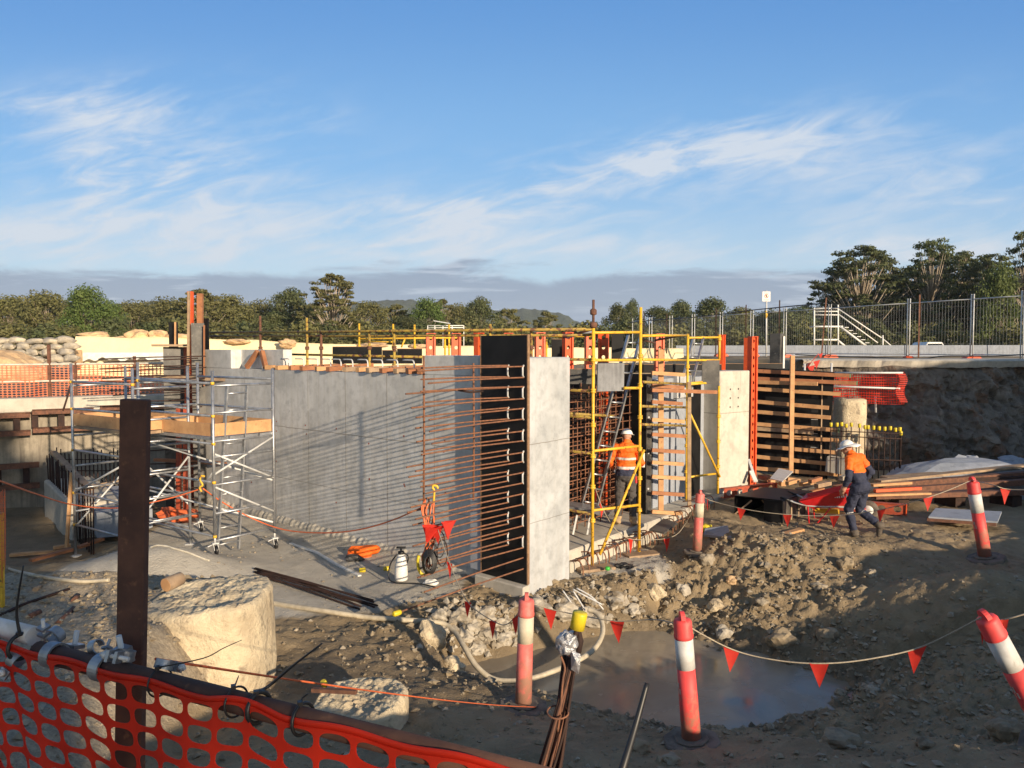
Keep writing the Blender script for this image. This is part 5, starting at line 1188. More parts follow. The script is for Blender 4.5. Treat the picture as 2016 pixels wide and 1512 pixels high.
# white car seen from behind
cx_ = P(1830, 690, 62).x; car = thing('parked_car', 'white car of which only the roof shows above the concrete barrier', 'car', (cx_, 62, 2.4))
mb = MB(); sec = [(-.86, .35), (-.88, .75), (-.84, .95), (-.62, 1.40), (-.50, 1.47), (.50, 1.47), (.62, 1.40), (.84, .95), (.88, .75), (.86, .35)]
mb.prism([Vector((cx_+x, 61.2, 2.4+z)) for x, z in sec], (0, 2.2, 0)); mb.prism([Vector((cx_+x, 63.45, 2.4+min(z, .95))) for x, z in ((-.86, .35), (-.88, .75), (-.8, .93), (.8, .93), (.88, .75), (.86, .35))], (0, 1.3, 0)); mb.build('body', 'carwhite', car, .04)
mb = MB(); mb.prism([Vector((cx_+x, 61.17, 2.4+z)) for x, z in ((-.72, .98), (-.55, 1.34), (.55, 1.34), (.72, .98))], (0, .02, 0)); mb.build('rear_window', 'glass', car)
for x in (-.75, .75):
    for y in (61.7, 64.0): mb = MB(); mb.lathe((cx_+x-.1, y, 2.72), [(.2, 0), (.33, .0), (.33, .2), (.2, .2)], 16, axis=(1, 0, 0)); mb.build('wheel', 'black', car)
    mb = MB(); mb.box((cx_+x*1.0, 61.18, 3.2), (.16, .03, .2)); mb.build('tail_light', 'barrowred', car)
# orange netting on the right cut
rn = thing('safety_net', 'orange netting with two grey rails in front of the shaded earth bank', 'net fence', tuple(P(1690, 790, 20)))
def rfn(u, v):
    a = P(1592+(1780-1592)*u, 735+60*v+1.5*math.sin(u*9)*v-3*u*(1-v), 20.6-.9*u); return a+Vector((0, .03*math.sin(u*17)*math.sin(v*3), 0))
mb = MB(); cell_plate(mb, None, None, None, 38, 12, (.76, .72), 8, fn=rfn, pw=4); mb.build('net', 'net', rn)
mb = MB()
for k in range(16): p = P(1775+4*math.sin(k*.5), 737+k*3.6, 19.6); mb.box(p, (.20, .02, .022), 0)
mb.build('gathered_edge', 'net', rn)
for y0, y1, x0, x1 in ((734, 734, 1640, 1778), (759, 765, 1600, 1772)): mb = MB(); mb.tube(P(x0, y0, 20.3), P(x1, y1, 19.6), .025, 8); mb.build('rail', 'galv', rn)
for px, y0, y1 in ((1637, 715, 800), (1724, 780, 812), (1584, 716, 760)): mb = MB(); mb.tube(P(px, y0, 20.2), P(px, y1, 20.2), .028, 8); mb.build('post', 'galv', rn)
# pile stub and capped starter bars
ps = MB(); pc = P(1672, 840, 19.9); ks = 40; vs = []
for j in range(14):
    z = -.2+2.15*j/13
    for i in range(ks):
        t = 2*math.pi*i/ks; r = .40*(1+.10*noise.noise(Vector((math.cos(t)*2, math.sin(t)*2, z*2)))+.05*noise.noise(Vector((math.cos(t)*6, math.sin(t)*6, z*6)))); vs.append((pc.x+r*math.cos(t), pc.y+r*math.sin(t), z+(.1*noise.noise(Vector((math.cos(t)*2, math.sin(t)*2, 5))) if j == 13 else 0)))
ps.add(vs, [(j*ks+i, j*ks+(i+1) % ks, (j+1)*ks+(i+1) % ks, (j+1)*ks+i) for j in range(13) for i in range(ks)]+[tuple(13*ks+i for i in range(ks))], 0, True)
tag(ps.build('pile_stub', 'pile'), 'rough pale pile stub standing under the orange netting', 'concrete pile')
cs = thing('starter_bars', 'row of upright starter bars with yellow caps below the netting', 'rebar cage', tuple(P(1710, 930, 18.6)))
rr = random.Random(14)
for i, (px, y) in enumerate([(1636, 836), (1648, 836), (1657, 835), (1666, 838), (1676, 836), (1692, 838), (1703, 841), (1709, 841), (1720, 842), (1731, 843), (1742, 844), (1753, 843), (1763, 846), (1772, 845), (1774, 853)]):
    Y = 18.9-.35*i/14; p = P(px, y, Y); mb = MB(); mb.tube((p.x, p.y, p.z-1.25), p, .012, 6); b_ = mb.build('bar', 'darkrust', cs)
    mb = MB(); mb.lathe(p+Vector((0, 0, -.05)), [(.028, 0), (.034, .01), (.036, .09), (.03, .1)], 10); mb.build('cap', 'capyellow', b_)
for y in (852, 862, 905): mb = MB(); mb.tube(P(1634, y-4, 18.85), P(1776, y+2, 18.5), .012, 6); mb.build('tie_bar', 'darkrust', cs)
tc_ = thing('column_cage', 'slim brown column cage behind the ends of the top timber rails', 'rebar cage', tuple(P(1597, 800, 20.9)))
for px in (1582, 1588, 1594, 1602, 1609): mb = MB(); mb.tube(P(px, 795, 20.9), P(px, 728, 20.9), .014, 6); mb.build('bar', 'rebar', tc_)
for y in (745, 762, 780): mb = MB(); mb.tube(P(1578, y, 20.85), P(1612, y, 20.85), .011, 6); mb.build('hoop', 'rebar', tc_)
# small red flags near the corner of the form
mb = MB()
for px, y, s_ in ((1590, 722, .22), (1586, 736, .3), (1601, 712, .2), (1612, 698, .12)): p = P(px, y, 22); mb.add([p, p+Vector((s_, 0, .05)), p+Vector((s_*.5, 0, -s_))], [(0, 1, 2)])
mb.path([P(1584, 728, 22.02), P(1612, 696, 22.02)], .008, 5); tag(mb.build('flag_string', 'flag'), 'crumpled red flags hanging above the black waler form', 'flag string')

# rough cut face of the bank at the right
mb = MB(); k, rows = 240, 64; vs = []
for j in range(rows+1):
    f_ = j/rows
    for i in range(k+1):
        x = 8.75+(19-8.75)*i/k; yb_ = 20.75+.35*math.sin(x*.9); z = -.25+3.13*f_
        y = yb_+1.25*f_**1.3+.25*math.sin(x*2.1+1)*.4; v = Vector((x, y*.5, z))
        d1 = noise.voronoi(v*1.5)[0]; d2 = noise.voronoi(v*3.6+Vector((4, 0, 0)))[0]
        d = .6*noise.noise(v*.6)+.42*noise.noise(v*1.4)+.10*(d1[1]-d1[0])+.26*abs(noise.noise(v*2.9))+.17*noise.noise(v*5)+.10*noise.noise(v*9)+.06*noise.noise(v*17)
        w_ = min(1, (1-f_)*7)*min(1, f_*5+.3)
        vs.append((x, y-d*w_*.8+.12, z+(.10*noise.noise(v*3))*w_))
mb.add(vs, [(j*(k+1)+i, j*(k+1)+i+1, (j+1)*(k+1)+i+1, (j+1)*(k+1)+i) for j in range(rows) for i in range(k)], 0, False)
m, t, b = new_mat('rocky_bank'); v = objco(t, False)
a_ = N.noise(v, 1.1, 6, .65); b2 = N.noise(v, 4.5, 7, .68); rk = t.nodes.new('ShaderNodeTexVoronoi'); rk.inputs['Scale'].default_value = 3.2
vd = t.nodes.new('ShaderNodeVectorMath'); vd.operation = 'ADD'; t.links.new(v.s, vd.inputs[0]); t.links.new((b2*.5).s, vd.inputs[1]); t.links.new(vd.outputs[0], rk.inputs['Vector'])
rx, ry, rz = N.sep(N(rk.outputs['Color'])); c = N.mix(N.step(.35, .65, a_), (.20, .17, .14), (.10, .085, .07)); c = N.mix(N.step(.6, .9, rx)*.35, c, (.33, .29, .24)); c = N.mix(N.step(.75, .95, ry)*.6, c, (.19, .10, .055)); c = N.mix(N.step(.45, .7, b2)*.45, c, (.05, .042, .036))
t.links.new(c.s, b.inputs['Base Color']); b.inputs['Roughness'].default_value = .95; bump(t, b, b2*.6+N.noise(v, 22, 6, .65)*.4, .9, .06); M['bank'] = m
eb2 = mb.build('earth_bank', 'bank'); tag(eb2, kind='structure')
mb = MB(); vs = []
for i in range(121):
    x = 8.4+(19-8.4)*i/120; y = 21.9+.35*math.sin(x*.9)+.06*noise.noise(Vector((x*3, 0, 0)))
    for dy_, z in ((0.02, 2.72+.05*noise.noise(Vector((x*2.5, 1, 0)))), (-.06+.05*noise.noise(Vector((x*5, 2, 0))), 2.90), (.05, 2.945), (2.4, 2.95)): vs.append((x, y+dy_, z))
mb.add(vs, [(i*4+j, (i+1)*4+j, (i+1)*4+j+1, i*4+j+1) for i in range(120) for j in range(3)], 0, False); tag(mb.build('road_edge', 'slab'), kind='structure')
# ================================================================ WORK FLOOR OBJECTS
# broken pile head in the left foreground and the small stump
def stump(name, lab, c, r, zb, zt, seed, matn, tilt=(0, 0), n=110, pw=2.7, rough=1.0):
    mb = MB(); rows = 26; vs = []
    def rad(t, z):
        k = (abs(math.cos(t))**pw+abs(math.sin(t))**pw)**(-1/pw)
        d = Vector((math.cos(t), math.sin(t), z*.8)); return r*k*(1+rough*(.05*noise.noise(d*1.6+Vector((seed, 0, 0)))+.022*noise.noise(d*5+Vector((seed, 0, 0)))+.012*noise.noise(d*13)+.006*noise.noise(d*30)))
    for j in range(rows+1):
        f_ = j/rows; z = zb+(zt-zb)*f_
        for i in range(n):
            t = 2*math.pi*i/n; q = rad(t, z)*(1+.06*(1-f_))*(1 if j < rows else .955); vs.append((c[0]+q*math.cos(t), c[1]+q*math.sin(t), z+(q*math.cos(t)*tilt[0]+q*math.sin(t)*tilt[1])*f_**3))
    fs = [(j*n+i, j*n+(i+1) % n, (j+1)*n+(i+1) % n, (j+1)*n+i) for j in range(rows) for i in range(n)]
    ringn = 26; base = rows*n
    for k in range(1, ringn+1):
        g = 1-k/ringn*.985
        for i in range(n):
            x, y, z = vs[base+i]; px_, py_ = c[0]+(x-c[0])*g, c[1]+(y-c[1])*g; v = Vector((px_*1.0, py_*1.0, seed))
            zz = zt+((px_-c[0])*tilt[0]+(py_-c[1])*tilt[1]) + rough*(.045*noise.noise(v*3)+.025*noise.noise(v*8)+.022*noise.noise(v*17)+.03*max(0, noise.noise(v*29))+.012*noise.noise(v*50)); vs.append((px_, py_, zz))
    for k in range(ringn):
        b0_ = base if k == 0 else len(vs)-(ringn-k+1)*n; 
    off = (rows+1)*n
    for k in range(ringn):
        s0_ = base if k == 0 else off+(k-1)*n; s1_ = off+k*n
        fs += [(s0_+i, s0_+(i+1) % n, s1_+(i+1) % n, s1_+i) for i in range(n)]
    fs.append(tuple(off+(ringn-1)*n+i for i in range(n)))
    mb.add(vs, fs, 0, True); return tag(mb.build(name, matn), lab, 'concrete pile')
stump('pile_stub', 'big sunlit cut-off concrete pile behind the rusty front post', (-3.22, 8.08), .62, -.75, .60, 1.3, 'pile', (.09, .03))
stump('pile_stub', 'small broken concrete stump in front of the pipe rail', (-1.40, 6.95), .42, -.6, .0, 4.2, 'pile', (.05, .06), pw=2.6)
p = ground_hit(342, 1150)
lg = thing('timber_log', 'short cut round log lying on top of the big concrete pile', 'log', (-3.55, 7.95, .6))
lc = P(326, 1152, 8.0); mb = MB(); ax = Vector((.42, .9, .10)).normalized(); mb.lathe(lc, [(.060, 0), (.074, .002), (.075, .08), (.07, .2), (.066, .202)], 18, axis=tuple(ax)); mb.build('bark', 'woodold', lg)
mb = MB(); mb.lathe(lc-ax*.003, [(.070, 0), (.070, .004)], 18, axis=tuple(ax)); mb.build('cut_face', 'wood', lg)
for i, (pts, r, m_, lab) in enumerate([([(0, 1216), (40, 1196), (80, 1182), (137, 1163)], .016, 'darkrust', 'long rusty bar lying across the left gravel bench'), ([(58, 1218), (78, 1208)], .03, 'rust', 'short rusty stub on the gravel bench by the long bar'), ([(114, 1232), (145, 1202)], .03, 'rust', 'rusty flat bar stub left of the front post'), ([(145, 1186), (153, 1176)], .03, 'rust', 'small rusty stub near the front post on the bench'), ([(68, 1165), (80, 1157)], .03, 'woodold', 'little wooden peg at the back of the gravel bench')]):
    q = [ground_hit(x, y)+Vector((0, 0, .02)) for x, y in pts]; mb = MB(); mb.path(spline(q, 3) if len(q) > 2 else q, r, 6); tag(mb.build('steel_bar' if m_ != 'woodold' else 'timber_peg', m_), lab, 'steel bar' if m_ != 'woodold' else 'peg')
mb = MB(); mb.beam(P(615, 1358, 6.85), P(702, 1362, 6.75), .045, .035); tag(mb.build('steel_bar', 'rust'), 'short rusty bar lying on the small concrete stump', 'steel bar')
mb = MB(); mb.lathe(P(637, 1344, 7.2), [(.03, -.05), (.032, 0), (.026, .02)], 12, axis=(-.3, -.3, .9)); tag(mb.build('yellow_stopper', 'capyellow'), 'dirty yellow cap behind the small concrete stump', 'cap')
# bundle of bars on the slurry floor
for i in range(7):
    a, b = ground_hit(505+rr.uniform(-6, 8), 1122+i*2.2), ground_hit(735+rr.uniform(-40, 20), 1196+rr.uniform(-8, 8)); mb = MB(); z = Vector((0, 0, .02+.022*(i % 3)))
    mb.path(spline([a+z, a.lerp(b, .5)+z+Vector((rr.uniform(-.05, .05), 0, .01)), b+z], 5), .014, 6); tag(mb.build('steel_bar', 'darkrust'), 'one of the loose rusty bars bundled on the pale floor right of the big pile', 'steel bar', 'bundle of rusty bars on the floor')
# pale hose running into the pond
hp = [ground_hit(x, y)+Vector((0, 0, .035)) for x, y in ((500, 1186), (560, 1196), (640, 1208), (720, 1220), (800, 1226), (865, 1231))]
hp += [P(893, 1242, 9.95), P(912, 1270, 9.6), P(935, 1308, 9.35), P(965, 1334, 9.2), P(1000, 1341, 9.15), P(1045, 1336, 9.2), P(1100, 1317, 9.4), P(1145, 1296, 9.7), P(1172, 1275, 9.95), P(1186, 1248, 10.2), P(1184, 1222, 10.45), P(1172, 1206, 10.6), P(1158, 1200, 10.65)]
mb = MB(); mb.path(spline(hp, 6), .034, 10); tag(mb.build('hose', 'hose'), 'thick pale hose looping from the pale floor into the muddy pond', 'hose')
for i, pts in enumerate(([(1128, 1160), (1150, 1172), (1185, 1190)], [(1128, 1163), (1142, 1185), (1152, 1202)], [(1135, 1158), (1165, 1175), (1188, 1200)], [(1108, 1163), (1120, 1180), (1130, 1196)])):
    mb = MB(); mb.path(spline([P(x, y, 10.9-.05*k) for k, (x, y) in enumerate(pts)], 4), .012, 6); tag(mb.build('bent_bar', 'galv'), ['upper', 'middle dark', 'lower', 'short left'][i]+' bent grey bar poking out of the broken edge below the column', 'steel bar', 'bent bars at the broken edge')
# sprayer, strip, small things along the wall
sb_ = G(790, 1142, -.28); spx = thing('sprayer_bottle', 'white pressure sprayer bottle standing at the foot of the grey wall', 'sprayer', tuple(sb_))
mb = MB(); mb.lathe(sb_, [(.085, 0), (.098, .02), (.10, .12), (.092, .24), (.062, .36), (.045, .40)], 22); mb.build('tank', 'white', spx)
mb = MB(); mb.lathe(sb_+Vector((0, 0, .40)), [(.048, 0), (.048, .04), (.02, .05), (.018, .09)], 14); mb.beam(sb_+Vector((-.07, 0, .5)), sb_+Vector((.07, 0, .5)), .03, .025); mb.path(spline([sb_+Vector((.04, 0, .42)), sb_+Vector((.11, 0, .36)), sb_+Vector((.085, 0, .26))], 4), .012, 6); mb.build('pump_handle', 'black', spx)
mb = MB(); mb.path(spline([sb_+Vector((-.06, 0, .40)), sb_+Vector((-.16, -.02, .25)), sb_+Vector((-.18, -.05, .05)), sb_+Vector((-.05, -.2, .02)), sb_+Vector((.3, -.25, .02)), sb_+Vector((.6, -.45, .02))], 5), .012, 6); mb.build('spray_hose', 'black', spx)
q = [ground_hit(x, y)+Vector((0, 0, .02)) for x, y in ((572, 1072), (624, 1090), (660, 1112), (708, 1136))]; mb = MB()
for a, b in zip(q, q[1:]): mb.beam(a, b, .06, .02)
tag(mb.build('plastic_strip', 'white'), 'white strip lying on the floor along the foot of the grey wall', 'strip')
p = ground_hit(712, 1100); mb = MB(); mb.blob((p.x, p.y+.15, p.z+.08), (.26, .12, .11), 8, 3, .35); tag(mb.build('orange_bag', 'hivis'), 'orange bag lying at the foot of the grey wall', 'bag')
p = ground_hit(693, 1108); mb = MB(); mb.blob((p.x, p.y+.1, p.z+.05), (.16, .08, .07), 18, 3, .35); tag(mb.build('grey_bag', 'plydust'), 'dark bag beside the orange bag at the wall foot', 'bag')
for px, y, lab in ((707, 1127, 'yellow cap lying on the floor left of the sprayer shadow'), (755, 1124, 'yellow cap lying in the shadow of the sprayer bottle')):
    p = ground_hit(px, y); mb = MB(); mb.lathe((p.x, p.y, p.z+.035), [(.025, 0), (.036, .01), (.038, .09), (.03, .1)], 12, axis=(1, .3, 0)); tag(mb.build('yellow_stopper', 'capyellow'), lab, 'cap')
p = ground_hit(850, 1152); mb = MB(); mb.blob((p.x, p.y, p.z+.04), (.12, .07, .05), 9, 3, .3); tag(mb.build('cloth_rag', 'white'), 'white rag on the floor under the bar ends', 'rag')
# cords hung on the bars
hb = thing('cord_bundle', 'bundle of orange leads with a yellow hook hanging on the bar ends', 'cord bundle', tuple(P(850, 1120, 9.9)))
rr = random.Random(40)
for i in range(9):
    x = 838+rr.uniform(-4, 18); y0 = 985+rr.uniform(-4, 4); mb = MB(); mb.path(spline([P(x, y0, 9.85), P(x-4+rr.uniform(-4, 6), 1010+rr.uniform(-6, 6), 9.8), P(846+rr.uniform(-8, 8), 1060, 9.8), P(832+rr.uniform(-4, 14), 1095, 9.8), P(840+rr.uniform(-8, 8), 1118+rr.uniform(-6, 6), 9.8)], 4), .011, 6); mb.build('lead', 'cord' if i % 3 else 'darkrust', hb)
mb = MB(); mb.path(spline([P(862, 962, 9.8), P(860, 957, 9.8), P(853, 956, 9.8), P(852, 961, 9.8), P(855, 966, 9.8), P(854, 985, 9.8), P(853, 990, 9.8)], 4), .014, 8); mb.build('hook', 'yellow', hb)
for i in range(4):
    c = P(852+rr.uniform(-10, 20), 1085+rr.uniform(-20, 15), 9.75); R_ = rr.uniform(.10, .22); mb = MB(); mb.path([c+Vector((R_*math.cos(t)*.55, .05*math.sin(t), R_*math.sin(t)*1.3)) for t in [k*math.pi/9 for k in range(19)]], .008, 5, cap=False); mb.build('lead', 'darkrust' if i % 2 else 'black', hb)
mb = MB(); c = P(845, 1108, 9.7)
for k in range(5):
    R_ = .075+.012*k; mb.path([c+Vector((R_*math.cos(t)*.72, .02*k-.04+.02*math.sin(t), R_*math.sin(t)*1.25)) for t in [j*math.pi/10 for j in range(21)]], .012, 6, cap=False)
tag(mb.build('hose_coil', 'black'), 'small black coil hanging at the lower end of the orange leads', 'hose coil')
mb = MB(); c = P(843, 1108, 9.76); mb.path([c+Vector((.12*math.cos(t)*.7-.05, .0, .16*math.sin(t))) for t in [j*math.pi/10 for j in range(8, 17)]], .022, 6); tag(mb.build('yellow_coil', 'capyellow'), 'yellow lead behind the small black coil', 'cord')
# orange lead across the left side
mb = MB(); q = spline([P(-40, 935, 7.5), P(0, 947, 8), P(70, 972, 9.5), P(145, 994, 12), P(235, 1000, 12.4), P(330, 982, 12.6), P(396, 962, 12.5)], 6); mb.path(q, .011, 6); tag(mb.build('cord', 'cord'), 'orange lead strung across the left scaffold to a yellow hook', 'cord')
mb = MB(); q = spline([P(400, 962, 12.5), P(440, 990, 12.9), P(500, 1022, 13.2), P(560, 1043, 13.0), P(630, 1049, 12.2), P(700, 1044, 11.4), P(770, 1025, 10.6), P(834, 997, 9.95)], 6); mb.path(q, .011, 6); tag(mb.build('cord', 'cord'), 'orange lead sagging along the foot of the grey wall', 'cord')
mb = MB(); mb.path(spline([P(403, 938, 12.45), P(396, 937, 12.45), P(394, 945, 12.45), P(399, 955, 12.45), P(393, 960, 12.45), P(397, 968, 12.45)], 4), .016, 7); tag(mb.build('cord_hook', 'yellow'), 'yellow plastic hook on the mobile scaffold holding the orange lead', 'hook')

# ---------------- bollards and bunting
def make_bollard(worn):
    o = thing('bollard', '', 'bollard'); red = 'bollardworn' if worn else 'bollard'
    mb = MB(); mb.lathe((0, 0, .05), [(.082, 0), (.080, .3), (.076, .57)], 22); mb.lathe((0, 0, .05), [(.0762, .57), (.075, .81)], 22)
    mb.lathe((0, 0, .05), [(.078, .81), (.082, .82), (.083, .838), (.078, .85), (.0765, .945), (.068, .962), (.03, .968)], 22); mb.build('body', red, o)
    mb = MB(); mb.path2([Vector((0, 0, z)) for z in (.62, .86)], [.0785, .0775], Vector((0, 0, 1)), 22, 0); mb.build('reflective_band', 'cream_band' if worn else 'reflect', o)
    mb = MB(); mb.lathe((0, 0, 1.0), [(.03, -.01), (.03, .03)], 12)
    prof_ = [(.062*math.cos(t), .062*math.sin(t)*.95) for t in [k*math.pi/10 for k in range(11)]]
    mb.prism([Vector((x, -.018, 1.02+z)) for x, z in prof_], (0, .036, 0)); mb.build('handle', red, o)
    mb = MB(); pts = [Vector((.25*math.cos(t+.39), .25*math.sin(t+.39), -.02)) for t in [k*math.pi/4 for k in range(8)]]
    mb.prism(pts, Vector((0, 0, .055))); mb.prism([p*.6+Vector((0, 0, .0472)) for p in pts], Vector((0, 0, .02))); mb.build('foot', 'rubber', o, .012)
    mb = MB(); rr = random.Random(4); n_ = 7
    for j in range(2):
        for i in range(n_):
            if rr.random() < .25: continue
            t0, t1 = -1.57-.1+.62*i/n_, -1.57-.1+.62*(i+1)/n_; z0, z1 = .42+.045*j, .42+.045*(j+1)
            mb.add([(.0806*math.cos(t), .0806*math.sin(t), z) for t, z in ((t0, z0), (t1, z0), (t1, z1), (t0, z1))], [(0, 1, 2, 3)], 0, True)
    mb.build('torn_sticker', 'offwhite', o)
    return o
bo = {False: make_bollard(False), True: make_bollard(True)}
bused = set()
def bollard(base, top, worn, lab, rz=0, basemat=True):
    b = bo[worn]; o = b if worn not in bused else copy_tree(b); bused.add(worn)
    base, top = Vector(base), Vector(top); d = top-base; s_ = d.length/1.08
    o.location = base; o.rotation_euler = (Matrix.Rotation(rz, 3, 'Z').to_quaternion() if False else d.to_track_quat('Z', 'Y')).to_euler(); o.scale = (s_*.94, s_*.94, s_)
    o['label'] = lab; o['group'] = 'red traffic bollards'; o['category'] = 'bollard'
    q = Vector((base.x, base.y, ground_z(base.x, base.y)))
    return o
def yb(px, py, Y): return P(px, py, Y)
BL = [((1030, 1398), (1037, 1166), 7.6, True, 'dusty red bollard with a cream band left of the muddy pond', 'muddy rubber foot of the dusty left bollard'),
      ((1362, 1468), (1342, 1203), 6.55, False, 'bright red bollard with silver band standing in front of the muddy pond', 'rubber foot of the bright bollard in front of the pond'),
      ((1372, 1092), (1379, 964), 13.6, True, 'faded red bollard at the end of the hooked bars', 'rubber foot of the faded far bollard'),
      ((1940, 1104), (1913, 938), 10.5, False, 'red and silver bollard leaning slightly at the right on the dark ground', 'rubber foot of the leaning bollard at the right'),
      ((2075, 1470), (1932, 1200), 6.0, False, 'strongly leaning red bollard cut by the lower right edge', 'rubber foot of the strongly leaning bollard')]
BT = []
for (b, t, Y, w_, lab, fl) in BL:
    p0 = ground_hit(*b); p0.z += .02; p1 = P(t[0], t[1], p0.y); Y = p0.y; bollard(p0, p1, w_, lab); BT.append(p1)
    g = ground_z(p0.x, p0.y)
    if False:                                 # packed clods under the foot
        mb = MB(); mb.blob((p0.x, p0.y+.1, g-.02), (.42, .36, max(.1, p0.z-g)), int(Y*7), 3, .22); tag(mb.build('soil_clump', 'clodsoil'), 'clump of soil under the '+fl.replace('rubber ', ''), 'soil clump')
def bunting(lab, pts, flags, fs=.16, fh=.2, r=.006, seed=1):
    rr = random.Random(seed); o = thing('bunting', lab, 'flag string', tuple(sum((Vector(p) for p in pts), Vector())/len(pts)))
    sp = spline(pts, 8); mb = MB(); mb.path(sp, r, 5); mb.build('string', 'string', o)
    for f_ in flags:
        # nearest spline point to the pixel x of the flag
        best = min(range(1, len(sp)-1), key=lambda i: abs(1008+F*sp[i].x/sp[i].y - f_[0]))
        c = sp[best]; d = (sp[best+1]-sp[best-1]).normalized(); k = f_[1] if len(f_) > 1 else 1.0; rot = f_[2] if len(f_) > 2 else rr.uniform(-.3, .3)
        dn = Vector((0, 0, -1)); side = Vector((d.x, d.y, d.z*.8)).normalized(); side = Matrix.Rotation(rot, 3, 'Z') @ side; w_ = fs*k; h_ = fh*(f_[3] if len(f_) > 3 else 1)
        nn = side.cross(dn); a, b_ = c-side*w_/2, c+side*w_/2; tip = c+dn*h_+side*rr.uniform(-.15, .15)*w_
        m1, m2 = a.lerp(tip, .5)+nn*.012*rr.uniform(-1, 1), b_.lerp(tip, .5)+nn*.012*rr.uniform(-1, 1); md = c.lerp(tip, .45)+nn*.015
        mb = MB(); mb.add([a, b_, tip, m1, m2, c, md], [(0, 3, 6, 5), (5, 6, 4, 1), (3, 2, 6), (6, 2, 4)], 0, True); mb.build('flag', 'flag', o)
    return o
L_, Fb, Far, Rb, Lean = BT
dz = Vector((0, 0, -.06))
bunting('string of flags from the bright front bollard to the leaning front bollard', [Fb+dz*1.6, P(1440, 1278, 6.45), P(1530, 1300, 6.35), P(1625, 1306, 6.2), P(1720, 1296, 6.15), P(1818, 1272, 6.1), Lean+dz], [(1441, 1, -.1), (1624, 1, .05), (1815, 1, .1)], .15, .205, .0065, 3)
bunting('short string with two flags leaving the right edge from the leaning bollard', [Lean+dz, P(1960, 1220, 6.0), P(1992, 1216, 5.9), P(2060, 1195, 5.8)], [(1930, .35, 1.2), (1990, .45, 1.1, 1.1)], .15, .21, .0065, 4)
bunting('string of flags from the dusty left bollard to the bright front bollard', [L_+dz*1.5, P(1083, 1199, 7.5), P(1150, 1213, 7.3), P(1215, 1223, 7.1), P(1290, 1220, 6.8), Fb+dz*2], [(1087, .95), (1214, 1.05)], .14, .21, .0055, 5)
bunting('string of flags falling from the bar ends to the dusty left bollard', [P(862, 1042, 9.6), P(880, 1095, 9.2), P(900, 1145, 8.8), P(925, 1190, 8.4), P(970, 1222, 8.0), P(1000, 1228, 7.8), L_+dz*1.6], [(884, .5, .9, 1.0), (921, .5, .9, .9), (968, .5, .9), (1016, .75, .3)], .16, .2, .0055, 6)
bunting('string of flags from the yellow scaffold to the faded far bollard', [P(1172, 962, 12.45), P(1190, 1008, 12.5), P(1215, 1045, 12.7), P(1248, 1062, 12.9), P(1320, 1058, 13.2), P(1350, 1030, 13.4), Far+dz], [(1173, .6, 1.0, 1.1), (1187, 1.0, .2), (1245, .9, .4, 1.2), (1317, 1.0, .2, 1.1), (1374, .9, .5)], .16, .22, .006, 7)
bunting('string of flags sagging past the walking worker to the right bollard', [Far+dz, P(1398, 985, 13.4), P(1470, 1003, 13.0), P(1550, 1013, 12.7), P(1643, 1015, 12.4), P(1735, 1003, 11.9), P(1840, 975, 11.3), Rb+dz], [(1398, .6, .7), (1468, 1.0), (1551, 1.0), (1645, 1.05), (1737, 1.0), (1837, 1.05)], .15, .21, .006, 8)
bunting('string with one flag running from the right bollard out of the picture', [Rb+dz, P(1955, 955, 10.4), P(1985, 963, 10.3), P(2060, 965, 10)], [(1985, 1.0)], .15, .22, .006, 9)
# bunch of flags at the bar ends
mb = MB(); rr = random.Random(8)
for i in range(8):
    x, y = 828+rr.uniform(0, 46), 1022+rr.uniform(0, 18); p = P(x, y, 9.65+rr.uniform(-.1, .1)); a = rr.uniform(-.5, .5); mb.add([p, p+Vector((.16*math.cos(a), .1*math.sin(a), rr.uniform(-.03, .06))), p+Vector((rr.uniform(-.03, .1), .03, -.22))], [(0, 1, 2)])
mb.add([P(858, 1040, 9.6), P(880, 1030, 9.7), P(876, 1037, 9.65)], [(0, 1, 2)])
tag(mb.build('flag_bunch', 'flag'), 'gathered bunch of red flags tied on the bar ends', 'flags')

# ---------------- black box, channels, wheelbarrow, timber stack
bxo = thing('form_box', 'low black plywood box on the ground left of the wheelbarrow', 'formwork box', (5.3, 15.8, -.1))
FLc, FRc, BRc, BLc = (G(1446, 1018, -.12), G(1540, 1030, -.12), G(1597, 1008, -.12), G(1506, 1000, -.12))
for v_ in (FLc, FRc, BRc, BLc): v_.z = ground_z(v_.x, v_.y)-.02
zt = .30
def vp(a, b, z0, z1, matn, nm, th=.022): a, b = a.copy(), b.copy(); h = z1-z0; mb = MB(); mb.beam((a.x, a.y, z0+h/2), (b.x, b.y, z0+h/2), th, h); return mb.build(nm, matn, bxo)
mb = MB(); mb.prism([Vector((v_.x, v_.y, zt)) for v_ in (FLc, FRc, BRc, BLc)], (0, 0, .022)); mb.build('top_sheet', 'ply', bxo)
vp(FLc.lerp(FRc, .005), FLc.lerp(BLc, .99), -.15, zt, 'ply', 'side_panel'); vp(FRc, BRc, -.15, zt-.001, 'plydust', 'side_panel'); vp(BLc.lerp(BRc, .02), BLc.lerp(BRc, .98), -.15, zt, 'ply', 'back_panel'); vp(FLc.lerp(FRc, .62), FLc.lerp(FRc, .99), -.15, zt-.002, 'ply', 'front_panel')
for f_ in (.0, .25, .5, .75, 1.0): a = FRc.lerp(BRc, f_)+Vector((.02, -.02, 0)); mb = MB(); mb.beam((a.x, a.y, -.15), (a.x, a.y, zt), .025, .02, (0, 1, 0)); mb.build('rib', 'woodold', bxo)
for x0, y0, x1, y1 in ((1447, 1012, 1480, 985), (1500, 985, 1540, 1024)): mb = MB(); mb.beam(P(x0, y0, 15.2), P(x1, y1, 15.1), .03, .03); mb.build('brace', 'woodold', bxo)
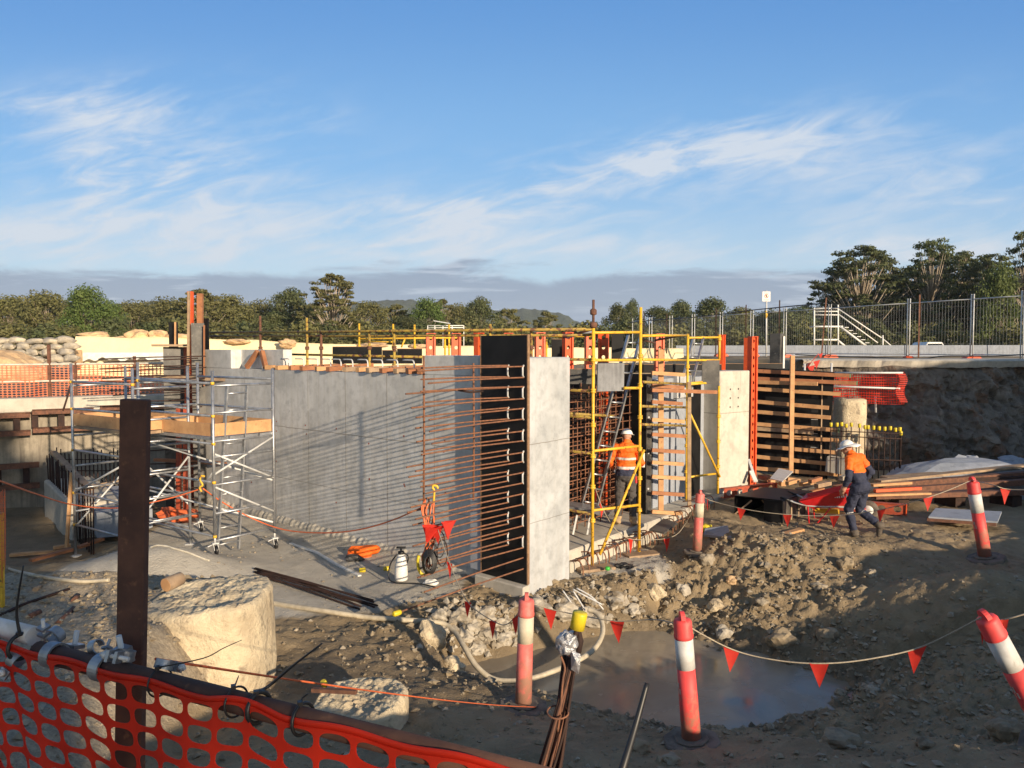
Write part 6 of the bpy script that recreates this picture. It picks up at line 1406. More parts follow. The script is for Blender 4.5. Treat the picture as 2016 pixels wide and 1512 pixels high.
def channel(lab, a, b, grp=None, holes=True, h=.2):
    o = thing('steel_channel', lab, 'steel channel', tuple((a+b)/2)); d = (b-a).normalized(); n_ = Vector((d.y, -d.x, 0)).normalized()
    mb = MB(); cell_plate(mb, a, b-a, Vector((0, 0, h)), max(1, int((b-a).length/.26)), 1, (.5, .62), 16); mb.build('web', 'redsteel', o)
    for z in (-.0, h): mb = MB(); mb.beam(a+Vector((0, 0, z))-n_*.04, b+Vector((0, 0, z))-n_*.04, .12, .016); mb.build('flange', 'redsteel', o)
    mb = MB(); mb.beam(b+d*.01+Vector((0, 0, -.01))-n_*.03, b+d*.01+Vector((0, 0, h+.01))-n_*.03, .12, .02, tuple(d)); mb.build('end_plate', 'orange', o)
    return o
a, b = G(1430, 984, -.0), G(1500, 984, .0); channel('red brown steel channel with round holes behind the black box', a+Vector((0, .2, 0)), b+Vector((.6, .9, 0)))
a, b = G(1640, 1008, -.02), G(1783, 1014, -.02); channel('red brown steel channel with round holes behind the walking worker', a+Vector((0, .3, 0)), b)
mb = MB(); a, b = G(1604, 1010, .0), G(1652, 1013, 0); mb.beam(a+Vector((0, 0, .06)), b+Vector((0, 0, .06)), .09, .09); tag(mb.build('yellow_beam', 'yellow'), 'short yellow beam on the ground under the wheelbarrow', 'beam')
mb = MB(); a, b = G(1596, 1002, .0), G(1660, 1006, 0); mb.beam(a+Vector((0, .15, .12)), b+Vector((0, .15, .12)), .12, .16); tag(mb.build('orange_beam', 'orange'), 'orange steel beam behind the wheelbarrow wheel', 'beam')
# wheelbarrow
wb_ = thing('wheelbarrow', 'red wheelbarrow standing beside the walking worker', 'wheelbarrow', (0, 0, 0))
mb = MB()
tb = [(-.28, -.20, .30), (.34, -.16, .34), (.34, .16, .34), (-.28, .20, .30)]; tt = [(-.48, -.33, .50), (.66, -.30, .72), (.66, .30, .72), (-.48, .33, .50)]
vs = [Vector(p) for p in tb+tt]; cen = sum(vs, Vector())/8; vi = [cen+(p-cen)*.965+Vector((0, 0, .02)) for p in vs]
f_ = [(0, 1, 2, 3), (0, 4, 5, 1), (1, 5, 6, 2), (2, 6, 7, 3), (3, 7, 4, 0)]
mb.add(vs+vi, [tuple(reversed(q)) for q in f_]+[tuple(i+8 for i in q) for q in f_]+[(4, 12, 13, 5), (5, 13, 14, 6), (6, 14, 15, 7), (7, 15, 12, 4)])
tr_ = mb.build('tray', 'barrowred', wb_, .01)
mb = MB(); mb.path([Vector(tt[i])+Vector((0, 0, .004)) for i in (0, 1, 2, 3, 0)], .012, 6); mb.build('rim', 'barrowred', tr_)
mb = MB()
for k, x in enumerate((.22, .26, .30, .35, .39, .44)): mb.box((x, -.262-.04*(k % 2)*0, .545+.02*(k % 3)*.3), (.022, .004, .05+.02*((k*7) % 3)))
mb.build('faded_marking', 'white', tr_)
for s_ in (-1, 1):
    mb = MB(); mb.path(spline([Vector((.72, .05*s_, .20)), Vector((.30, .14*s_, .30)), Vector((-.35, .24*s_, .38)), Vector((-.70, .29*s_, .52))], 4), .019, 8); h_ = mb.build('handle', 'galv', wb_)
    mb = MB(); mb.tube((-.68, .287*s_, .51), (-.86, .31*s_, .60), .024, 8); mb.build('grip', 'black', h_)
    mb = MB(); mb.path([Vector((.1, .17*s_, .33)), Vector((-.22, .24*s_, .0)), Vector((-.38, .24*s_, .0)), Vector((-.35, .24*s_, .38))], .015, 6); mb.build('leg', 'barrowred', wb_)
    mb = MB(); mb.tube((.72, .07*s_, .20), (.55, .22*s_, .55), .014, 6); mb.build('brace', 'barrowred', wb_)
mb = MB(); mb.lathe((.76, -.045, .19), [(.10, 0), (.17, -.005), (.19, .02), (.195, .045), (.19, .07), (.17, .095), (.10, .09)], 24, axis=(0, 1, 0)); w_ = mb.build('tyre', 'rubber', wb_)
mb = MB(); mb.lathe((.76, -.05, .19), [(.03, -.01), (.10, .0), (.10, .10), (.03, .11)], 16, axis=(0, 1, 0)); mb.build('hub', 'white', w_)
p = G(1650, 1020, 0.0); wb_.location = (p.x-.12, p.y+.05, ground_z(p.x, p.y)+.02); wb_.rotation_euler = (R(3), R(-9), R(-34)); wb_.scale = (.92, .92, .92)
# spoil, bricks and timber behind the barrow
rr = random.Random(77)
for i, (px, y, s_, m_) in enumerate([(1590, 952, .12, 'wood'), (1605, 946, .1, 'woodred'), (1620, 955, .12, 'woodold'), (1585, 965, .14, 'plydust'), (1608, 968, .11, 'woodred'), (1560, 950, .10, 'wood'), (1662, 960, .16, 'woodred'), (1666, 985, .14, 'woodred'), (1668, 940, .12, 'rubble')]):
    p = P(px, y, 16.2+rr.uniform(-.4, .5)); p.z = max(.02, p.z); mb = MB(); mb.beam(p-Vector((s_*1.5, .1, 0)), p+Vector((s_*1.5, .1, .03)), s_*.9, s_*.7); tag(mb.build('timber_offcut', m_), ['pale timber offcut at the slab corner', 'brown offcut behind the wheelbarrow handle', 'grey offcut behind the barrow tray', 'dark offcut at the right end of the black box', 'brown offcut left of the barrow tray', 'pale offcut beside the tilted grey plate', 'brown offcut left of the worker hand', 'brown offcut left of the worker knee', 'pale rubble lump above the barrow tray'][i], 'timber offcut')
# tilted plate on blocks, blocks
tp2 = thing('tilted_plate', 'tilted grey plate on two timber blocks beside the black waler form', 'metal plate', tuple(G(1545, 955, 0)))
mb = MB(); mb.prism([P(1516, 944, 18.2), P(1540, 950, 17.9), P(1561, 930, 18.9), P(1533, 924, 19.2)], (0, 0, .03)); mb.build('plate', 'galv', tp2)
for x in (1519, 1540): mb = MB(); p = P(x, 950, 18.1); mb.box(p, (.11, .2, .14)); mb.build('block', 'wood', tp2)
mb = MB(); mb.beam(P(1499, 938, 19.3), P(1518, 944, 18.8), .2, .1); tag(mb.build('timber_offcut', 'woodred'), 'dark brown block left of the tilted grey plate', 'timber offcut')
mb = MB(); mb.beam(P(1550, 943, 18.4), P(1574, 946, 18.4), .12, .09); tag(mb.build('timber_offcut', 'wood'), 'short pale board right of the tilted grey plate', 'timber offcut')
lv_ = thing('floor_prop', 'slanted white capped prop leaning at the foot of the pale column', 'prop', tuple(G(1483, 947, 0)))
mb = MB(); mb.beam(P(1474, 905, 18.0), P(1487, 946, 17.5), .06, .05); mb.build('strut', 'galv', lv_); mb = MB(); mb.beam(P(1479, 928, 17.6), P(1488, 948, 17.3), .09, .04); mb.build('shoe', 'white', lv_)
p5 = Vector(P(1660, 910, 19.0)); mb = MB(); mb.beam(P(1630, 912, 19.3), P(1680, 922, 18.9), .3, .38); tag(mb.build('concrete_block', 'pale'), 'pale concrete upstand right of the black waler form', 'concrete block')
# stack of planks, steel and plates at the right
rr = random.Random(50)
for i, (x0, y0, Y0, x1, y1, Y1, m_, w_, h_) in enumerate([(1728, 947, 16.6, 2040, 914, 17.6, 'woodold', .22, .05), (1734, 957, 16.2, 2060, 930, 17.0, 'rust', .16, .12), (1725, 968, 15.9, 2060, 946, 16.6, 'rust', .14, .12), (1720, 977, 15.6, 2040, 968, 16.2, 'rust', .18, .10), (1722, 966, 15.7, 1812, 961, 15.9, 'orange', .09, .06), (1716, 955, 15.9, 1792, 950, 16.0, 'wood', .14, .05), (1705, 975, 15.5, 1830, 971, 15.7, 'wood', .12, .04), (1860, 945, 16.6, 2050, 940, 16.8, 'darkrust', .2, .10), (1740, 940, 17.2, 1930, 925, 17.8, 'woodold', .25, .04)]):
    mb = MB(); mb.beam(P(x0, y0, Y0), P(x1, y1, Y1), w_, h_); tag(mb.build('long_beam', m_), ['long grey plank on top of the stack right of the walking worker', 'thick rusty beam below the long grey plank', 'rusty beam in the middle of the stack right of the worker', 'lowest rusty beam of the stack right of the worker', 'short orange beam end at the worker elbow', 'pale plank end beside the worker elbow', 'pale plank low at the left of the beam stack', 'dark beam at the right end of the stack', 'faint grey plank lying behind the beam stack'][i], 'beam', 'beams and planks stacked at the right')
for i in range(3): mb = MB(); p = P(1760+i*110, 985-i*6, 16.3); g = ground_z(p.x, p.y); mb.box((p.x, p.y, g+.1), (.3, .5, .22), .4); tag(mb.build('timber_block', 'darkrust'), ['left', 'middle', 'right'][i]+' packing block under the beam stack', 'block', 'packing blocks')
mb = MB(); p = G(1770, 986, .05); mb.blob((p.x+.1, p.y+.5, .12), (.42, .3, .22), 33, 3, .3); tag(mb.build('rock', 'pile'), 'pale rock under the beam stack right of the worker', 'rock')
stl = thing('steel_sheet', 'grey steel sheet lying on the ground left of the right bollard', 'steel sheet', tuple(G(1890, 1018, .0)))
q = [G(1828, 1020, .10), G(1964, 1030, .10), G(1972, 1010, .10), G(1842, 1003, .10)]; mb = MB(); mb.prism(q, (0, 0, .03)); mb.build('sheet', 'barrier', stl)
mb = MB(); mb.beam(q[0]-Vector((0, -.05, .03)), q[1]-Vector((0, -.05, .03)), .08, .06); mb.build('bearer', 'rust', stl)
for i in range(26):
    px, y = 1872+rr.uniform(0, 170), 905+rr.uniform(0, 44); Y = 18.6-(y-905)*.02; p = P(px, y, Y); mb = MB(); r = rr.uniform(.10, .26); mb.blob((p.x, p.y, p.z), (r*1.2, r, r*.7), 200+i, 2, .35); tag(mb.build('concrete_chunk', 'barrier'), 'grey chunk in the rubble heap at the foot of the shaded bank', 'concrete chunk', 'grey rubble heap at the right')
p = P(1960, 960, 17.6); mb = MB(); mb.blob((p.x, p.y+.6, -.1), (2.6, 1.2, .75), 260, 4, .15); tag(mb.build('rubble_heap', 'barrier'), 'low grey rubble heap under the loose grey chunks at the right', 'rubble heap')
p = G(1560, 1052, -.1); mb = MB(); mb.beam(G(1532, 1056, -.08), G(1578, 1044, -.08), .12, .07); tag(mb.build('plank', 'wood'), 'short pale plank lying on the earth crest below the bunting', 'plank')
p = G(1212, 1116, -.3); mb = MB(); mb.lathe(G(1196, 1122, -.27), [(.035, 0), (.04, .01), (.04, .04), (.03, .05)], 14); tag(mb.build('tape_roll', 'green'), 'bright green roll on the pale ground at the scaffold foot', 'tape roll')
p = ground_hit(1228, 1117); mb = MB(); mb.blob((p.x, p.y, p.z+.02), (.14, .08, .04), 12, 3, .5, 2.5); tag(mb.build('work_glove', 'black'), 'black glove lying on the pale ground right of the green roll', 'glove')
p = ground_hit(1390, 1046); mb = MB(); mb.blob((p.x, p.y, p.z+.06), (.11, .09, .07), 14, 3, .4); tag(mb.build('yellow_bag', 'capyellow'), 'small yellow bag on the ground right of the faded bollard', 'bag')
mb = MB(); q = [P(1278, 1045, 13.1), P(1308, 1052, 12.9), P(1334, 1032, 13.4), P(1306, 1024, 13.7)]; mb.prism(q, (0, 0, .03)); tag(mb.build('form_plate', 'plydust'), 'grey sheet leaning on the slab edge right of the scaffold', 'sheet')
mb = MB(); q = [ground_hit(1385, 1062)+Vector((0, 0, .05)), ground_hit(1440, 1068)+Vector((0, 0, .05)), ground_hit(1432, 1046)+Vector((0, 0, .07)), ground_hit(1388, 1052)+Vector((0, 0, .07))]; mb.prism(q, (0, 0, .04)); tag(mb.build('concrete_flag', 'barrier'), 'flat grey slab piece right of the faded bollard', 'slab piece')

# ================================================================ NEAR GUARD RAIL
R0, R1 = P(0, 1262, 1.99), P(1010, 1522, 1.37); rd = (R1-R0).normalized(); rn_ = Vector((rd.y, -rd.x, 0)).normalized()
def rp(px):                                            # rail point under a pixel column
    r = (px-1008)/F; t = (r*R0.y-R0.x)/(rd.x-r*rd.y); return R0+rd*t
nr_ = thing('pipe_rail', 'rusty scaffold tube rail crossing the lower left corner', 'guard rail', tuple(R0))
mb = MB(); mb.tube(rp(60), rp(1300), .0242, 20); mb.build('tube', 'post', nr_)
mb = MB(); mb.tube(rp(-260)+Vector((0, .03, .02)), rp(38)+Vector((0, .03, .02)), .0242, 20); mb.build('galvanised_tube', 'galv', nr_)
fp = thing('steel_post', 'tall dark rusty steel post standing at the pipe rail', 'post', (P(258, 1400, 1.98).x, 1.98, 1.0))
mb = MB(); a, b = P(254, 1620, 1.955), P(267, 786, 1.955); mb.beam(a, b, .068, .03, (0, 1, 0)); mb.build('post', 'post', fp, .003)
def clamp(c, ax, s_, lab, ang=0):
    s_ *= 1.0 if s_ > 1 else .82
    o = thing('tube_clamp', lab, 'clamp', tuple(c), 'scaffold clamps on the pipe rail'); ax = Vector(ax).normalized(); n1_ = ax.orthogonal().normalized(); n1_ = Matrix.Rotation(ang, 3, ax) @ n1_; n2_ = ax.cross(n1_)
    mb = MB(); k = 22
    for r0, r1, h in ((.0252, .0305, .040),):
        vs = []
        for i in range(k+1):
            t = -2.6+5.2*i/k; d = n1_*math.cos(t)+n2_*math.sin(t)
            for r, z in ((r0, -h*.38), (r1, -h*.38), (r1, 0), (r1, h*.38), (r0, h*.38)): vs.append(c+d*r*s_+ax*z*s_)
        mb.add(vs, [(i*5+j, (i+1)*5+j, (i+1)*5+(j+1), i*5+j+1) for i in range(k) for j in range(4)], 0, False)
    mb.build('band', 'chrome', o)
    mb = MB(); e = c-n1_*.036*s_; 
    for z in (-1, 1): mb.beam(e+n2_*.014*z*s_-n1_*.0, e+n2_*.014*z*s_-n1_*.03*s_, .034*s_, .010*s_, tuple(n2_))
    mb.build('lug', 'chrome', o)
    mb = MB(); mb.tube(e-n1_*.014*s_-n2_*.05*s_, e-n1_*.014*s_+n2_*.045*s_, .0065*s_, 10); b_ = mb.build('bolt', 'galv', o)
    mb = MB(); mb.lathe(e-n1_*.014*s_+n2_*.022*s_, [(.012*s_, 0), (.0125*s_, .004*s_), (.0125*s_, .014*s_), (.008*s_, .016*s_)], 6, axis=tuple(n2_)); mb.build('nut', 'galv', b_)
    return o
clamp(rp(92)+Vector((0, .0, .0)), rd, 1.05, 'zinc clamp at the end of the rusty tube', 2.2); clamp(rp(82)+Vector((-.01, .045, .03)), (.3, .9, .3), .9, 'second zinc clamp bolted behind the end clamp', 1.0)
clamp(rp(190), rd, 1.08, 'zinc clamp left of the steel post', 2.6); clamp(rp(226)+Vector((.0, .015, .035)), (.15, .3, 1), .95, 'shiny zinc clamp gripping the steel post', .6)
clamp(rp(160)+Vector((0, .035, .028)), (.9, -.3, .3), .75, 'small zinc coupler between two clamps', 1.6)
clamp(rp(304)+Vector((-.005, .03, .03)), (.2, .5, 1), .85, 'zinc clamp right of the steel post', 3.4); clamp(rp(22)+Vector((0, -.01, -.03)), (.8, -.2, -.4), .95, 'zinc coupler hanging under the galvanised tube behind the net', 0.4)
# the near orange barrier net
ne = MB(); u0, u1 = -190, 1240; q0_, q1_ = rp(u0), rp(u1); LN = (q1_-q0_).length; nu = int(LN/.090); HN = .62; nv = 12
cam_dir = Vector((-rn_.x, -rn_.y, 0)) if rn_.y > 0 else rn_
def nearnet(u, v):
    p = q0_.lerp(q1_, u); x = u*LN; px = 1008+F*p.x/p.y
    sk = max(0, (400-px)/420); p = p + rd*(sk*.28*v + .012*math.sin(x*7+v*4)*v)
    drop = v*HN - .019 - .010*max(0, min(1, (px-450)/450)) + .008*math.sin(x*9)*min(1, v*4) + .004*math.sin(x*23+1)
    tie = .010*max(0, math.cos((px-490)/46)) if 380 < px < 640 else 0
    out_ = .0275 + .028*v + .020*math.sin(x*11+v*5)*v + .012*sk*math.sin(x*40)*v
    return p + cam_dir*out_ + Vector((0, 0, -.003-drop+tie*(1-v)))
def nn2(u, v): return nearnet(u, .022+v*.978)
cell_plate(ne, None, None, None, nu, nv, (.85, .77), 28, fn=nn2, pw=2.9)
k = nu*4; vs = [nearnet(i/k, f_) for f_ in (0.0, .011, .022) for i in range(k+1)]
ne.add(vs, [(j*(k+1)+i, (j+1)*(k+1)+i, (j+1)*(k+1)+i+1, j*(k+1)+i+1) for j in range(2) for i in range(k)], 0, True)
no = tag(ne.build('barrier_net', 'net'), 'red orange plastic barrier net hanging from the near pipe rail', 'barrier net')
sm = no.modifiers.new('thickness', 'SOLIDIFY'); sm.thickness = .0016
# cable ties
def tie(px, tail, lab, r=.0028):
    c = rp(px); o = thing('cable_tie', lab, 'cable tie', tuple(c), 'black cable ties on the pipe rail'); n1_ = Vector((0, 0, 1)); n2_ = rd.cross(n1_).normalized(); n1_ = n2_.cross(rd)
    mb = MB(); sk = rd*.006
    mb.path([c+(n1_*math.cos(t)*.031+n2_*math.sin(t)*.034)+sk*math.sin(t*.5) for t in [i*math.pi/12 for i in range(25)]], r*1.25, 6, cap=False); mb.box(c+n1_*.034+n2_*.004, (.010, .012, .009), .4); mb.build('loop', 'black', o)
    mb = MB(); t_ = spline([c+n1_*.034]+[P(x, y, Y) for x, y, Y in tail], 5); mb.path(t_, [r*(1-.55*i/(len(t_)-1)) for i in range(len(t_))], 6); mb.build('tail', 'black', o)
tie(24, [(33, 1200, 1.95), (46, 1114, 1.93)], 'cable tie with an upright tail near the left edge', .0045)
tie(300, [(400, 1296, 1.75), (440, 1276, 1.72), (476, 1260, 1.7)], 'cable tie with a thin tail curving over the big pile', .0018)
tie(452, [(470, 1330, 1.68)], 'cable tie with a short stub right of the thin curved one', .002)
tie(497, [(530, 1350, 1.66), (580, 1308, 1.64), (634, 1267, 1.62)], 'cable tie with a thick straight tail crossing the bare earth', .0042)
tie(585, [(596, 1374, 1.58), (606, 1366, 1.57)], 'cable tie with a cut off end at the small stump', .003)
tt_ = thing('cable_tie', 'thick black cable tie tail rising from the bottom edge left of the front bollard', 'cable tie', tuple(P(1225, 1530, 1.35)), 'black cable ties on the pipe rail')
mb = MB(); q = spline([P(1205, 1580, 1.33), P(1228, 1505, 1.36), P(1252, 1425, 1.40), P(1274, 1345, 1.43)], 5); mb.path(q, [.0088*(1-.45*i/(len(q)-1)) for i in range(len(q))], 7); mb.build('tail', 'black', tt_)
mb = MB(); c = rp(1200); mb.path([c+Vector((0, 0, 1))*math.cos(t)*.033+rn_*math.sin(t)*.035 for t in [i*math.pi/12 for i in range(25)]], .005, 6, cap=False); mb.build('loop', 'black', tt_)
# bundle of wires with tape and yellow cap
wbn = thing('wire_bundle', 'bundle of rusty wires wrapped in silver tape with a yellow cap', 'wire bundle', tuple(P(1085, 1530, 1.7)))
rr = random.Random(90); axb = [P(1062, 1600, 1.66), P(1084, 1512, 1.68), P(1102, 1420, 1.70), P(1116, 1340, 1.71), P(1122, 1290, 1.72)]
for i in range(20):
    a0_ = rr.uniform(0, 6.28); r0 = .019*math.sqrt(rr.random()); pts = []
    for j, c in enumerate(axb):
        t = a0_+.5*j; w_ = [1.5, 1.35, 1.05, .85, .8][j]; pts.append(c+Vector((math.cos(t)*r0*w_, math.sin(t)*r0*w_, 0))+Vector((rr.uniform(-.002, .002), 0, 0)))
    mb = MB(); mb.path(spline(pts, 4), .0034, 5); mb.build('wire', 'darkrust' if i % 4 else 'rust', wbn)
mb = MB(); mb.path(spline([P(1104, 1292, 1.7), P(1112, 1315, 1.7), P(1108, 1340, 1.69), P(1103, 1400, 1.69), P(1098, 1440, 1.69)], 4), .0026, 5); mb.build('wire', 'rebar', wbn)
mb = MB(); mb.path([P(1098, 1402, 1.69)+Vector((.024*math.cos(t), .024*math.sin(t), .004*math.sin(t))) for t in [i*math.pi/8 for i in range(17)]], .0022, 5, cap=False); mb.build('tie_wire', 'rebar', wbn)
mb = MB()
def crumple(c, r, seed, ax): 
    bm = bmesh.new(); bmesh.ops.create_icosphere(bm, subdivisions=4, radius=1); q = Vector((0, 0, 1)).rotation_difference(Vector(ax)); vs = []
    for v in bm.verts:
        d = v.co.normalized(); k_ = 1+.22*abs(noise.noise(d*1.6+Vector((seed, 0, 0))))*2-.12+.05*abs(noise.noise(d*4+Vector((0, seed, 0)))); w_ = Vector((d.x*r[0], d.y*r[1], max(-.8, min(.8, d.z))*r[2]))*k_; vs.append(c+q @ w_)
    mb.add(vs, [tuple(v.index for v in f.verts) for f in bm.faces], 0, False); bm.free()
crumple(P(1117, 1266, 1.70), (.024, .022, .030), 3, (.25, 0, .97)); mb.build('tape_wrap', 'tape', wbn)
mb = MB(); mb.add([P(1124, 1280, 1.685), P(1143, 1288, 1.68), P(1142, 1312, 1.68), P(1139, 1327, 1.685), P(1124, 1318, 1.69), P(1133, 1300, 1.675)], [(0, 1, 5), (1, 2, 5), (2, 3, 5), (3, 4, 5), (4, 0, 5)]); mb.build('tape_tail', 'tape', wbn)
ca, cb = P(1136, 1238, 1.70), P(1143, 1203, 1.70); ax = (cb-ca).normalized(); mb = MB(); mb.lathe(ca, [(.0155, 0), (.0165, .0), (.017, .034), (.016, .0385), (.005, .039)], 24, axis=tuple(ax)); mb.build('yellow_cap', 'capyellow', wbn)
mb = MB(); mb.path([P(1128, 1262, 1.70), P(1134, 1246, 1.70), P(1137, 1232, 1.70)], .006, 7); mb.path([P(1138, 1285, 1.7), P(1142, 1262, 1.705), P(1140, 1240, 1.70)], [.007, .008, .004], 7); mb.build('dark_stem', 'darkrust', wbn)
mb = MB(); q = sag(P(306, 1297, 1.98), P(1060, 1392, 7.5), .03, 16); mb.path(q, .004, 5); tag(mb.build('cord', 'cord'), 'thin rusty cord from the steel post to the dusty left bollard', 'cord')
# stake with net at the left edge
ls = thing('net_stake', 'yellow stake with hanging orange net at the left edge', 'stake', tuple(P(4, 1185, 8.0)))
mb = MB(); mb.beam(P(3, 1195, 8.0), P(1, 1010, 8.0), .045, .045, (0, 1, 0)); mb.build('stake', 'yellow', ls)
mb = MB(); rr = random.Random(2)
for i in range(5): x = 0+i*2.6; mb.path(spline([P(x+rr.uniform(-1, 1), 966+rr.uniform(-3, 3), 7.95), P(x+rr.uniform(-1, 2), 1040, 7.93), P(x+rr.uniform(-2, 2), 1110+rr.uniform(-20, 60), 7.95)], 4), .003, 4)
for j in range(20): y = 970+j*7; mb.path([P(0, y, 7.94), P(12, y+1, 7.94)], .0022, 4)
mb.build('net', 'cord', ls)
# ================================================================ PEOPLE
def person(label, pos, fwd, J, zones, hat, boots, bands, seed):
    f = Vector((fwd[0], fwd[1], 0)).normalized(); r_ = Vector((f.y, -f.x, 0)); pos = Vector(pos)
    def Wd(p): return pos + r_*p[0] + f*p[1] + Vector((0, 0, p[2]))
    mb = MB()
    def ell(c, r, q=None):
        bm = bmesh.new(); bmesh.ops.create_icosphere(bm, subdivisions=3, radius=1); c = Vector(c)
        mb.add([c + (q @ Vector((v.co.x*r[0], v.co.y*r[1], v.co.z*r[2])) if q else Vector((v.co.x*r[0], v.co.y*r[1], v.co.z*r[2]))) for v in bm.verts], [tuple(v.index for v in g.verts) for g in bm.faces]); bm.free()
    def limb(pts, rs):
        for p, r in zip(pts, rs): ell(p, (r, r, r))
        mb.path(pts, list(rs), 12)
    V3 = lambda k: Vector(J[k])
    pel, che, nk, hd = V3('pelvis'), V3('chest'), V3('neck'), V3('head')
    ax = (che-pel).normalized(); qt = Vector((0, 0, 1)).rotation_difference(ax).to_matrix()
    ell(pel+Vector((0, -.02, -.02)), (.168, .125, .13), qt); ell(pel.lerp(che, .35), (.160, .112, .16), qt); ell(pel.lerp(che, .7), (.172, .118, .17), qt); ell(che+ax*.04, (.180, .115, .13), qt)
    limb([V3('ls')*.9+che*.1, V3('ls')], [.075, .068]); limb([V3('rs')*.9+che*.1, V3('rs')], [.075, .068]); ell(che+ax*.10, (.15, .085, .06), qt)
    limb([che+ax*.08, nk, hd+Vector((0, -.02, -.05))], [.075, .058, .055])
    hq = Vector((0, 0, 1)).rotation_difference(Vector(J.get('headup', (0, 0, 1))).normalized()).to_matrix()
    yaw = Matrix.Rotation(J.get('yaw', 0), 3, 'Z'); hq = hq @ yaw
    ell(hd+hq @ Vector((0, 0, .02)), (.075, .092, .105), hq); ell(hd+hq @ Vector((0, .035, -.06)), (.055, .06, .055), hq)       # skull, jaw
    limb([hd+hq @ Vector((0, .085, .012)), hd+hq @ Vector((0, .108, -.022))], [.011, .015])                                        # nose
    ell(hd+hq @ Vector((0, .085, -.055)), (.026, .012, .010), hq); ell(hd+hq @ Vector((0, .082, .035)), (.05, .014, .012), hq)    # lips, brow
    for s_ in (-1, 1): ell(hd+hq @ Vector((.077*s_, -.005, -.005)), (.011, .022, .032), hq)                                        # ears
    for s_, S_ in ((-1, 'l'), (1, 'r')):
        limb([V3(S_+'s'), V3(S_+'s').lerp(V3(S_+'e'), .5), V3(S_+'e'), V3(S_+'e').lerp(V3(S_+'w'), .4), V3(S_+'w')], [.066, .058, .050, .047, .034])
        w_, e_ = V3(S_+'w'), V3(S_+'e'); d = (w_-e_).normalized(); side = Vector((0, 1, 0)); side = (side-d*side.dot(d)).normalized(); nrm = d.cross(side)*s_
        ell(w_+d*.055, (.02, .038, .05), Matrix((nrm, side, d)).transposed()); limb([w_, w_+d*.03], [.028, .026])
        for k in range(4):                                                                                                          # fingers, curled a little
            o = side*(.030-.020*k); ln = (.070, .080, .075, .058)[k]; a0 = w_+d*.085+o; a1 = a0+d*ln*.5-nrm*.012; a2 = a1+d*ln*.32-nrm*.026
            limb([a0-d*.03, a0, a1, a2], [.0105, .0100, .0095, .0085])
        t0 = w_+d*.03+side*.030; limb([t0, t0+d*.03+side*.022-nrm*.008, t0+d*.058+side*.024-nrm*.022], [.0125, .0115, .010])            # thumb
        hp, kn, an = V3(S_+'h'), V3(S_+'k'), V3(S_+'a'); limb([hp, hp.lerp(kn, .4), kn, kn.lerp(an, .35), an], [.098, .090, .070, .068, .056])
        to = V3(S_+'t'); limb([an, an.lerp(to, .5)-Vector((0, 0, .02)), to], [.045, .042, .032])
    tmp_me = bpy.data.meshes.new('tmp'); tmp_me.from_pydata([tuple(Vector(v)) for v in mb.v], [], mb.f); tmp = bpy.data.objects.new('tmp', tmp_me); COL.objects.link(tmp)
    md = tmp.modifiers.new('r', 'REMESH'); md.mode = 'VOXEL'; md.voxel_size = .0095
    dg = bpy.context.evaluated_depsgraph_get(); me = bpy.data.meshes.new_from_object(tmp.evaluated_get(dg)); bpy.data.objects.remove(tmp)
    bm = bmesh.new(); bm.from_mesh(me)
    for _ in range(3): bmesh.ops.smooth_vert(bm, verts=[v for v in bm.verts if v.co.z < 1.5], factor=.5, use_axis_x=True, use_axis_y=True, use_axis_z=True)
    bm.normal_update()
    segs = [('head', hd-Vector((0, 0, .09)), hd+Vector((0, 0, .1)), .09), ('neck', nk-Vector((0, 0, .0)), hd-Vector((0, 0, .06)), .055), ('torso', pel-Vector((0, 0, .05)), che+ax*.09, .16)]
    for S_ in 'lr':
        segs += [('uarm', V3(S_+'s'), V3(S_+'e'), .06), ('farm', V3(S_+'e'), V3(S_+'w'), .045), ('hand', V3(S_+'w'), V3(S_+'w')+(V3(S_+'w')-V3(S_+'e')).normalized()*.17, .035), ('thigh', V3(S_+'h'), V3(S_+'k'), .085), ('shin', V3(S_+'k'), V3(S_+'a'), .065), ('foot', V3(S_+'a'), V3(S_+'t'), .05)]
    def near(c):
        best = None
        for n_, a, b, r in segs:
            ab = b-a; t = max(0, min(1, (c-a).dot(ab)/ab.length_squared)); dd = (c-a-ab*t).length-r
            if best is None or dd < best[0]: best = (dd, n_, t)
        return best
    names = ['skin', 'hivis', 'navy', 'trouser']
    for v in bm.verts:                                      # folds of the cloth
        n_ = near(v.co)[1]
        if n_ in ('torso', 'uarm', 'farm', 'thigh', 'shin'):
            c = v.co; k = .015*noise.noise(Vector((c.x*9+seed, c.y*9, c.z*15)))+.009*noise.noise(Vector((c.x*22, c.y*22+seed, c.z*26)))
            v.co += v.normal*(k+(.014 if n_ == 'torso' else .008))
    lab_ = []
    for g in bm.faces:
        c = g.calc_center_median(); dd, n_, t = near(c); g.material_index = names.index(zones(n_, t, c)); g.smooth = True; lab_.append((n_, t))
    bandf = [[c_.co.copy()+c_.normal*.004 for c_ in g.verts] for g, (n_, t) in zip(bm.faces, lab_) if bands(n_, t, g.calc_center_median())]
    footf = [[c_.co.copy()+c_.normal*.007 for c_ in g.verts] for g, (n_, t) in zip(bm.faces, lab_) if (n_ == 'foot' or (n_ == 'shin' and t > boots[1]))]
    bm.to_mesh(me); bm.free()
    for m_ in names: me.materials.append(M[m_])
    for v in me.vertices: v.co = Wd(v.co)-pos
    o = bpy.data.objects.new('person', me); COL.objects.link(o); o.location = pos; BASE[o.name] = tuple(pos)
    tag(o, label, 'person')
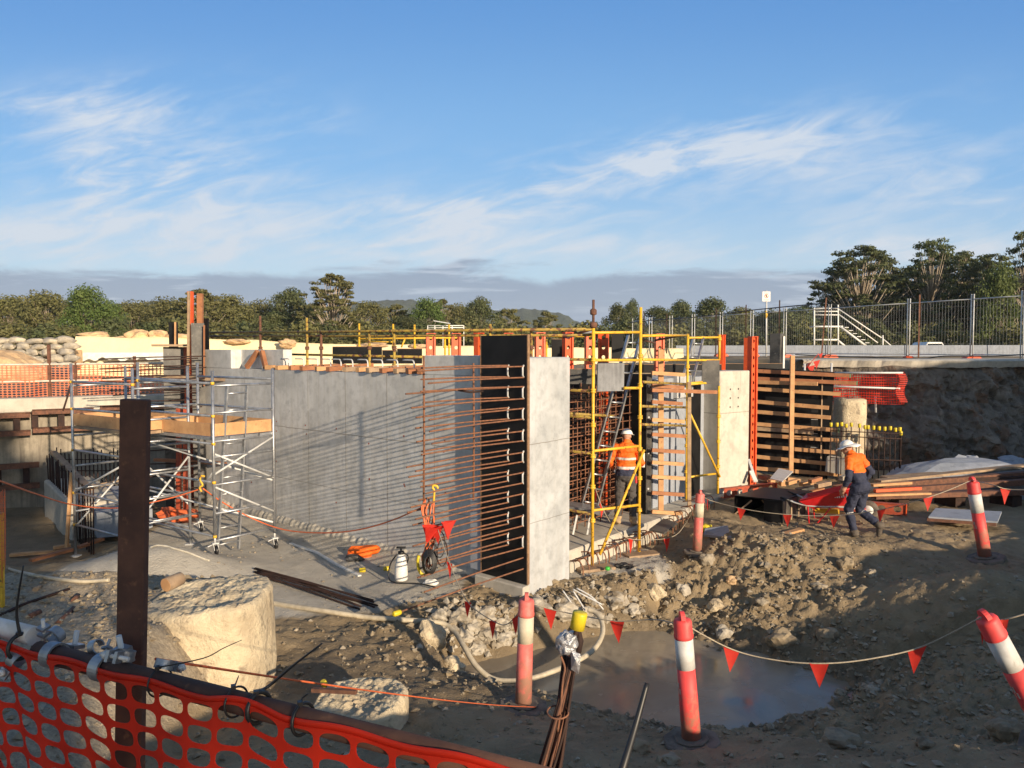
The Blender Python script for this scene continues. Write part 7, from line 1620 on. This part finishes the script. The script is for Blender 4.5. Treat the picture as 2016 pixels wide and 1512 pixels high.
    def fromfaces(nm, fcs, matn):
        m2 = MB(); idx = {}
        for q in fcs:
            ids = []
            for p in q:
                k_ = (round(p.x, 5), round(p.y, 5), round(p.z, 5))
                if k_ not in idx: idx[k_] = len(m2.v); m2.v.append(tuple(Wd(p)))
                ids.append(idx[k_])
            m2.f.append(tuple(ids)); m2.m.append(0); m2.sm.append(True)
        return m2.build(nm, matn, o)
    if bandf: fromfaces('reflective_band', bandf, 'reflect')
    for s_ in (-1, 1):
        h_ = [q for q in footf if sum(p.x for p in q)*s_ > 0]
        if h_: fromfaces('boot', h_, boots[0])
    up = hq @ Vector((0, 0, 1)); m2 = MB(); hc = hd + hq @ Vector((0, -.005, .035)); vs = []; n = 40; rows = 12
    for j in range(rows+1):                                 # hard hat shell with a peak
        ph = (math.pi/2)*j/rows
        for i in range(n):
            t = 2*math.pi*i/n; rr_ = math.cos(ph); vs.append(hc+hq @ Vector((.102*math.cos(t)*rr_, .122*math.sin(t)*rr_, .105*math.sin(ph)*(1+.04*math.cos(4*t)*.3))))
    fs = [(j*n+i, j*n+(i+1) % n, (j+1)*n+(i+1) % n, (j+1)*n+i) for j in range(rows) for i in range(n)]; m2.add([Wd(p) for p in vs], fs, 0, True)
    hh = None; vb = []
    for k in range(4):
        for i in range(n):
            t = 2*math.pi*i/n; c_, s_ = math.cos(t), math.sin(t); e_ = k/3
            if hat == 'brim': ex = .075+.03*max(0, -s_)+.01*math.sin(3*t+1); dr = -.012-.045*e_*max(0, -s_)-.020*e_-.012*math.sin(5*t)*e_
            else: ex = .012+.050*max(0, s_)**2; dr = -.006*e_
            vb.append(hc+hq @ Vector(((.101+ex*e_)*c_, (.121+ex*e_)*s_, .004+dr*e_)))
    m2.add([Wd(p) for p in vb], [(k*n+i, (k+1)*n+i, (k+1)*n+(i+1) % n, k*n+(i+1) % n) for k in range(3) for i in range(n)], 0, True)
    hh = m2.build('hard_hat', 'hat', o); sm = hh.modifiers.new('t', 'SOLIDIFY'); sm.thickness = .004
    for s_ in (-1, 1):
        m3 = MB()
        bm = bmesh.new(); bmesh.ops.create_icosphere(bm, subdivisions=2, radius=.011); c = hd+hq @ Vector((.032*s_, .083, .018)); m3.add([Wd(c+v.co) for v in bm.verts], [tuple(v.index for v in g.verts) for g in bm.faces], 0, True); bm.free(); m3.build('eye', 'darkboot', o)
    return o, Wd
# --- worker standing at the cage, back turned
gp = P(1231, 1040, 13.95); gp.z = .0
JL = dict(pelvis=(0, 0, .96), chest=(.01, .02, 1.36), neck=(.01, .03, 1.50), head=(.015, .06, 1.635), headup=(0, .18, 1), yaw=-.35,
 ls=(-.195, .02, 1.425), le=(-.285, -.02, 1.17), lw=(-.26, .17, 1.04), rs=(.205, .02, 1.425), re=(.285, -.0, 1.16), rw=(.22, .21, 1.06),
 lh=(-.095, 0, .93), lk=(-.115, .03, .50), la=(-.135, -.03, .10), lt=(-.17, .13, .035), rh=(.095, 0, .93), rk=(.115, .03, .50), ra=(.145, -.02, .10), rt=(.19, .13, .035))
def zoneL(n, t, c):
    if n in ('head', 'neck', 'hand'): return 'skin'
    if n in ('uarm', 'farm'): return 'hivis'
    if n == 'torso': return 'hivis' if c.z > 1.045 else ('navy' if c.z > .94 else 'trouser')
    return 'trouser'
def bandL(n, t, c): return (n == 'torso' and (1.05 < c.z < 1.095 or 1.22 < c.z < 1.262)) or (n == 'farm' and .05 < t < .22)
oL, WL = person('worker in orange shirt and white hard hat seen from behind on the slab', gp, (.22, .97), JL, zoneL, 'peak', ('boot', .80), bandL, 3)
mb = MB(); p = WL((-.17, .02, .99)); mb.lathe(p, [(.045, -.02), (.05, 0), (.045, .025)], 16, axis=(.3, -1, .1)); mb.build('tape_holder', 'galv', oL)
mb = MB(); p = WL((.185, -.03, .86)); mb.box(p, (.03, .07, .12), .2); mb.build('red_pouch', 'barrowred', oL)
mb = MB(); p = WL((.30, .16, 1.06)); mb.beam(p, p+Vector((0, 0, .26)), .07, .012, (0, 1, 0)); mb.build('white_sheet', 'white', oL)
# --- worker walking past the barrow
gq = P(1690, 1050, 13.35); gq.z = ground_z(gq.x, gq.y)-.0
JR = dict(pelvis=(0, -.02, .94), chest=(0, .09, 1.32), neck=(0, .15, 1.46), head=(-.01, .225, 1.575), headup=(0, .42, 1), yaw=.25,
 ls=(-.195, .10, 1.385), le=(-.275, .06, 1.11), lw=(-.235, .17, .87), rs=(.20, .08, 1.40), re=(.285, -.08, 1.15), rw=(.245, .07, .94),
 lh=(-.09, .0, .90), lk=(-.10, .14, .51), la=(-.10, .02, .10), lt=(-.11, .19, .035), rh=(.09, -.03, .90), rk=(.10, .03, .48), ra=(.11, -.32, .27), rt=(.11, -.30, .10))
def zoneR(n, t, c):
    if n in ('head', 'neck', 'hand'): return 'skin'
    if n == 'uarm': return 'hivis' if t < .60 else 'navy'
    if n == 'farm': return 'navy' if t < .72 else 'skin'
    if n == 'torso': return 'hivis' if c.z - .35*0 > 1.17 else 'navy'
    return 'navy'
def bandR(n, t, c): return n == 'shin' and .0 < t < .16
oR, WR = person('worker walking left in an orange and navy shirt with a white brimmed hat', gq, (-.66, .75), JR, zoneR, 'brim', ('darkboot', .86), bandR, 8)
# ================================================================ AIR
mb = MB(); mb.box((0, 1000, 68), (4200, 3500, 160)); hz = mb.build('haze', 'white'); tag(hz, 'thin evening haze over the whole site and the hills', 'haze', kind='stuff')
m = bpy.data.materials.new('haze_air'); m.use_nodes = True; t = m.node_tree; t.nodes.clear()
o_ = t.nodes.new('ShaderNodeOutputMaterial'); pv = t.nodes.new('ShaderNodeVolumePrincipled'); pv.inputs['Color'].default_value = (.80, .88, 1, 1); pv.inputs['Density'].default_value = .00016; pv.inputs['Anisotropy'].default_value = 0
t.links.new(pv.outputs[0], o_.inputs['Volume']); hz.data.materials.clear(); hz.data.materials.append(m)
